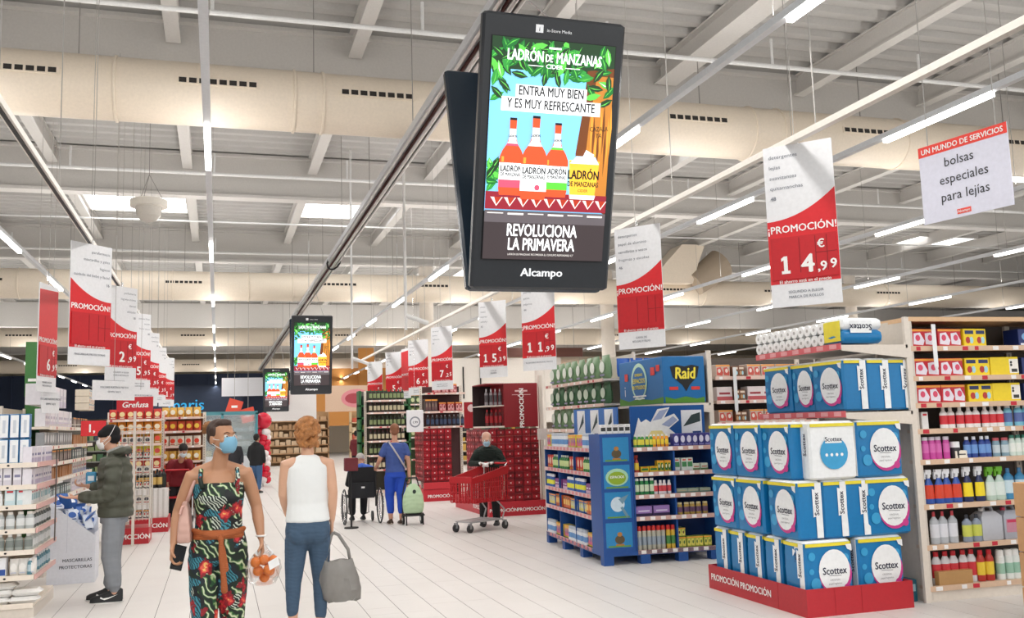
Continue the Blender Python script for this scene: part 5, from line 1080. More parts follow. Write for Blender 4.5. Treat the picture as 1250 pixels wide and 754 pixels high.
for k in range(4): t = thing('price_flag', f'small red price flag on the snack rack, {ORD[k]} from the top', 'sign', (-1.18, 20.35, 1.95 - .33 * k)); MB().box(0, .17, 0, .01, 0, .17).build('flag', SG[1], t); MB().box(.08, .09, .01, .16, .08, .10).build('arm', METAL, t); MB().text('1,9', .085, .06, .09, 0, -.003, bold=.02).build('lettering', SG[3], t)
t = thing('price_flag', 'red price flag sticking out at the man in green jacket, reading 1', 'sign', (-1.62, 12.9, 1.66), R(25)); MB().box(0, .30, 0, .01, 0, .19).build('flag', SG[1], t); MB().box(-.42, 0, .003, .008, .14, .15).build('arm', METAL, t); MB().text('1,', .12, .05, .14, 0, -.003, bold=.03).build('lettering', SG[3], t)

# ================================================================ FAR BACKGROUND
def signboard(x, y, z, w_, h, col, words, tc, label, size=None, name_='signboard', cat='sign'):
    t = thing(name_, label, cat, (x, y, z)); [MB().cyl((a, .02, h), (a, .02, 7.5 - z), .012, n=4).build('hanger_wire', hm('a9a6a2', .5), t) for a in (w_ * .1, w_ * .9)]; MB().box(0, w_, 0, .05, 0, h).build('panel', hm(col, .5), t)
    if words:
        q = MB(); n = len(words)
        for i, s_ in enumerate(words): q.text(s_, w_ / 2, h - (i + .8) * h / n, size or h / n * .6, 0, -.006, bold=.015)
        q.build('lettering', hm(tc, .5), t) if q.v else None
    return t
t = thing('counter_sign', 'glowing blue lettering of the fish counter on the dark back wall', 'sign', (-4.2, 60, 3.0)); MB().text('maris', 2.4, .1, .95, 0, 0, bold=.01).build('lettering', mat('lit_blue', hexc('2aa6e0'), .5, noise=0, emit=.35), t)
MB().box(-.5, 5.6, .02, .12, -.5, 1.6).build('panel', hm('27354e', .6), t)
signboard(.15, 40.5, 3.15, 2.3, .75, 'e3e4ea', [''], '9aa0ae', 'long pale signboard hanging far away, left of small screens')
signboard(2.0, 42.0, 2.1, 2.1, 1.3, 'e9e6e6', ['', ''], 'c04040', 'white far signboard with red pictures under the smallest screen')
q = MB(); [q.box(2.1 + i * .5, 2.45 + i * .5, 41.95, 41.98, 2.8, 3.2) for i in range(2)]; tag(q.build('poster', hm('c8444a', .5)), 'two small red food posters on the far white signboard', 'poster', kind='stuff')
_pt = signboard(3.95, 37, 2.35, 2.2, 1.0, 'd2b49c', [''], 'f0d8d8', 'cream and pink meat poster between the middle screen and orange wall', .5); MB().ell((1.2, .5), .6, .36, 0, -.01).build('pink_print', hm('d98a92', .5), _pt); MB().ell((1.1, .5), .35, .2, 0, -.02).build('red_print', hm('a8404c', .5), _pt)
for k, (x, z, r_) in enumerate(((.55, 2.55, .3), (1.0, 2.25, -.25))):
    t = thing('number_card', f'small red hanging number card, {("upper left", "lower right")[k]} one, over the far aisle', 'sign', (x, 34, z)); MB().cyl((0, .01, .2), (0, .01, 7.5 - z), .01, n=4).build('hanger_wire', hm('a9a6a2', .5), t); q = MB().box(-.24, .24, 0, .02, -.24, .24).build('card', hm('e0523c', .5), t); q.rotation_euler = (0, r_, 0); MB().box(-.1, .1, -.004, 0, -.04, .04).build('print', SG[3], t)
# bakery shelves and back counters
def back_unit(x, y, w_, h, label, cols, shelfc='c9a27a', nlev=5, seed=0, warm=True, name_='bakery_shelf', what='bakery goods'):
    rn = random.Random(seed); t = thing(name_, label, 'shelf', (x, y, 0)); MB().box(0, w_, .5, .55, 0, h).build('back_panel', hm('b5926a' if warm else '6a645e', .6), t); MB().box(0, .06, 0, .5, 0, h).build('side_panel', hm(shelfc, .5), t); MB().box(w_ - .06, w_, 0, .5, 0, h).build('side_panel', hm(shelfc, .5), t)
    ms = [hm(c, .5) for c in cols]
    for k in range(nlev):
        z = .2 + (h - .25) * k / nlev; MB().box(0, w_, 0, .5, z - .05, z).build('shelf', hm(shelfc, .5), t)
        x_ = .1; q = MB(); hh = (h - .25) / nlev * .75
        while x_ < w_ - .3: ww = rn.uniform(.12, .3); q.box(x_, x_ + ww, .08, .4, z, z + hh * rn.uniform(.5, 1), rn.randrange(len(ms))); x_ += ww + .04
        o = q.build('goods', ms, t); o['kind'] = 'stuff'
    return t
back_unit(2.3, 48, 3.0, 2.6, 'wooden bread rack at the end of the aisle, right of the balloons', ['c9a884', 'b5906a', 'd9c0a0'], 'b08a64', 6, 1)
back_unit(6.1, 46, 3.2, 2.5, 'warmly lit shelf unit of jars far away above the wheelchair', ['e8d8b8', '7a8a4a', 'c8604a', 'd8b060'], 'e0c49a', 5, 2)
back_unit(5.2, 34, 2.2, 1.3, 'low counter with coloured goods behind the woman in white', ['c8605a', '8a9a5a', 'e6dcc8', 'b8443c'], 'd8c0a0', 3, 3)
back_unit(8.6, 40, 4.6, 2.7, 'far shelf unit of red and dark packs behind the blue-clad woman', ['8a2430', '3a3a3a', 'c8a04a', '4a5a3a'], 'cfc0a8', 6, 4, False)
back_unit(-7.5, 44, 7.5, 2.0, 'far dark shelf unit along the left back with green goods', ['3f6a48', '8a9a6a', 'c8b88a', '3a4a5a'], '8a8a86', 4, 5, False)
back_unit(-1.0, 52, 4.0, 2.2, 'far open fridge unit at the end of the aisle, left side', ['5a6a70', 'a0b0b8', '3a4448', 'c8d0d0'], '7a8488', 5, 6, False)
back_unit(3.9, 27.5, 1.5, 2.75, 'green shelf unit of dark goods behind the wheelchair, left of wine shelf', ['2a3a2a', '4a5a3a', '8a8a4a', '1f2a22'], '2f6a3c', 7, 7, False)
t = thing('green_totem', 'dark green illuminated column at the end of green shelf unit', 'sign', (3.95, 26.4, 1.55)); MB().box(0, .62, 0, .3, -1.55, 1.15).build('column_body', hm('1f5a34', .45), t); MB().box(.12, .5, -.01, 0, .2, .75).build('lit_picture', hm('a8b83c', .4), t)
fx5 = gondola('wine_shelf', 'shelf of dark wine bottles behind the blue-clad woman', (3.55, 23.5, 0), 0, .95, .5, [2.35, 2.05, 1.7, 1.35, 1.0, .65, .13], 2.6, '', bay=.95, back=hm('3a3a30', .7), seed=16)
for k, z in enumerate([2.35, 2.05, 1.7, 1.35, 1.0, .65]): row(fx5, 'wine_bottle', 'bottle', P_bottle('wn%d' % (k % 2), .038, .27, ('1c241c', '2a1c1e')[k % 2], ('8a9a6a', 'c8c0a0')[k % 2], ('3a4a2c', '5a1c24')[k % 2], .35), .08, 9, .1, .08, z, ('green wine bottle', 'dark red wine bottle')[k % 2], ORD[k] + ' wine shelf')
fx6 = gondola('wine_rack', 'second wine shelf with green topped packs left of the wine bottles', (4.75, 30, 0), 0, 1.6, .5, [2.4, 2.05, 1.7, 1.35, 1.0, .65, .13], 2.7, '', bay=.8, back=hm('3a4a30', .7), seed=17)
for k, z in enumerate([2.4, 2.05, 1.7, 1.35]): row(fx6, 'green_pack', 'box', P_box('gp%d' % (k % 2), .16, .2, .24, ('3f5a34', '6a7a3a')[k % 2], 'c8d0a0', '2a3a2a', 1), .12, 8, .185, .08, z, ('green pack', 'olive pack')[k % 2], ORD[k] + ' wine rack level')
# white wall boards behind red stacks
signboard(6.8, 32, 1.7, 5.0, 2.3, 'ece6de', [], '', 'large plain white board rising behind the red promotion tower', name_='wall_board', cat='board')
signboard(9.3, 31.6, 4.0, 3.2, .32, '5e3226', [], '', 'dark brown fascia strip above the white board', name_='fascia', cat='board')
for k in range(4): tag(MB().box(0, .04, 0, .04, 0, 1.1).build('board_frame', BLACK, loc=(6.9 + k * .62, 31.955, 2.6)), f'thin black frame post on the white board, {ORD[k]} from left', 'post', 'black posts on the white board')
# low chiller, trolleys and stands by the left aisle
t = thing('service_kiosk', 'glass service kiosk with teal frame behind the woman in floral dress', 'kiosk', (-.9, 30, 0)); GK = mat('kiosk_glass', (.75, .85, .88), .1, noise=0, trans=.6, alpha=.5); FR = hm('4f8f9a', .4)
for a, b in ((0, 0), (2.0, 0), (0, 1.2), (2.0, 1.2), (1.0, 0)): MB().box(a, a + .07, b, b + .07, 0, 2.25).build('frame_post', FR, t)
MB().box(0, 2.07, 0, 1.27, 2.2, 2.3).build('roof', FR, t); MB().box(.07, 2.0, .02, .04, .95, 2.2).build('glass_pane', GK, t); MB().box(0, 2.07, 0, .6, 0, .95).build('counter', hm('c9ccd0', .4), t)
rnb = random.Random(33)
t = thing('balloon_column', 'twisted column of red and white balloons at the end of the aisle', 'balloons', (1.35, 30.5, 0))
b0 = {}
for k in range(10):
    for j in range(4):
        c = 'r' if (j + k) % 4 < 2 else 'w'; a = j * PI / 2 + k * .4; loc = (.13 * math.cos(a), .13 * math.sin(a), .2 + k * .16)
        if c not in b0: b0[c] = MB().ball((0, 0, 0), .12, n=10).build('balloon', hm('d8203c' if c == 'r' else 'f0e6e6', .25), t, smooth=True); o = b0[c]
        else: o = b0[c].copy(); COL.objects.link(o)
        o.location = loc
MB().ball((0, 0, 2.0), .26, n=14).build('top_balloon', hm('d8203c', .25), t, smooth=True); MB().cyl((0, 0, 0), (0, 0, 1.8), .02, n=6).build('pole', hm('d0d0d0', .4), t)
# pendant light arms over the right aisle
for k, (x, y, z0, z1) in enumerate(((2.72, 14.1, 3.12, 4.8), (2.63, 19.5, 2.88, 4.6))):
    t = thing('camera_pole', ('long white drop pole with a small angled arm, right one', 'long white drop pole with a small angled arm, left one')[k], 'pole', (x, y, z0)); MB().cyl((0, 0, 0), (0, 0, 7.5 - z0), .022, n=8).build('pole', PIPE, t); MB().cyl((0, 0, .22), (.34, 0, .1), .035, n=8).build('arm', PIPE, t)
# ================================================================ PEOPLE
def V(*a): return Vector(a)
class Body:
    # collects rounded chains that are fused into one continuous surface
    def __init__(s): s.b = MB()
    def chain(s, pts, n=12, flat=None):
        P_ = [Vector(p[:3]) for p in pts]; rr = [p[3] for p in pts]; out = []
        d0 = (P_[1] - P_[0]).normalized(); d1 = (P_[-1] - P_[-2]).normalized()
        path = [(P_[0] - d0 * rr[0] * .95, rr[0] * .3), (P_[0] - d0 * rr[0] * .6, rr[0] * .8)] + list(zip(P_, rr)) + [(P_[-1] + d1 * rr[-1] * .6, rr[-1] * .8), (P_[-1] + d1 * rr[-1] * .95, rr[-1] * .3)]
        s.b.tube([p for p, _ in path], [r for _, r in path], n); return s
    def rings(s, rg, n=20, closed_ends=True):
        # rg: (cx, cy, z, rx, ry)
        a = rg[0]; z = rg[-1]
        L = [(a[0], a[1], a[2] - .012, a[3] * .7, a[4] * .7)] + list(rg) + [(z[0], z[1], z[2] + .012, z[3] * .7, z[4] * .7)]
        s.b.loft([[(c[0] + c[3] * math.cos(2 * PI * i / n), c[1] + c[4] * math.sin(2 * PI * i / n), c[2]) for i in range(n)] for c in L]); return s
    def ell(s, c, rx, ry, rz, M=None, n=16):
        s.b.ball((0, 0, 0), rx, ry, rz, n, 0, (M or Matrix()) @ Matrix.Translation(c)); return s
    def hand(s, w, d, nrm, sd, curl=.5, k=1.0, spread=.0):
        w = Vector(w); d = Vector(d).normalized(); nrm = Vector(nrm); nrm = (nrm - nrm.dot(d) * d).normalized(); a = d.cross(nrm) * sd
        for o in (-.026, -.009, .009, .026): s.chain([tuple(w + a * o * .6 * k) + (.015 * k,), tuple(w + d * .085 * k + a * o * k) + (.0125 * k,)], 8)
        for i, (o, ln) in enumerate(((-.030, .8), (-.010, .95), (.011, 1.0), (.031, .92))):
            p = w + d * .088 * k + a * o * k; dd = (d + a * o * spread * 8).normalized(); pts = [tuple(p) + (.0092 * k,)]
            for seg, l in enumerate((.036, .026, .021)):
                dd = (Matrix.Rotation(curl * (.6 if seg == 0 else 1.0) * -1, 3, (dd.cross(nrm)).normalized()) @ dd) if False else (dd * math.cos(curl * (.7 if seg == 0 else 1)) + nrm_for(dd, nrm, d) * math.sin(curl * (.7 if seg == 0 else 1))).normalized()
                p = p + dd * l * ln * k; pts.append(tuple(p) + ((.0088 - .0008 * seg) * k,))
            s.chain(pts, 8)
        p = w + d * .03 * k + a * .032 * k; t1 = (d * .7 + a * .6 + nrm * .35).normalized(); t2 = (d * .8 + a * .1 + nrm * .6).normalized()
        s.chain([tuple(w + d * .015 * k + a * .015 * k) + (.015 * k,), tuple(p) + (.0135 * k,), tuple(p + t1 * .036 * k) + (.011 * k,), tuple(p + t1 * .036 * k + t2 * .03 * k) + (.0095 * k,)], 8); return s
    def head(s, c, yaw=0, pitch=0, k=1.0):
        M = Matrix.Translation(c) @ Matrix.Rotation(yaw, 4, 'Z') @ Matrix.Rotation(pitch, 4, 'X') @ Matrix.Scale(k, 4); s.M = M
        s.ell((0, .018, .035), .074, .092, .082, M); s.ell((0, -.022, -.012), .064, .070, .088, M); s.ell((0, -.045, -.078), .040, .040, .030, M); s.ell((0, -.02, -.055), .056, .055, .05, M)
        s.ell((0, -.078, .028), .045, .018, .012, M)
        for x in (-1, 1): s.ell((x * .074, .012, -.01), .010, .020, .032, M); s.ell((x * .038, -.066, -.022), .022, .022, .02, M)
        T = lambda p, r: tuple(M @ Vector(p)) + (r * k,)
        s.chain([T((0, -.088, .016), .008), T((0, -.103, -.018), .0115), T((0, -.098, -.028), .012)], 8); s.ell((0, -.088, -.030), .017, .012, .009, M)
        s.ell((0, -.083, -.052), .023, .010, .006, M); s.ell((0, -.082, -.062), .021, .010, .007, M)
        return s
    def out(s, name, mats, parent, voxel=.01, it=3, region=None, disp=0, dscale=.03, matrix=None):
        o = s.b.build('raw', mats if isinstance(mats, list) else [mats]); r = o.modifiers.new('r', 'REMESH'); r.mode = 'VOXEL'; r.voxel_size = voxel; r.use_smooth_shade = True
        if it: q = o.modifiers.new('s', 'SMOOTH'); q.factor = .5; q.iterations = it
        if disp:
            tx = bpy.data.textures.new('n', 'CLOUDS'); tx.noise_scale = dscale; q = o.modifiers.new('d', 'DISPLACE'); q.texture = tx; q.strength = disp; q.texture_coords = 'LOCAL'
        dg = bpy.context.evaluated_depsgraph_get(); me = bpy.data.meshes.new_from_object(o.evaluated_get(dg)); me.name = name
        old = o.data; bpy.data.objects.remove(o); bpy.data.meshes.remove(old)
        me.materials.clear()
        for M in (mats if isinstance(mats, list) else [mats]): me.materials.append(M)
        me.polygons.foreach_set('use_smooth', [True] * len(me.polygons))
        if region:
            for p in me.polygons: p.material_index = region(p.center)
        o = bpy.data.objects.new(name, me); COL.objects.link(o); o.parent = parent
        return o
def nrm_for(dd, nrm, d):
    ax = d.cross(nrm).normalized(); return ax.cross(dd).normalized() * 1.0
def eyes(t, M, skin, iris='4a3222', brow='4a3020'):
    for x in (-1, 1):
        b = MB(); b.ball((x * .029, -.077, .006), .0135, n=12, T=M); b.ball((x * .029, -.0885, .006), .006, .003, .006, 10, 1, M); b.build('eye', [hm('e8e4df', .3), hm(iris, .3)], t, smooth=True)
        MB().tube([M @ Vector((x * .012, -.092, .026)), M @ Vector((x * .03, -.092, .032)), M @ Vector((x * .048, -.082, .026))], .0026, 6).build('eyebrow', hm(brow, .7), t)
def face_mask(t, M, col, white=False):
    b = MB(); rings = []
    for j, (z, w_, dep) in enumerate(((.002, .034, -.106), (-.012, .048, -.116), (-.035, .058, -.118), (-.058, .056, -.112), (-.08, .046, -.104), (-.098, .03, -.088))):
        rings.append([M @ Vector((w_ * math.sin(a), dep + .075 * (1 - math.cos(a)) ** 1.0 * (w_ / .058), z)) for a in [(-1.45 + 2.9 * i / 12) for i in range(13)]])
    b.loft(rings, 0, None, False, False)
    o = b.build('face_mask', col, t, smooth=True); md = o.modifiers.new('s', 'SOLIDIFY'); md.thickness = .003
    for x in (-1, 1):
        for z in (-.015, -.075): MB().tube([M @ Vector((x * .05, -.06, z)), M @ Vector((x * .068, -.03, z * .7)), M @ Vector((x * .078, .012, -.01 + (z + .04) * .5))], .0018, 5).build('ear_loop', hm('e8ecee', .5), t)
def skin(h): return mat('skin_' + h, hexc(h), .5, noise=.03, scale=14, sss=.06)
def shoe(t, toe, heel, w_, m_up, m_sole, h=.10, name='shoe'):
    # toe, heel: ground points
    toe, heel = Vector(toe), Vector(heel); d = (toe - heel).normalized(); a = d.cross(V(0, 0, 1)); L = (toe - heel).length
    prof = [(0, .75, h * .9), (.06, .9, h), (.2, 1, h * 1.05), (.35, 1, h * .95), (.5, 1, h * .72), (.7, 1.1, h * .55), (.88, 1, h * .42), (.97, .7, h * .3)]
    rings = []
    for u, ws, hh in prof:
        c = heel + d * L * u; rings.append([c + a * (w_ / 2 * ws * math.cos(an)) * (1 if math.sin(an) < .3 else .85) + V(0, 0, max(.012, .015 + hh * max(0, math.sin(an)))) for an in [2 * PI * i / 14 for i in range(14)]])
    o = MB().loft(rings).build(name, m_up, t, smooth=R(60))
    r2 = []
    for zz, e in ((0, .98), (.018, 1.03), (.024, .98)):
        r2.append([heel + d * L * (.5 + .52 * math.cos(an) * e) + a * (w_ / 2 * 1.05 * math.sin(an) * e * (1.0 if math.cos(an) > 0 else .88)) + V(0, 0, zz) for an in [2 * PI * i / 20 for i in range(20)]])
    MB().loft(r2).build('sole', m_sole, o, smooth=R(40))
    return o

def floral():
    M = bpy.data.materials.new('floral_fabric'); M.use_nodes = True; nt = M.node_tree; b = nt.nodes['Principled BSDF']; b.inputs['Roughness'].default_value = .6
    N = nt.nodes.new; Lk = nt.links.new; tc = N('ShaderNodeTexCoord')
    def ramp(src, stops, const=True):
        r = N('ShaderNodeValToRGB'); r.color_ramp.interpolation = 'CONSTANT' if const else 'LINEAR'; e = r.color_ramp.elements
        e[0].position, e[0].color = stops[0][0], stops[0][1] + (1,); e[1].position, e[1].color = stops[1][0], stops[1][1] + (1,)
        for p, c in stops[2:]: q = e.new(p); q.color = c + (1,)
        Lk(src, r.inputs[0]); return r.outputs[0]
    def mix(f, a, c):
        m_ = N('ShaderNodeMix'); m_.data_type = 'RGBA'; Lk(f, m_.inputs[0])
        for i, v in ((6, a), (7, c)):
            if isinstance(v, tuple): m_.inputs[i].default_value = v + (1,)
            else: Lk(v, m_.inputs[i])
        return m_.outputs[2]
    mp = N('ShaderNodeMapping'); mp.inputs['Rotation'].default_value = (.3, .5, .6); Lk(tc.outputs['Object'], mp.inputs[0])
    w_ = N('ShaderNodeTexWave'); w_.inputs['Scale'].default_value = 9; w_.inputs['Distortion'].default_value = 9; w_.inputs['Detail'].default_value = 1.5; w_.inputs['Detail Scale'].default_value = 1.4; Lk(mp.outputs[0], w_.inputs['Vector'])
    w2 = N('ShaderNodeTexWave'); w2.inputs['Scale'].default_value = 20; w2.inputs['Distortion'].default_value = 8; Lk(mp.outputs[0], w2.inputs['Vector'])
    z = N('ShaderNodeTexNoise'); z.inputs['Scale'].default_value = 7; z.inputs['Detail'].default_value = 0; Lk(tc.outputs['Object'], z.inputs['Vector'])
    z2 = N('ShaderNodeTexNoise'); z2.inputs['Scale'].default_value = 11; z2.inputs['Detail'].default_value = 0; mp2 = N('ShaderNodeMapping'); mp2.inputs['Location'].default_value = (3, 1, 2); Lk(tc.outputs['Object'], mp2.inputs[0]); Lk(mp2.outputs[0], z2.inputs['Vector'])
    base = ramp(z.outputs[0], [(0, hexc('0d1216')), (.47, hexc('12251c')), (.62, hexc('15202a'))])
    leaf = ramp(w_.outputs['Fac'], [(0, hexc('12231a')), (.40, hexc('1f4a2c')), (.66, hexc('4f7a40')), (.80, hexc('9fb884')), (.94, hexc('cfd6ba'))])
    lm = ramp(z2.outputs[0], [(0, (0, 0, 0)), (.49, (1, 1, 1))]); c1 = mix(lm, base, leaf)
    wl = ramp(w2.outputs['Fac'], [(0, hexc('16241f')), (.62, hexc('c9d2c4'))]); wm = ramp(z.outputs[0], [(0, (1, 1, 1)), (.37, (0, 0, 0))]); c2 = mix(wm, c1, wl)
    tm_ = ramp(z2.outputs[0], [(0, (1, 1, 1)), (.36, (0, 0, 0))]); teal = ramp(w2.outputs['Fac'], [(0, hexc('123a46')), (.45, hexc('3f8a9a'))]); c2 = mix(tm_, c2, teal)
    vo = N('ShaderNodeTexVoronoi'); vo.inputs['Scale'].default_value = 10; dn = N('ShaderNodeTexNoise'); dn.inputs['Scale'].default_value = 28; Lk(tc.outputs['Object'], dn.inputs['Vector'])
    ad = N('ShaderNodeVectorMath'); ad.operation = 'SCALE'; ad.inputs['Scale'].default_value = .09; Lk(dn.outputs['Color'], ad.inputs[0]); a2 = N('ShaderNodeVectorMath'); Lk(tc.outputs['Object'], a2.inputs[0]); Lk(ad.outputs[0], a2.inputs[1]); Lk(a2.outputs[0], vo.inputs['Vector'])
    fm = ramp(vo.outputs['Distance'], [(0, (1, 1, 1)), (.42, (0, 0, 0))]); sp_ = N('ShaderNodeSeparateColor'); Lk(vo.outputs['Color'], sp_.inputs[0]); sel = ramp(sp_.outputs[0], [(0, (0, 0, 0)), (.45, (1, 1, 1))])
    fc = ramp(vo.outputs['Distance'], [(0, hexc('f2c070')), (.10, hexc('e2604a')), (.20, hexc('c92a35')), (.30, hexc('8a1a24'))]); mm = N('ShaderNodeMath'); mm.operation = 'MULTIPLY'; Lk(fm, mm.inputs[0]); Lk(sel, mm.inputs[1])
    c3 = mix(mm.outputs[0], c2, fc); Lk(c3, b.inputs['Base Color']); return M
FLORAL = floral()

def wave_fabric(name, h, scale, strength, rough=.75, rot=(0, 0, 0), noise_col=.1, dist=3, lin=1.0):
    M = bpy.data.materials.new(name); M.use_nodes = True; nt = M.node_tree; b = nt.nodes['Principled BSDF']; b.inputs['Roughness'].default_value = rough; N = nt.nodes.new; Lk = nt.links.new
    tc = N('ShaderNodeTexCoord'); mp = N('ShaderNodeMapping'); mp.inputs['Rotation'].default_value = rot; Lk(tc.outputs['Object'], mp.inputs[0]); w_ = N('ShaderNodeTexWave'); w_.bands_direction = 'Z'; w_.inputs['Scale'].default_value = scale; w_.inputs['Distortion'].default_value = dist; w_.inputs['Detail'].default_value = 1; w_.inputs['Detail Scale'].default_value = lin; Lk(mp.outputs[0], w_.inputs['Vector'])
    bp = N('ShaderNodeBump'); bp.inputs['Strength'].default_value = strength; bp.inputs['Distance'].default_value = .02; Lk(w_.outputs['Fac'], bp.inputs['Height']); Lk(bp.outputs[0], b.inputs['Normal'])
    n = N('ShaderNodeTexNoise'); n.inputs['Scale'].default_value = 6; Lk(tc.outputs['Object'], n.inputs['Vector']); mx = N('ShaderNodeMix'); mx.data_type = 'RGBA'; c = hexc(h); mx.inputs[6].default_value = tuple(v * (1 - noise_col * 2) for v in c) + (1,); mx.inputs[7].default_value = tuple(min(1, v * (1 + noise_col * 2)) for v in c) + (1,); Lk(n.outputs[0], mx.inputs[0]); Lk(mx.outputs[2], b.inputs['Base Color']); return M

# ---------------------------------------------------------------- woman in the floral jumpsuit
t = thing('person', 'woman in tropical print jumpsuit and light blue mask walking with oranges and a phone', 'person', (.012, 6.3, 0))
SK = skin('b98868'); B = Body()
hy = .62
torso = [(0, .01, .86, .155, .105), (.0, .01, .93, .160, .112), (0, .005, 1.0, .142, .098), (0, 0, 1.08, .120, .085), (0, -.004, 1.16, .122, .09), (0, -.012, 1.25, .142, .105), (0, -.006, 1.32, .148, .10), (-.002, .004, 1.375, .130, .072), (-.002, .008, 1.405, .075, .055)]
B.rings(torso)
B.chain([(-.002, .012, 1.38, .055), (.0, .004, 1.45, .048), (.012, .0, 1.52, .048)])
for s_ in (-1, 1): B.chain([(0, .02, 1.455, .036), (s_ * .07, .018, 1.428, .036), (s_ * .135, .01, 1.402, .038)])
B.head((.018, -.012, 1.612), hy, -.05, .98)
for sx_, sh_, el, wr in ((-1, (-.165, .005, 1.378), (-.240, .02, 1.165), (-.262, -.06, .985)), (1, (.165, .005, 1.388), (.228, .02, 1.178), (.252, -.05, .992))):
    B.chain([(sx_ * .10, .008, 1.372, .052), sh_ + (.049,), tuple((Vector(sh_) * .55 + Vector(el) * .45)) + (.043,), el + (.036,), tuple(Vector(el) * .6 + Vector(wr) * .4) + (.037,), wr + (.023,)])
B.hand((-.264, -.064, .972), (-.03, -.25, -1), (1, -.25, 0), 1, .85, .95); B.hand((.254, -.052, .978), (.1, -.2, -1), (-1, 0, .0), -1, 1.0, .95)
for sx_, hp, kn, an in ((-1, (-.082, .01, .88), (-.072, -.05, .50), (-.075, -.04, .09)), (1, (.082, .01, .88), (.078, .03, .50), (.078, .14, .12))):
    B.chain([hp + (.086,), tuple(Vector(hp) * .5 + Vector(kn) * .5) + (.074,), kn + (.054,), tuple(Vector(kn) * .6 + Vector(an) * .4) + (.05,), an + (.034,)])
B.chain([(-.075, -.03, .045, .036), (-.078, -.15, .035, .032)]); B.chain([(.078, .13, .07, .036), (.08, .02, .035, .032)])
B.out('body', SK, t, .0072, 3); HM = B.M
D = Body(); off = .012
D.rings([(0, .01, .86, .172, .122), (.0, .01, .93, .178, .125), (0, .005, 1.0, .163, .115), (0, 0, 1.08, .141, .102), (0, -.006, 1.16, .141, .106), (0, -.014, 1.25, .153, .119), (0, -.008, 1.305, .156, .112), (0, -.004, 1.335, .150, .100)])
for sx_ in (-1, 1): D.ell((sx_ * .062, -.085, 1.245), .062, .045, .06)
for hp, kn, an in (((-.086, .01, .88), (-.078, -.05, .50), (-.079, -.04, .13)), ((.086, .01, .88), (.084, .03, .50), (.082, .14, .16))):
    D.chain([hp + (.098,), tuple(Vector(hp) * .5 + Vector(kn) * .5) + (.092,), kn + (.076,), tuple(Vector(kn) * .5 + Vector(an) * .5) + (.068,), an + (.056,)])
D.out('jumpsuit', FLORAL, t, .0085, 3, disp=.006, dscale=.09)
for sx_ in (-1, 1):
    q = MB(); q.tube([V(sx_ * .098, -.112, 1.31), V(sx_ * .112, -.085, 1.365), V(sx_ * .108, -.03, 1.418), V(sx_ * .104, .03, 1.415), V(sx_ * .10, .085, 1.36), V(sx_ * .09, .10, 1.31)], .014, 8); q.build('shoulder_strap', FLORAL, t, smooth=True)
TAN = wave_fabric('tan_belt', 'a8592c', 30, .3, .7)
Bt = Body(); Bt.rings([(0, .0, 1.0, .161, .118), (0, 0, 1.03, .154, .112), (0, 0, 1.055, .146, .106)]); Bt.chain([(-.15, -.03, 1.055, .016), (-.08, -.10, 1.035, .018), (.0, -.118, 1.015, .02), (.08, -.10, 1.03, .018), (.15, -.03, 1.05, .016)]); Bt.out('belt', TAN, t, .008, 2)
Bt = Body(); Bt.chain([(.01, -.14, 1.01, .022), (.015, -.15, .99, .016), (.012, -.15, .9, .014), (.03, -.152, .78, .017), (.035, -.155, .70, .022)]); Bt.chain([(.01, -.14, 1.0, .014), (.035, -.15, .92, .010), (.05, -.15, .82, .012)]); Bt.out('belt_tie', TAN, t, .006, 1)
H = Body(); H.ell((0, .034, .052), .0775, .088, .078, HM); H.ell((0, .05, .01), .07, .07, .06, HM); H.ell((0, -.012, .092), .056, .055, .032, HM)
for x in (-1, 1): H.ell((x * .066, .012, .042), .016, .035, .04, HM)
H.out('hair', hm('3a2419', .55), t, .007, 2, disp=.006, dscale=.012)
Hb = Body(); rn = random.Random(5)
for k in range(22): a = rn.uniform(0, 2 * PI); e = rn.uniform(-1.2, 1.2); Hb.ell((.036 * math.cos(a) * math.cos(e), .150 + .034 * math.sin(a) * math.cos(e), .075 + .034 * math.sin(e)), .016, .016, .016, HM, 8)
Hb.ell((0, .14, .075), .036, .036, .036, HM); Hb.out('hair_bun', hm('8a5a2e', .6), t, .006, 1, disp=.006, dscale=.01)
face_mask(t, HM, hm('7fb4d0', .6)); eyes(t, HM, SK)
MB().tube([V(.254 + .028 * math.cos(a), -.05 + .028 * math.sin(a), 1.0) for a in [i * PI / 6 for i in range(13)]], .007, 6).build('white_bracelet', hm('e9e6e4', .4), t, smooth=True)
for sx_, y_, x_ in ((-1, -.06, -.077), (1, .12, .08)): shoe(t, (x_, y_ - .16, .0), (x_, y_ + .06, 0), .085, hm('8a6a50', .5), hm('5a4636', .6), .05, 'sandal')
# phone held
t2 = thing('phone', 'black smartphone held low in the hand of woman in tropical print', 'phone', (-.236, 6.185, .835), R(20)); o = MB().rbox(-.037, .037, -.004, .004, 0, .15, .004).build('phone_body', hm('141416', .25), t2); o.rotation_euler = (-.25, .32, 0); o = MB().box(-.034, .034, -.0052, -.004, .006, .144).build('phone_glass', hm('1c1e22', .1), t2); o.rotation_euler = (-.25, .32, 0)
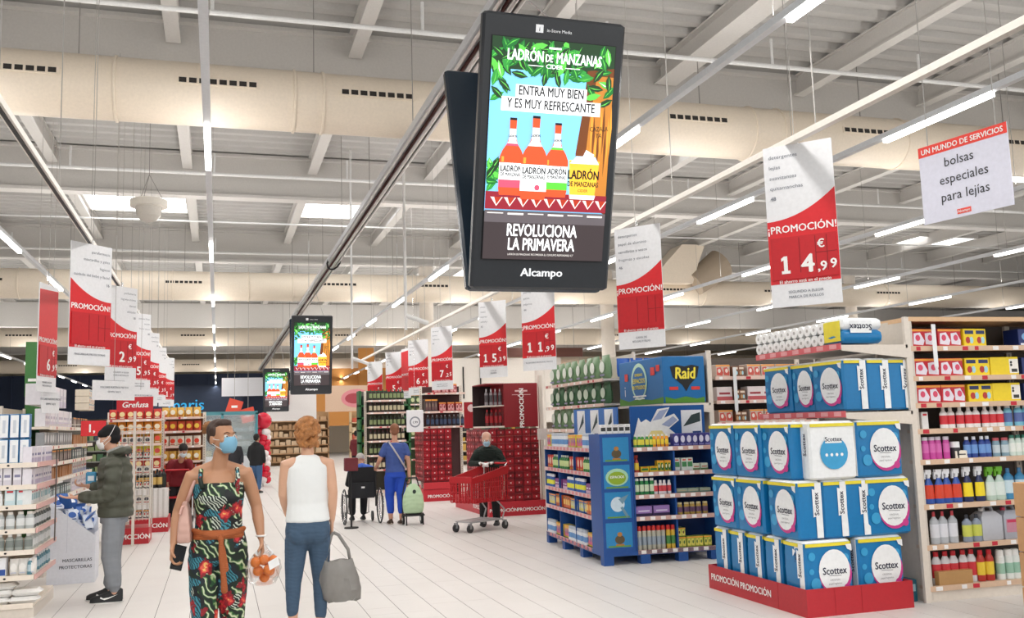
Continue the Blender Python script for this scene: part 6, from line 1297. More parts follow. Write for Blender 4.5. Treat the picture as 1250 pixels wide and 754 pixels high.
# pink shoulder bag
PKB = wave_fabric('pink_leather', 'cda497', 6, .15, .5)
t2 = thing('shoulder_bag', 'pale pink shoulder bag hanging at the side of woman in tropical print', 'bag', (-.185, 6.33, 0))
G = Body()
G.b.loft([[(x * a, y, z) for x, y in ((-.045, -.12), (.03, -.13), (.05, 0), (.03, .13), (-.045, .12), (-.06, 0))] for z, a in ((.985, .9), (1.0, 1.0), (1.1, .85), (1.2, .5), (1.235, .3))])
G.b.v = [(v[0], v[1] * (1.0 if v[2] < 1.15 else .7), v[2]) for v in G.b.v]
G.out('bag_body', PKB, t2, .009, 3)
for dy in (-.05, .05): MB().tube([V(.0, dy, 1.21), V(.03, dy * .8 - .03, 1.29), V(.055, dy * .5 - .03, 1.37), V(.062, .0 + dy * .2, 1.432), V(.05, .07, 1.37), V(.02, .10, 1.25), V(0, .06, 1.2)], .011, 8).build('bag_strap', hm('d6a89c', .5), t2, smooth=True)
MB().tube([V(.0, -.05, 1.21), V(-.02, -.1, 1.2), V(-.03, -.11, 1.16)], .008, 6).build('tassel', hm('d6a89c', .5), t2)
# oranges in a clear bag
ORM = mat('orange_peel', hexc('dd7a34'), .45, noise=.15, scale=60, bump=.2)
for k, (x, y, z) in enumerate(((.235, -.075, .79), (.305, -.06, .785), (.27, -.10, .855), (.325, -.10, .85), (.275, -.04, .745), (.22, -.10, .845), (.295, -.13, .80))):
    o = MB().ball((0, 0, 0), .033, n=16).build('orange', ORM, loc=(x + .012, 6.3 + y, z), smooth=True); tag(o, 'orange inside the clear bag carried by woman in tropical print', 'fruit', 'oranges in the clear carrier bag')
CLB = mat('clear_film', (.95, .95, .95), .12, noise=0, trans=1.0, alpha=.30)
t2 = thing('clear_bag', 'clear plastic bag of oranges hanging from the hand of woman in tropical print', 'bag', (.282, 6.22, 0)); q = MB(); rings = []
for z, r_, in ((.70, .03), (.712, .07), (.75, .098), (.80, .105), (.85, .095), (.89, .06), (.93, .025), (.945, .02)): rings.append([((r_ * (1 + .10 * math.sin(5 * a + z * 40))) * math.cos(a) - (.94 - z) * .02, (r_ * .8 * (1 + .08 * math.sin(4 * a + z * 30))) * math.sin(a), z) for a in [2 * PI * i / 28 for i in range(28)]])
q.loft(rings, cap=False); q.build('film', CLB, t2, smooth=True)
for s_ in (-1, 1): MB().tube([V(s_ * .015, 0, .94), V(s_ * .028, 0, .915), V(s_ * .05, -.01, .90), V(s_ * .035, -.02, .87)], .008, 6).build('knot_tail', hm('e9edf0', .3), t2, smooth=True)
MB().poly([(.03, .80), (.09, .83), (.08, .88), (.02, .85)][::-1], 0, None, -.085).build('paper_label', hm('f1f1f1', .4), t2)

# ---------------------------------------------------------------- woman in white top seen from behind
t = thing('person', 'woman seen from behind in white sleeveless top and blue jeans carrying a grey bag', 'person', (.715, 8.1, 0), PI)
SK2 = skin('d6a88c'); B = Body()
B.rings([(0, .01, .76, .165, .12), (0, .02, .84, .172, .125), (0, .01, .93, .160, .105), (0, 0, 1.03, .14, .092), (0, 0, 1.14, .148, .098), (0, -.01, 1.25, .165, .11), (0, 0, 1.34, .160, .095), (0, .01, 1.405, .12, .07), (0, .01, 1.43, .07, .055)])
B.chain([(0, .01, 1.40, .056), (0, 0, 1.5, .05)]); B.head((0, -.01, 1.625), 0, 0, 1.0)
for sx_, sh_, el, wr in ((1, (.172, .0, 1.37), (.195, -.03, 1.13), (.15, -.15, .95)), (-1, (-.172, 0, 1.37), (-.205, .03, 1.13), (-.20, -.02, .90))):
    B.chain([(sx_ * .11, .008, 1.375, .058), sh_ + (.054,), tuple((Vector(sh_) * .5 + Vector(el) * .5)) + (.048,), el + (.040,), tuple(Vector(el) * .6 + Vector(wr) * .4) + (.039,), wr + (.026,)])
B.hand((-.20, -.022, .885), (0, -.1, -1), (1, 0, 0), 1, 1.15, 1.0); B.hand((.148, -.155, .94), (-.1, -.5, -.8), (-1, 0, 0), -1, .5, 1.0)
L1 = ((.088, .01, .76), (.115, .02, .42), (.125, .06, .09)); L2_ = ((-.088, .01, .76), (-.105, -.04, .43), (-.10, .0, .08))
for hp, kn, an in (L1, L2_): B.chain([hp + (.09,), kn + (.056,), tuple(Vector(kn) * .6 + Vector(an) * .4) + (.05,), an + (.034,)])
B.chain([(.125, .05, .045, .034), (.13, -.10, .032, .03)]); B.chain([(-.10, -.01, .045, .034), (-.10, -.16, .032, .03)])
B.out('body', SK2, t, .0085, 3); HM = B.M
D = Body(); D.rings([(0, .01, .905, .182, .135), (0, .01, .96, .176, .126), (0, 0, 1.05, .165, .115), (0, 0, 1.15, .168, .118), (0, -.008, 1.25, .178, .126), (0, 0, 1.34, .172, .108), (0, .006, 1.405, .125, .085), (0, .006, 1.435, .085, .07)])
D.out('white_top', wave_fabric('white_jersey', 'e9ecec', 3, .08, .7, dist=6, noise_col=.02), t, .01, 4, disp=.008, dscale=.12)
D = Body(); D.chain([(-.05, .01, .755, .07), (.05, .01, .755, .07)]); D.rings([(0, .012, .74, .13, .10), (0, .012, .78, .178, .135), (0, .022, .84, .184, .138), (0, .012, .91, .172, .122)])
for sx_ in (-1, 1): D.ell((sx_ * .075, .075, .80), .085, .075, .085)
for hp, kn, an in (((.09, .01, .76), (.118, .02, .42), (.127, .055, .20)), ((-.09, .01, .76), (-.107, -.04, .43), (-.104, -.01, .15))):
    D.chain([hp + (.098,), tuple(Vector(hp) * .5 + Vector(kn) * .5) + (.084,), kn + (.066,), tuple(Vector(kn) * .5 + Vector(an) * .5) + (.058,), an + (.048,)])
JN = wave_fabric('denim', '3f566e', 10, .12, .8, dist=8, noise_col=.12); D.out('jeans', JN, t, .009, 3, disp=.004, dscale=.05)
H = Body(); rn = random.Random(8); H.ell((0, .02, .03), .088, .10, .095, HM)
for k in range(150):
    a = rn.uniform(0, 2 * PI); e = rn.uniform(-1.0, 1.5); x, y, z = .095 * math.cos(a) * math.cos(e), .02 + .105 * math.sin(a) * math.cos(e), .02 + .105 * math.sin(e)
    if y < -.045 and z < .07: continue
    H.ell((x, y, z), .02, .02, .022, HM, 8)
for k in range(40): H.ell((rn.uniform(-.075, .075), rn.uniform(.03, .095), rn.uniform(-.11, -.04)), .02, .02, .022, HM, 8)
H.out('curly_hair', mat('curl', hexc('a9713f'), .6, noise=.3, scale=40), t, .007, 0, disp=.008, dscale=.014)
eyes(t, HM, SK2)
for x_, y_ in ((.127, .06), (-.10, 0)): shoe(t, (x_, y_ - .2, 0), (x_, y_ + .06, 0), .09, hm('d8d4d0', .5), hm('b8b0a8', .6), .06)
GB = mat('grey_film', hexc('8d8a86'), .35, noise=.15, scale=9, trans=.15, alpha=.85)
t2 = thing('grey_bag', 'crumpled grey plastic carrier bag hanging beside the legs in jeans', 'bag', (.955, 8.06, 0)); q = MB(); rings = []; rn = random.Random(3)
for z, wx, wy in ((.25, .11, .04), (.265, .145, .07), (.35, .165, .09), (.44, .16, .085), (.52, .14, .06), (.58, .125, .035)): rings.append([(wx * math.cos(a) * (1 + rn.uniform(-.08, .08)) + (.58 - z) * .1, wy * math.sin(a) * (1 + rn.uniform(-.25, .25)), z + rn.uniform(-.012, .012)) for a in [2 * PI * i / 22 for i in range(22)]])
q.loft(rings, cap=False); q.add(rings[0], [tuple(reversed(range(22)))]); q.build('bag_film', GB, t2, smooth=R(30)); 
for s_ in (-1, 1): MB().tube([V(s_ * .10, 0, .57), V(s_ * .085, 0, .66), V(-.02 + s_ * .03, .02, .78), V(-.03, .03, .80)], .014, 8).build('bag_handle', GB, t2, smooth=True)

# ---------------------------------------------------------------- man in green padded jacket, facing the shelves
t = thing('person', 'man in dark green padded jacket, black beanie and white mask reaching to the shelf', 'person', (-1.0, 10.6, 0), -PI / 2)
SK3 = skin('c99a80'); B = Body()
B.rings([(0, .0, .80, .16, .115), (0, 0, .95, .16, .115), (0, 0, 1.1, .16, .11), (0, -.0, 1.25, .18, .12), (0, .0, 1.36, .17, .11), (0, -.01, 1.43, .1, .07)]); B.chain([(0, -.01, 1.42, .062), (0, -.03, 1.53, .056)]); B.head((0, -.07, 1.63), 0, .22, 1.03)
B.chain([(.19, .0, 1.36, .05), (.225, -.02, 1.10, .042), (.15, -.32, 1.055, .03)]); B.chain([(-.19, 0, 1.36, .05), (-.22, -.02, 1.11, .042), (-.12, -.26, 1.15, .03)])
B.hand((.148, -.335, 1.055), (-.1, -1, 0), (0, 0, 1), 1, .25, 1.05); B.hand((-.12, -.27, 1.15), (.3, -1, .1), (0, 0, 1), -1, .8, 1.05)
for s_ in (-1, 1): B.chain([(s_ * .09, .0, .8, .09), (s_ * .10, -.01, .45, .06), (s_ * .11, .03 * s_, .09, .042)])
B.out('body', SK3, t, .011, 3); HM = B.M
JK = wave_fabric('quilted_green', '4a4c40', 2.4, 1.0, .6, dist=2.5, noise_col=.12, lin=3); D = Body(); rg = []
for k in range(25):
    z = .84 + k * .0245; u = k / 24; base = .205 - .02 * abs(u - .6); q_ = .012 * abs(math.sin(z * PI / .085)); rg.append((0, .015 - .02 * u, z, base * (1 if u < .86 else 1 - (u - .86) * 2.4) + q_, (.165 - .01 * u) * (1 if u < .88 else .86) + q_))
D.rings(rg, 28)
def puff(pts, r0, r1, n=16):
    P_ = [Vector(p) for p in pts]; tot = sum((P_[i + 1] - P_[i]).length for i in range(len(P_) - 1)); out = []; acc = 0
    for i in range(len(P_) - 1):
        L = (P_[i + 1] - P_[i]).length; m_ = max(2, int(L / .018))
        for j in range(m_): p = P_[i].lerp(P_[i + 1], j / m_); d_ = acc + L * j / m_; out.append(tuple(p) + (r0 + (r1 - r0) * d_ / tot + .008 * abs(math.sin(d_ * PI / .07)),))
        acc += L
    return out
D.chain(puff([(.17, 0, 1.36), (.225, .0, 1.22), (.235, -.02, 1.08), (.20, -.15, 1.05), (.155, -.29, 1.055)], .082, .056), 16); D.chain(puff([(-.17, 0, 1.36), (-.225, 0, 1.22), (-.235, -.02, 1.10), (-.19, -.13, 1.12), (-.13, -.23, 1.15)], .082, .056), 16)
D.chain([(-.07, -.02, 1.455, .05), (0, .05, 1.475, .052), (.07, -.02, 1.455, .05)])
D.out('padded_jacket', JK, t, .0095, 1)
D = Body(); D.chain([(-.085, -.01, 1.47, .035), (-.09, .07, 1.50, .04), (0, .12, 1.50, .045), (.09, .07, 1.50, .04), (.085, -.01, 1.47, .035)]); D.out('hood', JK, t, .011, 2)
D = Body(); D.chain([(-.06, -.06, 1.49, .02), (-.07, 0, 1.51, .024), (0, .06, 1.53, .026), (.07, 0, 1.51, .024), (.06, -.06, 1.49, .02)]); D.out('grey_collar', hm('9a9c98', .8), t, .009, 1)
H = Body(); H.ell((0, .026, .048), .084, .098, .086, HM); H.ell((0, -.01, .05), .078, .085, .06, HM); H.ell((0, .045, -.012), .079, .072, .058, HM); H.out('beanie', wave_fabric('knit_black', '121214', 60, .3, .9), t, .008, 2)
o_ = face_mask(t, HM, hm('e6e4e2', .6)); eyes(t, HM, SK3)
MB().tube([HM @ Vector(p) for p in ((.05, -.07, -.04), (.086, 0, -.005), (.09, .06, .06), (.05, .09, .11))], .003, 5).build('mask_strap', hm('e6e4e2', .6), t)
TR_ = wave_fabric('grey_jersey', '85898f', 5, .12, .85, dist=7, noise_col=.06); D = Body(); D.rings([(0, .0, .78, .17, .135), (0, 0, .86, .175, .135)])
for s_ in (-1, 1): D.chain([(s_ * .09, .0, .80, .105), (s_ * .10, -.01, .6, .10), (s_ * .10, -.02, .45, .088), (s_ * .108, .01 * s_, .28, .08), (s_ * .11, .03 * s_ - .005, .16, .070), (s_ * .11, .03 * s_, .12, .05)])
D.out('joggers', TR_, t, .011, 2, disp=.01, dscale=.10)
for s_ in (-1, 1):
    y_ = .03 * s_; sh = shoe(t, (s_ * .11, y_ - .235, 0), (s_ * .11, y_ + .075, 0), .105, hm('17181b', .6), hm('eceae6', .5), .125)
    q = MB(); T_ = Matrix.Translation((s_ * .11 + .0535 * 1, 0, 0)) @ Matrix.Rotation(PI / 2, 4, 'Z'); q.poly([(-.13 + y_, .055), (-.09 + y_, .038), (-.05 + y_, .048), (.035 + y_, .085), (-.05 + y_, .06), (-.10 + y_, .055), (-.125 + y_, .07)], 0, T_, 0); q.build('swoosh_mark', SG[3], sh)
    if s_ < 0: pass
t2 = thing('blue_packet', 'small blue and white packet held against the green jacket', 'packet', (-1.24, 10.72, 1.16)); MB().rbox(-.05, .05, -.015, .015, 0, .13, .01).build('packet_body', hm('3f8fb8', .4), t2); MB().box(-.03, .03, -.017, -.015, .04, .09).build('packet_label', hm('dfe8ee', .4), t2)

# ---------------------------------------------------------------- woman in blue with trolley bag
t = thing('person', 'person in blue top and blue trousers seen from behind, pulling a pale green trolley bag', 'person', (2.97, 16.6, 0), PI)
SK4 = skin('c8957c'); B = Body(); B.rings([(0, 0, .80, .17, .12), (0, 0, 1.0, .15, .105), (0, 0, 1.15, .16, .11), (0, 0, 1.3, .17, .11), (0, 0, 1.39, .1, .07)]); B.chain([(0, 0, 1.38, .055), (0, -.02, 1.5, .05)]); B.head((0, -.03, 1.60), 0, .1, 1.0)
B.chain([(.17, 0, 1.33, .052), (.27, -.02, 1.10, .042), (.30, -.14, .99, .03)]); B.chain([(-.17, 0, 1.33, .052), (-.23, .03, 1.06, .042), (-.235, .06, .80, .03)])
B.hand((.302, -.15, .985), (0, -1, -.2), (0, 0, -1), -1, 1.0); B.hand((-.235, .062, .79), (0, .1, -1), (1, 0, 0), 1, 1.2)
for s_, yk in ((1, -.06), (-1, .04)): B.chain([(s_ * .085, 0, .80, .09), (s_ * .09, yk, .45, .06), (s_ * .085, yk + .04, .09, .04)])
B.out('body', SK4, t, .013, 3); HM = B.M
D = Body(); D.rings([(0, 0, .88, .175, .13), (0, 0, 1.0, .165, .12), (0, 0, 1.15, .17, .125), (0, 0, 1.3, .178, .122), (0, 0, 1.385, .12, .09)]); D.chain([(.16, 0, 1.33, .07), (.225, -.01, 1.20, .064)]); D.chain([(-.16, 0, 1.33, .07), (-.215, .01, 1.19, .064)]); D.out('blue_top', wave_fabric('blue_jersey', '3f5698', 4, .12, .8, dist=6), t, .013, 3, disp=.01, dscale=.1)
D = Body(); D.rings([(0, 0, .80, .185, .14), (0, 0, .90, .17, .125)])
for s_, yk in ((1, -.06), (-1, .04)): D.chain([(s_ * .09, 0, .80, .105), (s_ * .092, yk, .45, .08), (s_ * .085, yk + .03, .22, .062)])
D.out('blue_trousers', wave_fabric('royal_cotton', '1f4ab8', 4, .12, .8, dist=6), t, .013, 3, disp=.01, dscale=.1)
H = Body(); H.ell((0, .022, .045), .083, .098, .086, HM); H.ell((0, .05, -.02), .07, .06, .06, HM); H.out('short_hair', hm('8a5a40', .7), t, .011, 1, disp=.008, dscale=.02); eyes(t, HM, SK4)
MB().tube([V(.14, -.07, 1.38), V(.12, .05, 1.42), V(.05, .12, 1.3), (-.06, .135, 1.12), V(-.17, .08, .95)], .016, 6).build('bag_strap', hm('b9b4b8', .6), t, smooth=True)
for s_, yk in ((1, -.02), (-1, .08)): shoe(t, (s_ * .085, yk - .2, 0), (s_ * .085, yk + .06, 0), .095, hm('4a3a30', .6), hm('c8b8a8', .6), .08)
# trolley bag
GRB = wave_fabric('mint_nylon', 'b9d4ae', 4, .2, .6, dist=6, noise_col=.06)
t2 = thing('trolley_bag', 'pale green wheeled shopping trolley bag pulled by the person in blue', 'trolley', (3.22, 16.3, 0)); G = Body(); G.rings([(0, 0, .20, .17, .12), (0, 0, .35, .19, .14), (0, 0, .5, .17, .12), (0, 0, .62, .12, .08), (0, 0, .68, .06, .05)]); G.out('bag_body', GRB, t2, .014, 2, disp=.012, dscale=.08)
for x in (-.16, .16):
    MB().tube([V(x, .12, .08), V(x, .13, .5), V(x * .6, .14, .78)], .011, 6).build('frame_tube', BLACK, t2); b = MB(); b.cyl((x - .015, .10, .085), (x + .015, .10, .085), .085, n=18); b.build('wheel', BLACK, t2, smooth=R(40)); MB().cyl((x - .018, .10, .085), (x + .018, .10, .085), .035, n=12).build('wheel_hub', CHROME, t2)
    MB().cyl((x * .9, -.12, .0), (x * .9, -.12, .2), .012, n=6).build('front_leg', BLACK, t2)
MB().box(-.17, .17, -.13, .12, .15, .18).build('base_frame', BLACK, t2); MB().cyl((-.1, .14, .78), (.1, .14, .78), .014, n=8).build('handle', BLACK, t2); MB().ell((.0, .56), .03, .035, 0, -.112).build('dark_emblem', hm('2a3a34', .5), t2)
# wheelchair with seated person
t2 = thing('wheelchair', 'black wheelchair seen from behind beside the person in blue', 'wheelchair', (2.44, 16.95, 0))
for x in (-.31, .31):
    w_ = MB(); w_.tube([V(x, .0 + .30 * math.cos(a), .30 + .30 * math.sin(a)) for a in [i * PI / 14 for i in range(29)]], .014, 6); w_.build('rear_wheel', hm('2a2b2e', .5), t2, smooth=True); r_ = MB(); r_.tube([V(x + (.03 if x > 0 else -.03), .25 * math.cos(a), .30 + .25 * math.sin(a)) for a in [i * PI / 14 for i in range(29)]], .008, 6); r_.build('push_rim', CHROME, t2, smooth=True)
    for k in range(10): a = k * PI / 5; MB().cyl((x, 0, .30), (x, .29 * math.cos(a), .30 + .29 * math.sin(a)), .003, n=4).build('spoke', CHROME, t2)
    MB().tube([V(x * .75, -.05, .3), V(x * .75, -.08, .95), V(x * .75, -.20, .99)], .013, 6).build('push_handle', BLACK, t2); MB().cyl((x * .8 - .015, .45, .09), (x * .8 + .015, .45, .09), .09, n=14).build('caster', BLACK, t2, smooth=R(40)); MB().cyl((x * .8, -.02, .47), (x * .8, .42, .47), .014, n=6).build('side_frame', BLACK, t2); MB().tube([V(x * .6, .42, .45), V(x * .6, .5, .15), V(x * .4, .58, .12)], .011, 6).build('footrest', CHROME, t2)
MB().box(-.24, .24, -.07, -.05, .48, .98).build('back_rest', hm('16171a', .8), t2); MB().box(-.24, .24, -.05, .40, .46, .49).build('seat', hm('16171a', .8), t2); MB().box(-.2, .2, -.11, -.075, .45, .72).build('back_pouch', hm('1d1e22', .8), t2); MB().box(-.03, .03, -.112, -.11, .62, .65).build('pouch_label', SG[3], t2)
t = thing('person', 'person in black seated in the wheelchair, blue jacket over shoulders, back to camera', 'person', (2.44, 17.05, 0), PI); B = Body(); B.rings([(0, 0, .52, .17, .13), (0, 0, .7, .16, .12), (0, -.01, .88, .18, .12), (0, -.03, .98, .1, .08)]); B.chain([(0, -.03, .95, .06), (0, -.06, 1.06, .05)]); B.head((0, -.09, 1.10), 0, .55, .95)
for s_ in (-1, 1): B.chain([(s_ * .17, 0, .9, .055), (s_ * .22, -.08, .68, .045), (s_ * .14, -.28, .66, .03)]); B.hand((s_ * .14, -.29, .66), (-s_ * .3, -1, -.2), (0, 0, -1), s_, .7); B.chain([(s_ * .10, -.05, .56, .085), (s_ * .11, -.42, .54, .065), (s_ * .10, -.45, .14, .04)]); 
B.out('body', skin('c09078'), t, .015, 2); HM = B.M
D = Body(); D.rings([(0, 0, .50, .185, .15), (0, 0, .7, .18, .14), (0, -.01, .88, .198, .14), (0, -.03, .975, .13, .10)]); 
for s_ in (-1, 1): D.chain([(s_ * .17, 0, .9, .07), (s_ * .22, -.08, .68, .058), (s_ * .15, -.25, .66, .045)])
D.out('dark_jumper', hm('16171b', .85), t, .015, 2)
D = Body()
for s_ in (-1, 1): D.chain([(s_ * .10, -.05, .56, .098), (s_ * .11, -.42, .54, .078), (s_ * .10, -.45, .16, .06)])
D.out('dark_trousers', hm('1a1b20', .85), t, .015, 2); D = Body(); D.chain([(-.2, .0, .93, .05), (0, .09, 1.0, .06), (.2, .0, .93, .05)]); D.chain([(-.18, .05, .95, .05), (-.08, .1, .98, .055)]); D.out('blue_jacket', hm('3a66c8', .6), t, .014, 2, disp=.01, dscale=.05)
H = Body(); H.ell((0, .02, .045), .082, .097, .084, HM); H.out('grey_hair', hm('b9b4b0', .8), t, .013, 1); eyes(t, HM, None)
for s_ in (-1, 1): shoe(t, (s_ * .10, -.62, .02), (s_ * .10, -.40, .02), .09, hm('1a1a1c', .6), hm('2a2a2c', .6), .08)

# ---------------------------------------------------------------- man with shopping cart
t = thing('person', 'white haired man in dark green jumper and mask leaning on the red shopping cart', 'person', (4.33, 15.42, 0), R(-22))
B = Body(); B.rings([(0, .06, .78, .16, .12), (0, .05, .95, .165, .13), (0, .01, 1.08, .17, .13), (0, -.05, 1.2, .18, .12), (0, -.09, 1.27, .13, .09)]); B.chain([(0, -.09, 1.26, .06), (0, -.15, 1.34, .054)]); B.head((0, -.19, 1.42), .15, .42, 1.0)
for s_ in (-1, 1): B.chain([(s_ * .18, -.06, 1.2, .055), (s_ * .27, -.10, 1.02, .044), (s_ * .10, -.31, 1.03, .032)])
B.hand((-.10, -.32, 1.035), (.7, -.7, .0), (0, -.3, -1), -1, .9); B.hand((.10, -.32, 1.035), (-.7, -.7, .0), (0, -.3, -1), 1, .9)
for s_ in (-1, 1): B.chain([(s_ * .085, .06, .80, .085), (s_ * .10, .02, .45, .058), (s_ * .11, .08, .09, .04)])
B.out('body', skin('cf9f8a'), t, .012, 3); HM = B.M
GL = Body(); GL.hand((-.10, -.32, 1.035), (.7, -.7, .0), (0, -.3, -1), -1, .9, 1.08); GL.hand((.10, -.32, 1.035), (-.7, -.7, .0), (0, -.3, -1), 1, .9, 1.08); GL.out('white_gloves', hm('e6e6e6', .6), t, .008, 1)
D = Body(); D.rings([(0, .06, .84, .178, .145), (0, .05, .95, .18, .148), (0, .01, 1.08, .185, .148), (0, -.05, 1.2, .195, .14), (0, -.08, 1.25, .165, .12), (0, -.10, 1.29, .11, .09)])
D.chain([(-.12, -.06, 1.235, .07), (0, -.08, 1.27, .075), (.12, -.06, 1.235, .07)])
for s_ in (-1, 1): D.chain([(s_ * .17, -.06, 1.19, .075), (s_ * .275, -.10, 1.02, .06), (s_ * .12, -.29, 1.03, .048)])
D.out('green_jumper', wave_fabric('dark_green_wool', '1f2a26', 10, .3, .9, dist=6), t, .012, 3)
D = Body(); D.rings([(0, .06, .80, .17, .135), (0, .06, .86, .17, .135)])
for s_ in (-1, 1): D.chain([(s_ * .088, .06, .80, .10), (s_ * .10, .02, .45, .078), (s_ * .11, .07, .12, .065)])
D.out('black_trousers', hm('1a1b1e', .85), t, .013, 2)
for s_ in (-1, 1): shoe(t, (s_ * .115, -.13, 0), (s_ * .11, .14, 0), .1, hm('1c1c1e', .6), hm('3a3a3c', .6), .08)
H = Body(); H.ell((0, .045, .035), .079, .078, .07, HM); H.out('white_hair', hm('d9d6d2', .8), t, .01, 1); face_mask(t, HM, hm('9fc0d4', .6)); eyes(t, HM, None, brow='c8c4c0')
# cart
t2 = thing('shopping_cart', 'red plastic shopping cart on grey chassis, pushed by the white haired man', 'cart', (4.33, 15.02, 0), R(213)); RC = hm('b81e28', .4)
# local +x = travel direction; handle at x=0
q = MB(); ZT = lambda x: 1.0 - .16 * x / .8; ZB = lambda x: .46; W1_ = lambda x: .27 - .04 * x / .8
def cw(x, s_): return s_ * W1_(x)
bars = MB(); n_ = 17
for s_ in (-1, 1):
    side_ = MB()
    for i in range(n_): x = .02 + .80 * i / (n_ - 1); side_.box(x - .006, x + .006, cw(x, s_) - .006, cw(x, s_) + .006, ZB(x), ZT(x) - .02)
    for z in (.52, .60, .68, .76): side_.cyl((.02, cw(.02, s_), z), (.82, cw(.82, s_), z), .006, n=5)
    o = side_.build('side_grid', RC, t2); o['kind'] = 'stuff'
    q = MB(); q.add([(.0, cw(0, s_) - .01, ZT(0) - .13), (.83, cw(.83, s_) - .01, ZT(.83) - .09), (.83, cw(.83, s_) - .01, ZT(.83)), (0, cw(0, s_) - .01, ZT(0)), (.0, cw(0, s_) + .01, ZT(0) - .13), (.83, cw(.83, s_) + .01, ZT(.83) - .09), (.83, cw(.83, s_) + .01, ZT(.83)), (0, cw(0, s_) + .01, ZT(0))], [(0, 1, 2, 3), (7, 6, 5, 4), (0, 4, 5, 1), (3, 2, 6, 7), (1, 5, 6, 2), (0, 3, 7, 4)]); q.build('side_band', RC, t2)
    MB().tube([V(.06, s_ * .20, .46), V(.02, s_ * .22, .98), V(-.03, s_ * .22, 1.03)], .013, 8).build('upright_tube', CHROME, t2)
    MB().tube([V(.05, s_ * .22, .10), V(.12, s_ * .22, .16), V(.75, s_ * .15, .16), V(.82, s_ * .13, .12)], .014, 8).build('chassis_tube', hm('a9a8aa', .35), t2); MB().tube([V(.08, s_ * .2, .17), V(.02, s_ * .2, .30), V(.18, s_ * .18, .45)], .012, 8).build('chassis_post', hm('a9a8aa', .35), t2)
    for x, y in ((.06, .23), (.80, .15)): MB().cyl((x, s_ * y - .016, .065), (x, s_ * y + .016, .065), .063, n=16).build('wheel', hm('2f2f32', .5), t2, smooth=R(40)); MB().box(x - .02, x + .02, s_ * y - .024, s_ * y + .024, .06, .145).build('wheel_fork', hm('8d8d90', .4), t2)
fr = MB()
for i in range(8): y = -.22 + .44 * i / 7; fr.box(.815, .83, y - .006, y + .006, .46, .82); 
for z in (.52, .62, .72): fr.cyl((.822, -.23, z), (.822, .23, z), .006, n=5)
fr.build('front_grid', RC, t2)['kind'] = 'stuff'; MB().box(.815, .84, -.235, .235, .76, .86).build('front_band', RC, t2)
q = MB(); [q.box(.03 + i * .08, .04 + i * .08, -.25, .25, .455, .465) for i in range(10)]; [q.box(.02, .82, -.22 + i * .088, -.21 + i * .088, .45, .46) for i in range(6)]; q.build('basket_floor', RC, t2)['kind'] = 'stuff'
q = MB(); [q.box(.0, .012, -.25 + i * .05, -.24 + i * .05, .46, .96) for i in range(11)]; q.build('back_grid', RC, t2)['kind'] = 'stuff'
MB().cyl((-.04, -.26, 1.03), (-.04, .26, 1.03), .018, n=10).build('handle', RC, t2, smooth=R(50)); MB().box(.50, .62, -.275, -.262, .80, .84).build('blue_emblem', hm('2a3a9a', .4), t2); MB().box(.1, .8, -.16, .16, .155, .17).build('lower_rack', hm('a9a8aa', .35), t2)

# ---------------------------------------------------------------- far people
def far_person(x, y, rot, label, top, bot, hair, sk='b98a70', h=1.68, lean=0, sleeves=True, hood=False, vox=.02, mask=None, scarf=None):
    k = h / 1.7; t = thing('person', label, 'person', (x, y, 0), R(rot)); B = Body(); L = lambda z: -lean * max(0, z - .9)
    B.rings([(0, L(z * k), z * k, a, b) for z, a, b in ((.82, .15, .11), (1.0, .145, .10), (1.25, .16, .105), (1.38, .12, .08))]); B.chain([(0, L(1.38), 1.36 * k, .055), (0, L(1.5) - .02, 1.48 * k, .05)]); B.head((0, L(1.58) - .03, 1.585 * k), 0, .1 + lean * .8, 1)
    for s_ in (-1, 1): B.chain([(s_ * .17, L(1.32), 1.32 * k, .05), (s_ * .21, L(1.1), 1.08 * k, .042), (s_ * .19, L(.9) - .12, .88 * k, .03)]); B.hand((s_ * .19, L(.9) - .13, .87 * k), (0, -.3, -1), (-s_, 0, 0), -s_, .6); B.chain([(s_ * .085, 0, .8 * k, .085), (s_ * .09, -.02, .45 * k, .058), (s_ * .09, .02, .08, .04)])
    B.out('body', skin(sk), t, vox, 2); HM = B.M; D = Body(); D.rings([(0, L(z * k), z * k, a, b) for z, a, b in ((.80, .19, .145), (1.0, .18, .135), (1.25, .19, .135), (1.38, .14, .10))])
    for s_ in (-1, 1): D.chain([(s_ * .16, L(1.32), 1.31 * k, .075), (s_ * .22, L(1.1), 1.08 * k, .062), (s_ * .19, L(.9) - .10, .90 * k, .05)])
    if hood: D.chain([(-.08, L(1.4), 1.40 * k, .06), (0, L(1.4) + .07, 1.43 * k, .07), (.08, L(1.4), 1.40 * k, .06)])
    D.out('jacket', hm(top, .8), t, vox, 2); D = Body(); D.rings([(0, 0, .8 * k, .17, .13), (0, 0, .86 * k, .17, .13)])
    for s_ in (-1, 1): D.chain([(s_ * .088, 0, .8 * k, .098), (s_ * .09, -.02, .45 * k, .075), (s_ * .09, .02, .13, .06)])
    D.out('trousers', hm(bot, .8), t, vox, 2); H = Body(); H.ell((0, .025, .04), .084, .1, .088, HM); H.ell((0, .055, -.02), .07, .055, .06, HM); H.out('hair', hm(hair, .8), t, .014, 1); eyes(t, HM, None)
    if mask: face_mask(t, HM, hm(mask, .6))
    for s_ in (-1, 1): shoe(t, (s_ * .09, -.2, 0), (s_ * .09, .08, 0), .09, hm('1e1e20', .6), hm('4a4a4c', .6), .08)
far_person(1.02, 27.2, 150, 'person in black coat and jeans standing by the balloon column at the aisle end', '141518', '3f5f86', '1e1a18', h=1.6, hood=True)
far_person(.44, 27.6, 20, 'person with pale face and dark clothes standing left of the black coat', '2a2a30', '3a3a44', 'c8a898', sk='e0b0a0', h=1.58, mask='e0b8b0')
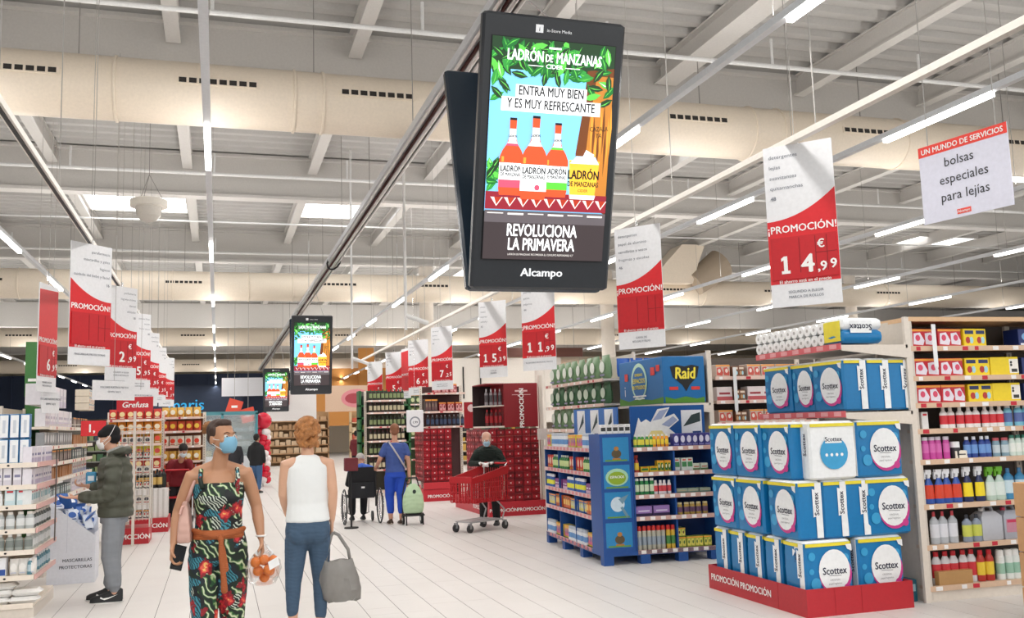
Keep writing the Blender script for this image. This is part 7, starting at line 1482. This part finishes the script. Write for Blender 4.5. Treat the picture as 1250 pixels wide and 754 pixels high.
far_person(-.98, 22.0, 60, 'dark haired person in dark coat facing right, behind the red trolley', '22262a', '2a2c34', '141414', h=1.66)
far_person(-.70, 21.6, -70, 'person in grey jacket bending forward behind the floral dressed woman, left', '6a7078', '3a3c44', '26262a', h=1.6, lean=.25)
far_person(-.74, 19.35, 15, 'person in dark red jacket bending over a shopping trolley by the bottle crate', '7a1c26', '1c1c20', '1a1614', h=1.45, lean=.7, mask='c8d8e0')
far_person(4.6, 33.2, 140, 'tiny person in dark red top near the far lit shelves', '6a1c24', '22222a', '141414', h=1.6)
far_person(7.0, 44.8, 180, 'tiny dark haired person at the far bakery counter', '2a2a32', '2a2a32', '141414', h=1.6)
# red trolley and grey cart near them
t2 = thing('shopping_cart', 'red shopping cart pushed by the person in dark red jacket', 'cart', (-.74, 18.85, 0), R(80))
for s_ in (-1, 1):
    q = MB(); [q.box(.04 + i * .06, .05 + i * .06, s_ * .23 - .005, s_ * .23 + .005, .5, .92) for i in range(10)]; q.build('side_grid', RC, t2)['kind'] = 'stuff'; MB().box(0, .62, s_ * .23 - .01, s_ * .23 + .01, .86, .98).build('side_band', RC, t2)
    for x in (.08, .55): MB().cyl((x, s_ * .2 - .015, .06), (x, s_ * .2 + .015, .06), .06, n=12).build('wheel', BLACK, t2); MB().cyl((x, s_ * .2, .06), (x, s_ * .2, .5), .012, n=6).build('leg_tube', CHROME, t2)
MB().box(.6, .62, -.23, .23, .5, .96).build('front_panel', RC, t2); MB().box(0, .62, -.23, .23, .48, .5).build('basket_floor', RC, t2); MB().cyl((-.05, -.25, 1.0), (-.05, .25, 1.0), .016, n=8).build('handle', RC, t2)
t2 = thing('glass_cabinet', 'grey wire cart stacked behind the arm of the floral dressed woman', 'cart', (-.42, 20.0, 0)); 
for z in (.2, .45, .7, .95): MB().box(0, .45, 0, .6, z, z + .02).build('wire_tray', hm('a9acb0', .4), t2)
for x, y in ((0, 0), (.43, 0), (0, .58), (.43, .58)): MB().box(x, x + .02, y, y + .02, 0, 1.05).build('post', hm('a9acb0', .4), t2)
t2 = thing('maroon_basket', 'maroon box basket on a stand left of the wheelchair', 'basket', (2.05, 16.2, .0)); MB().rbox(0, .22, 0, .18, .95, 1.17, .01).build('basket_box', hm('6a1f28', .6), t2); MB().cyl((.11, .09, 0), (.11, .09, .95), .015, n=8).build('stand_pole', BLACK, t2); MB().cyl((.11, .09, 0), (.11, .09, .02), .12, n=16).build('stand_base', BLACK, t2)
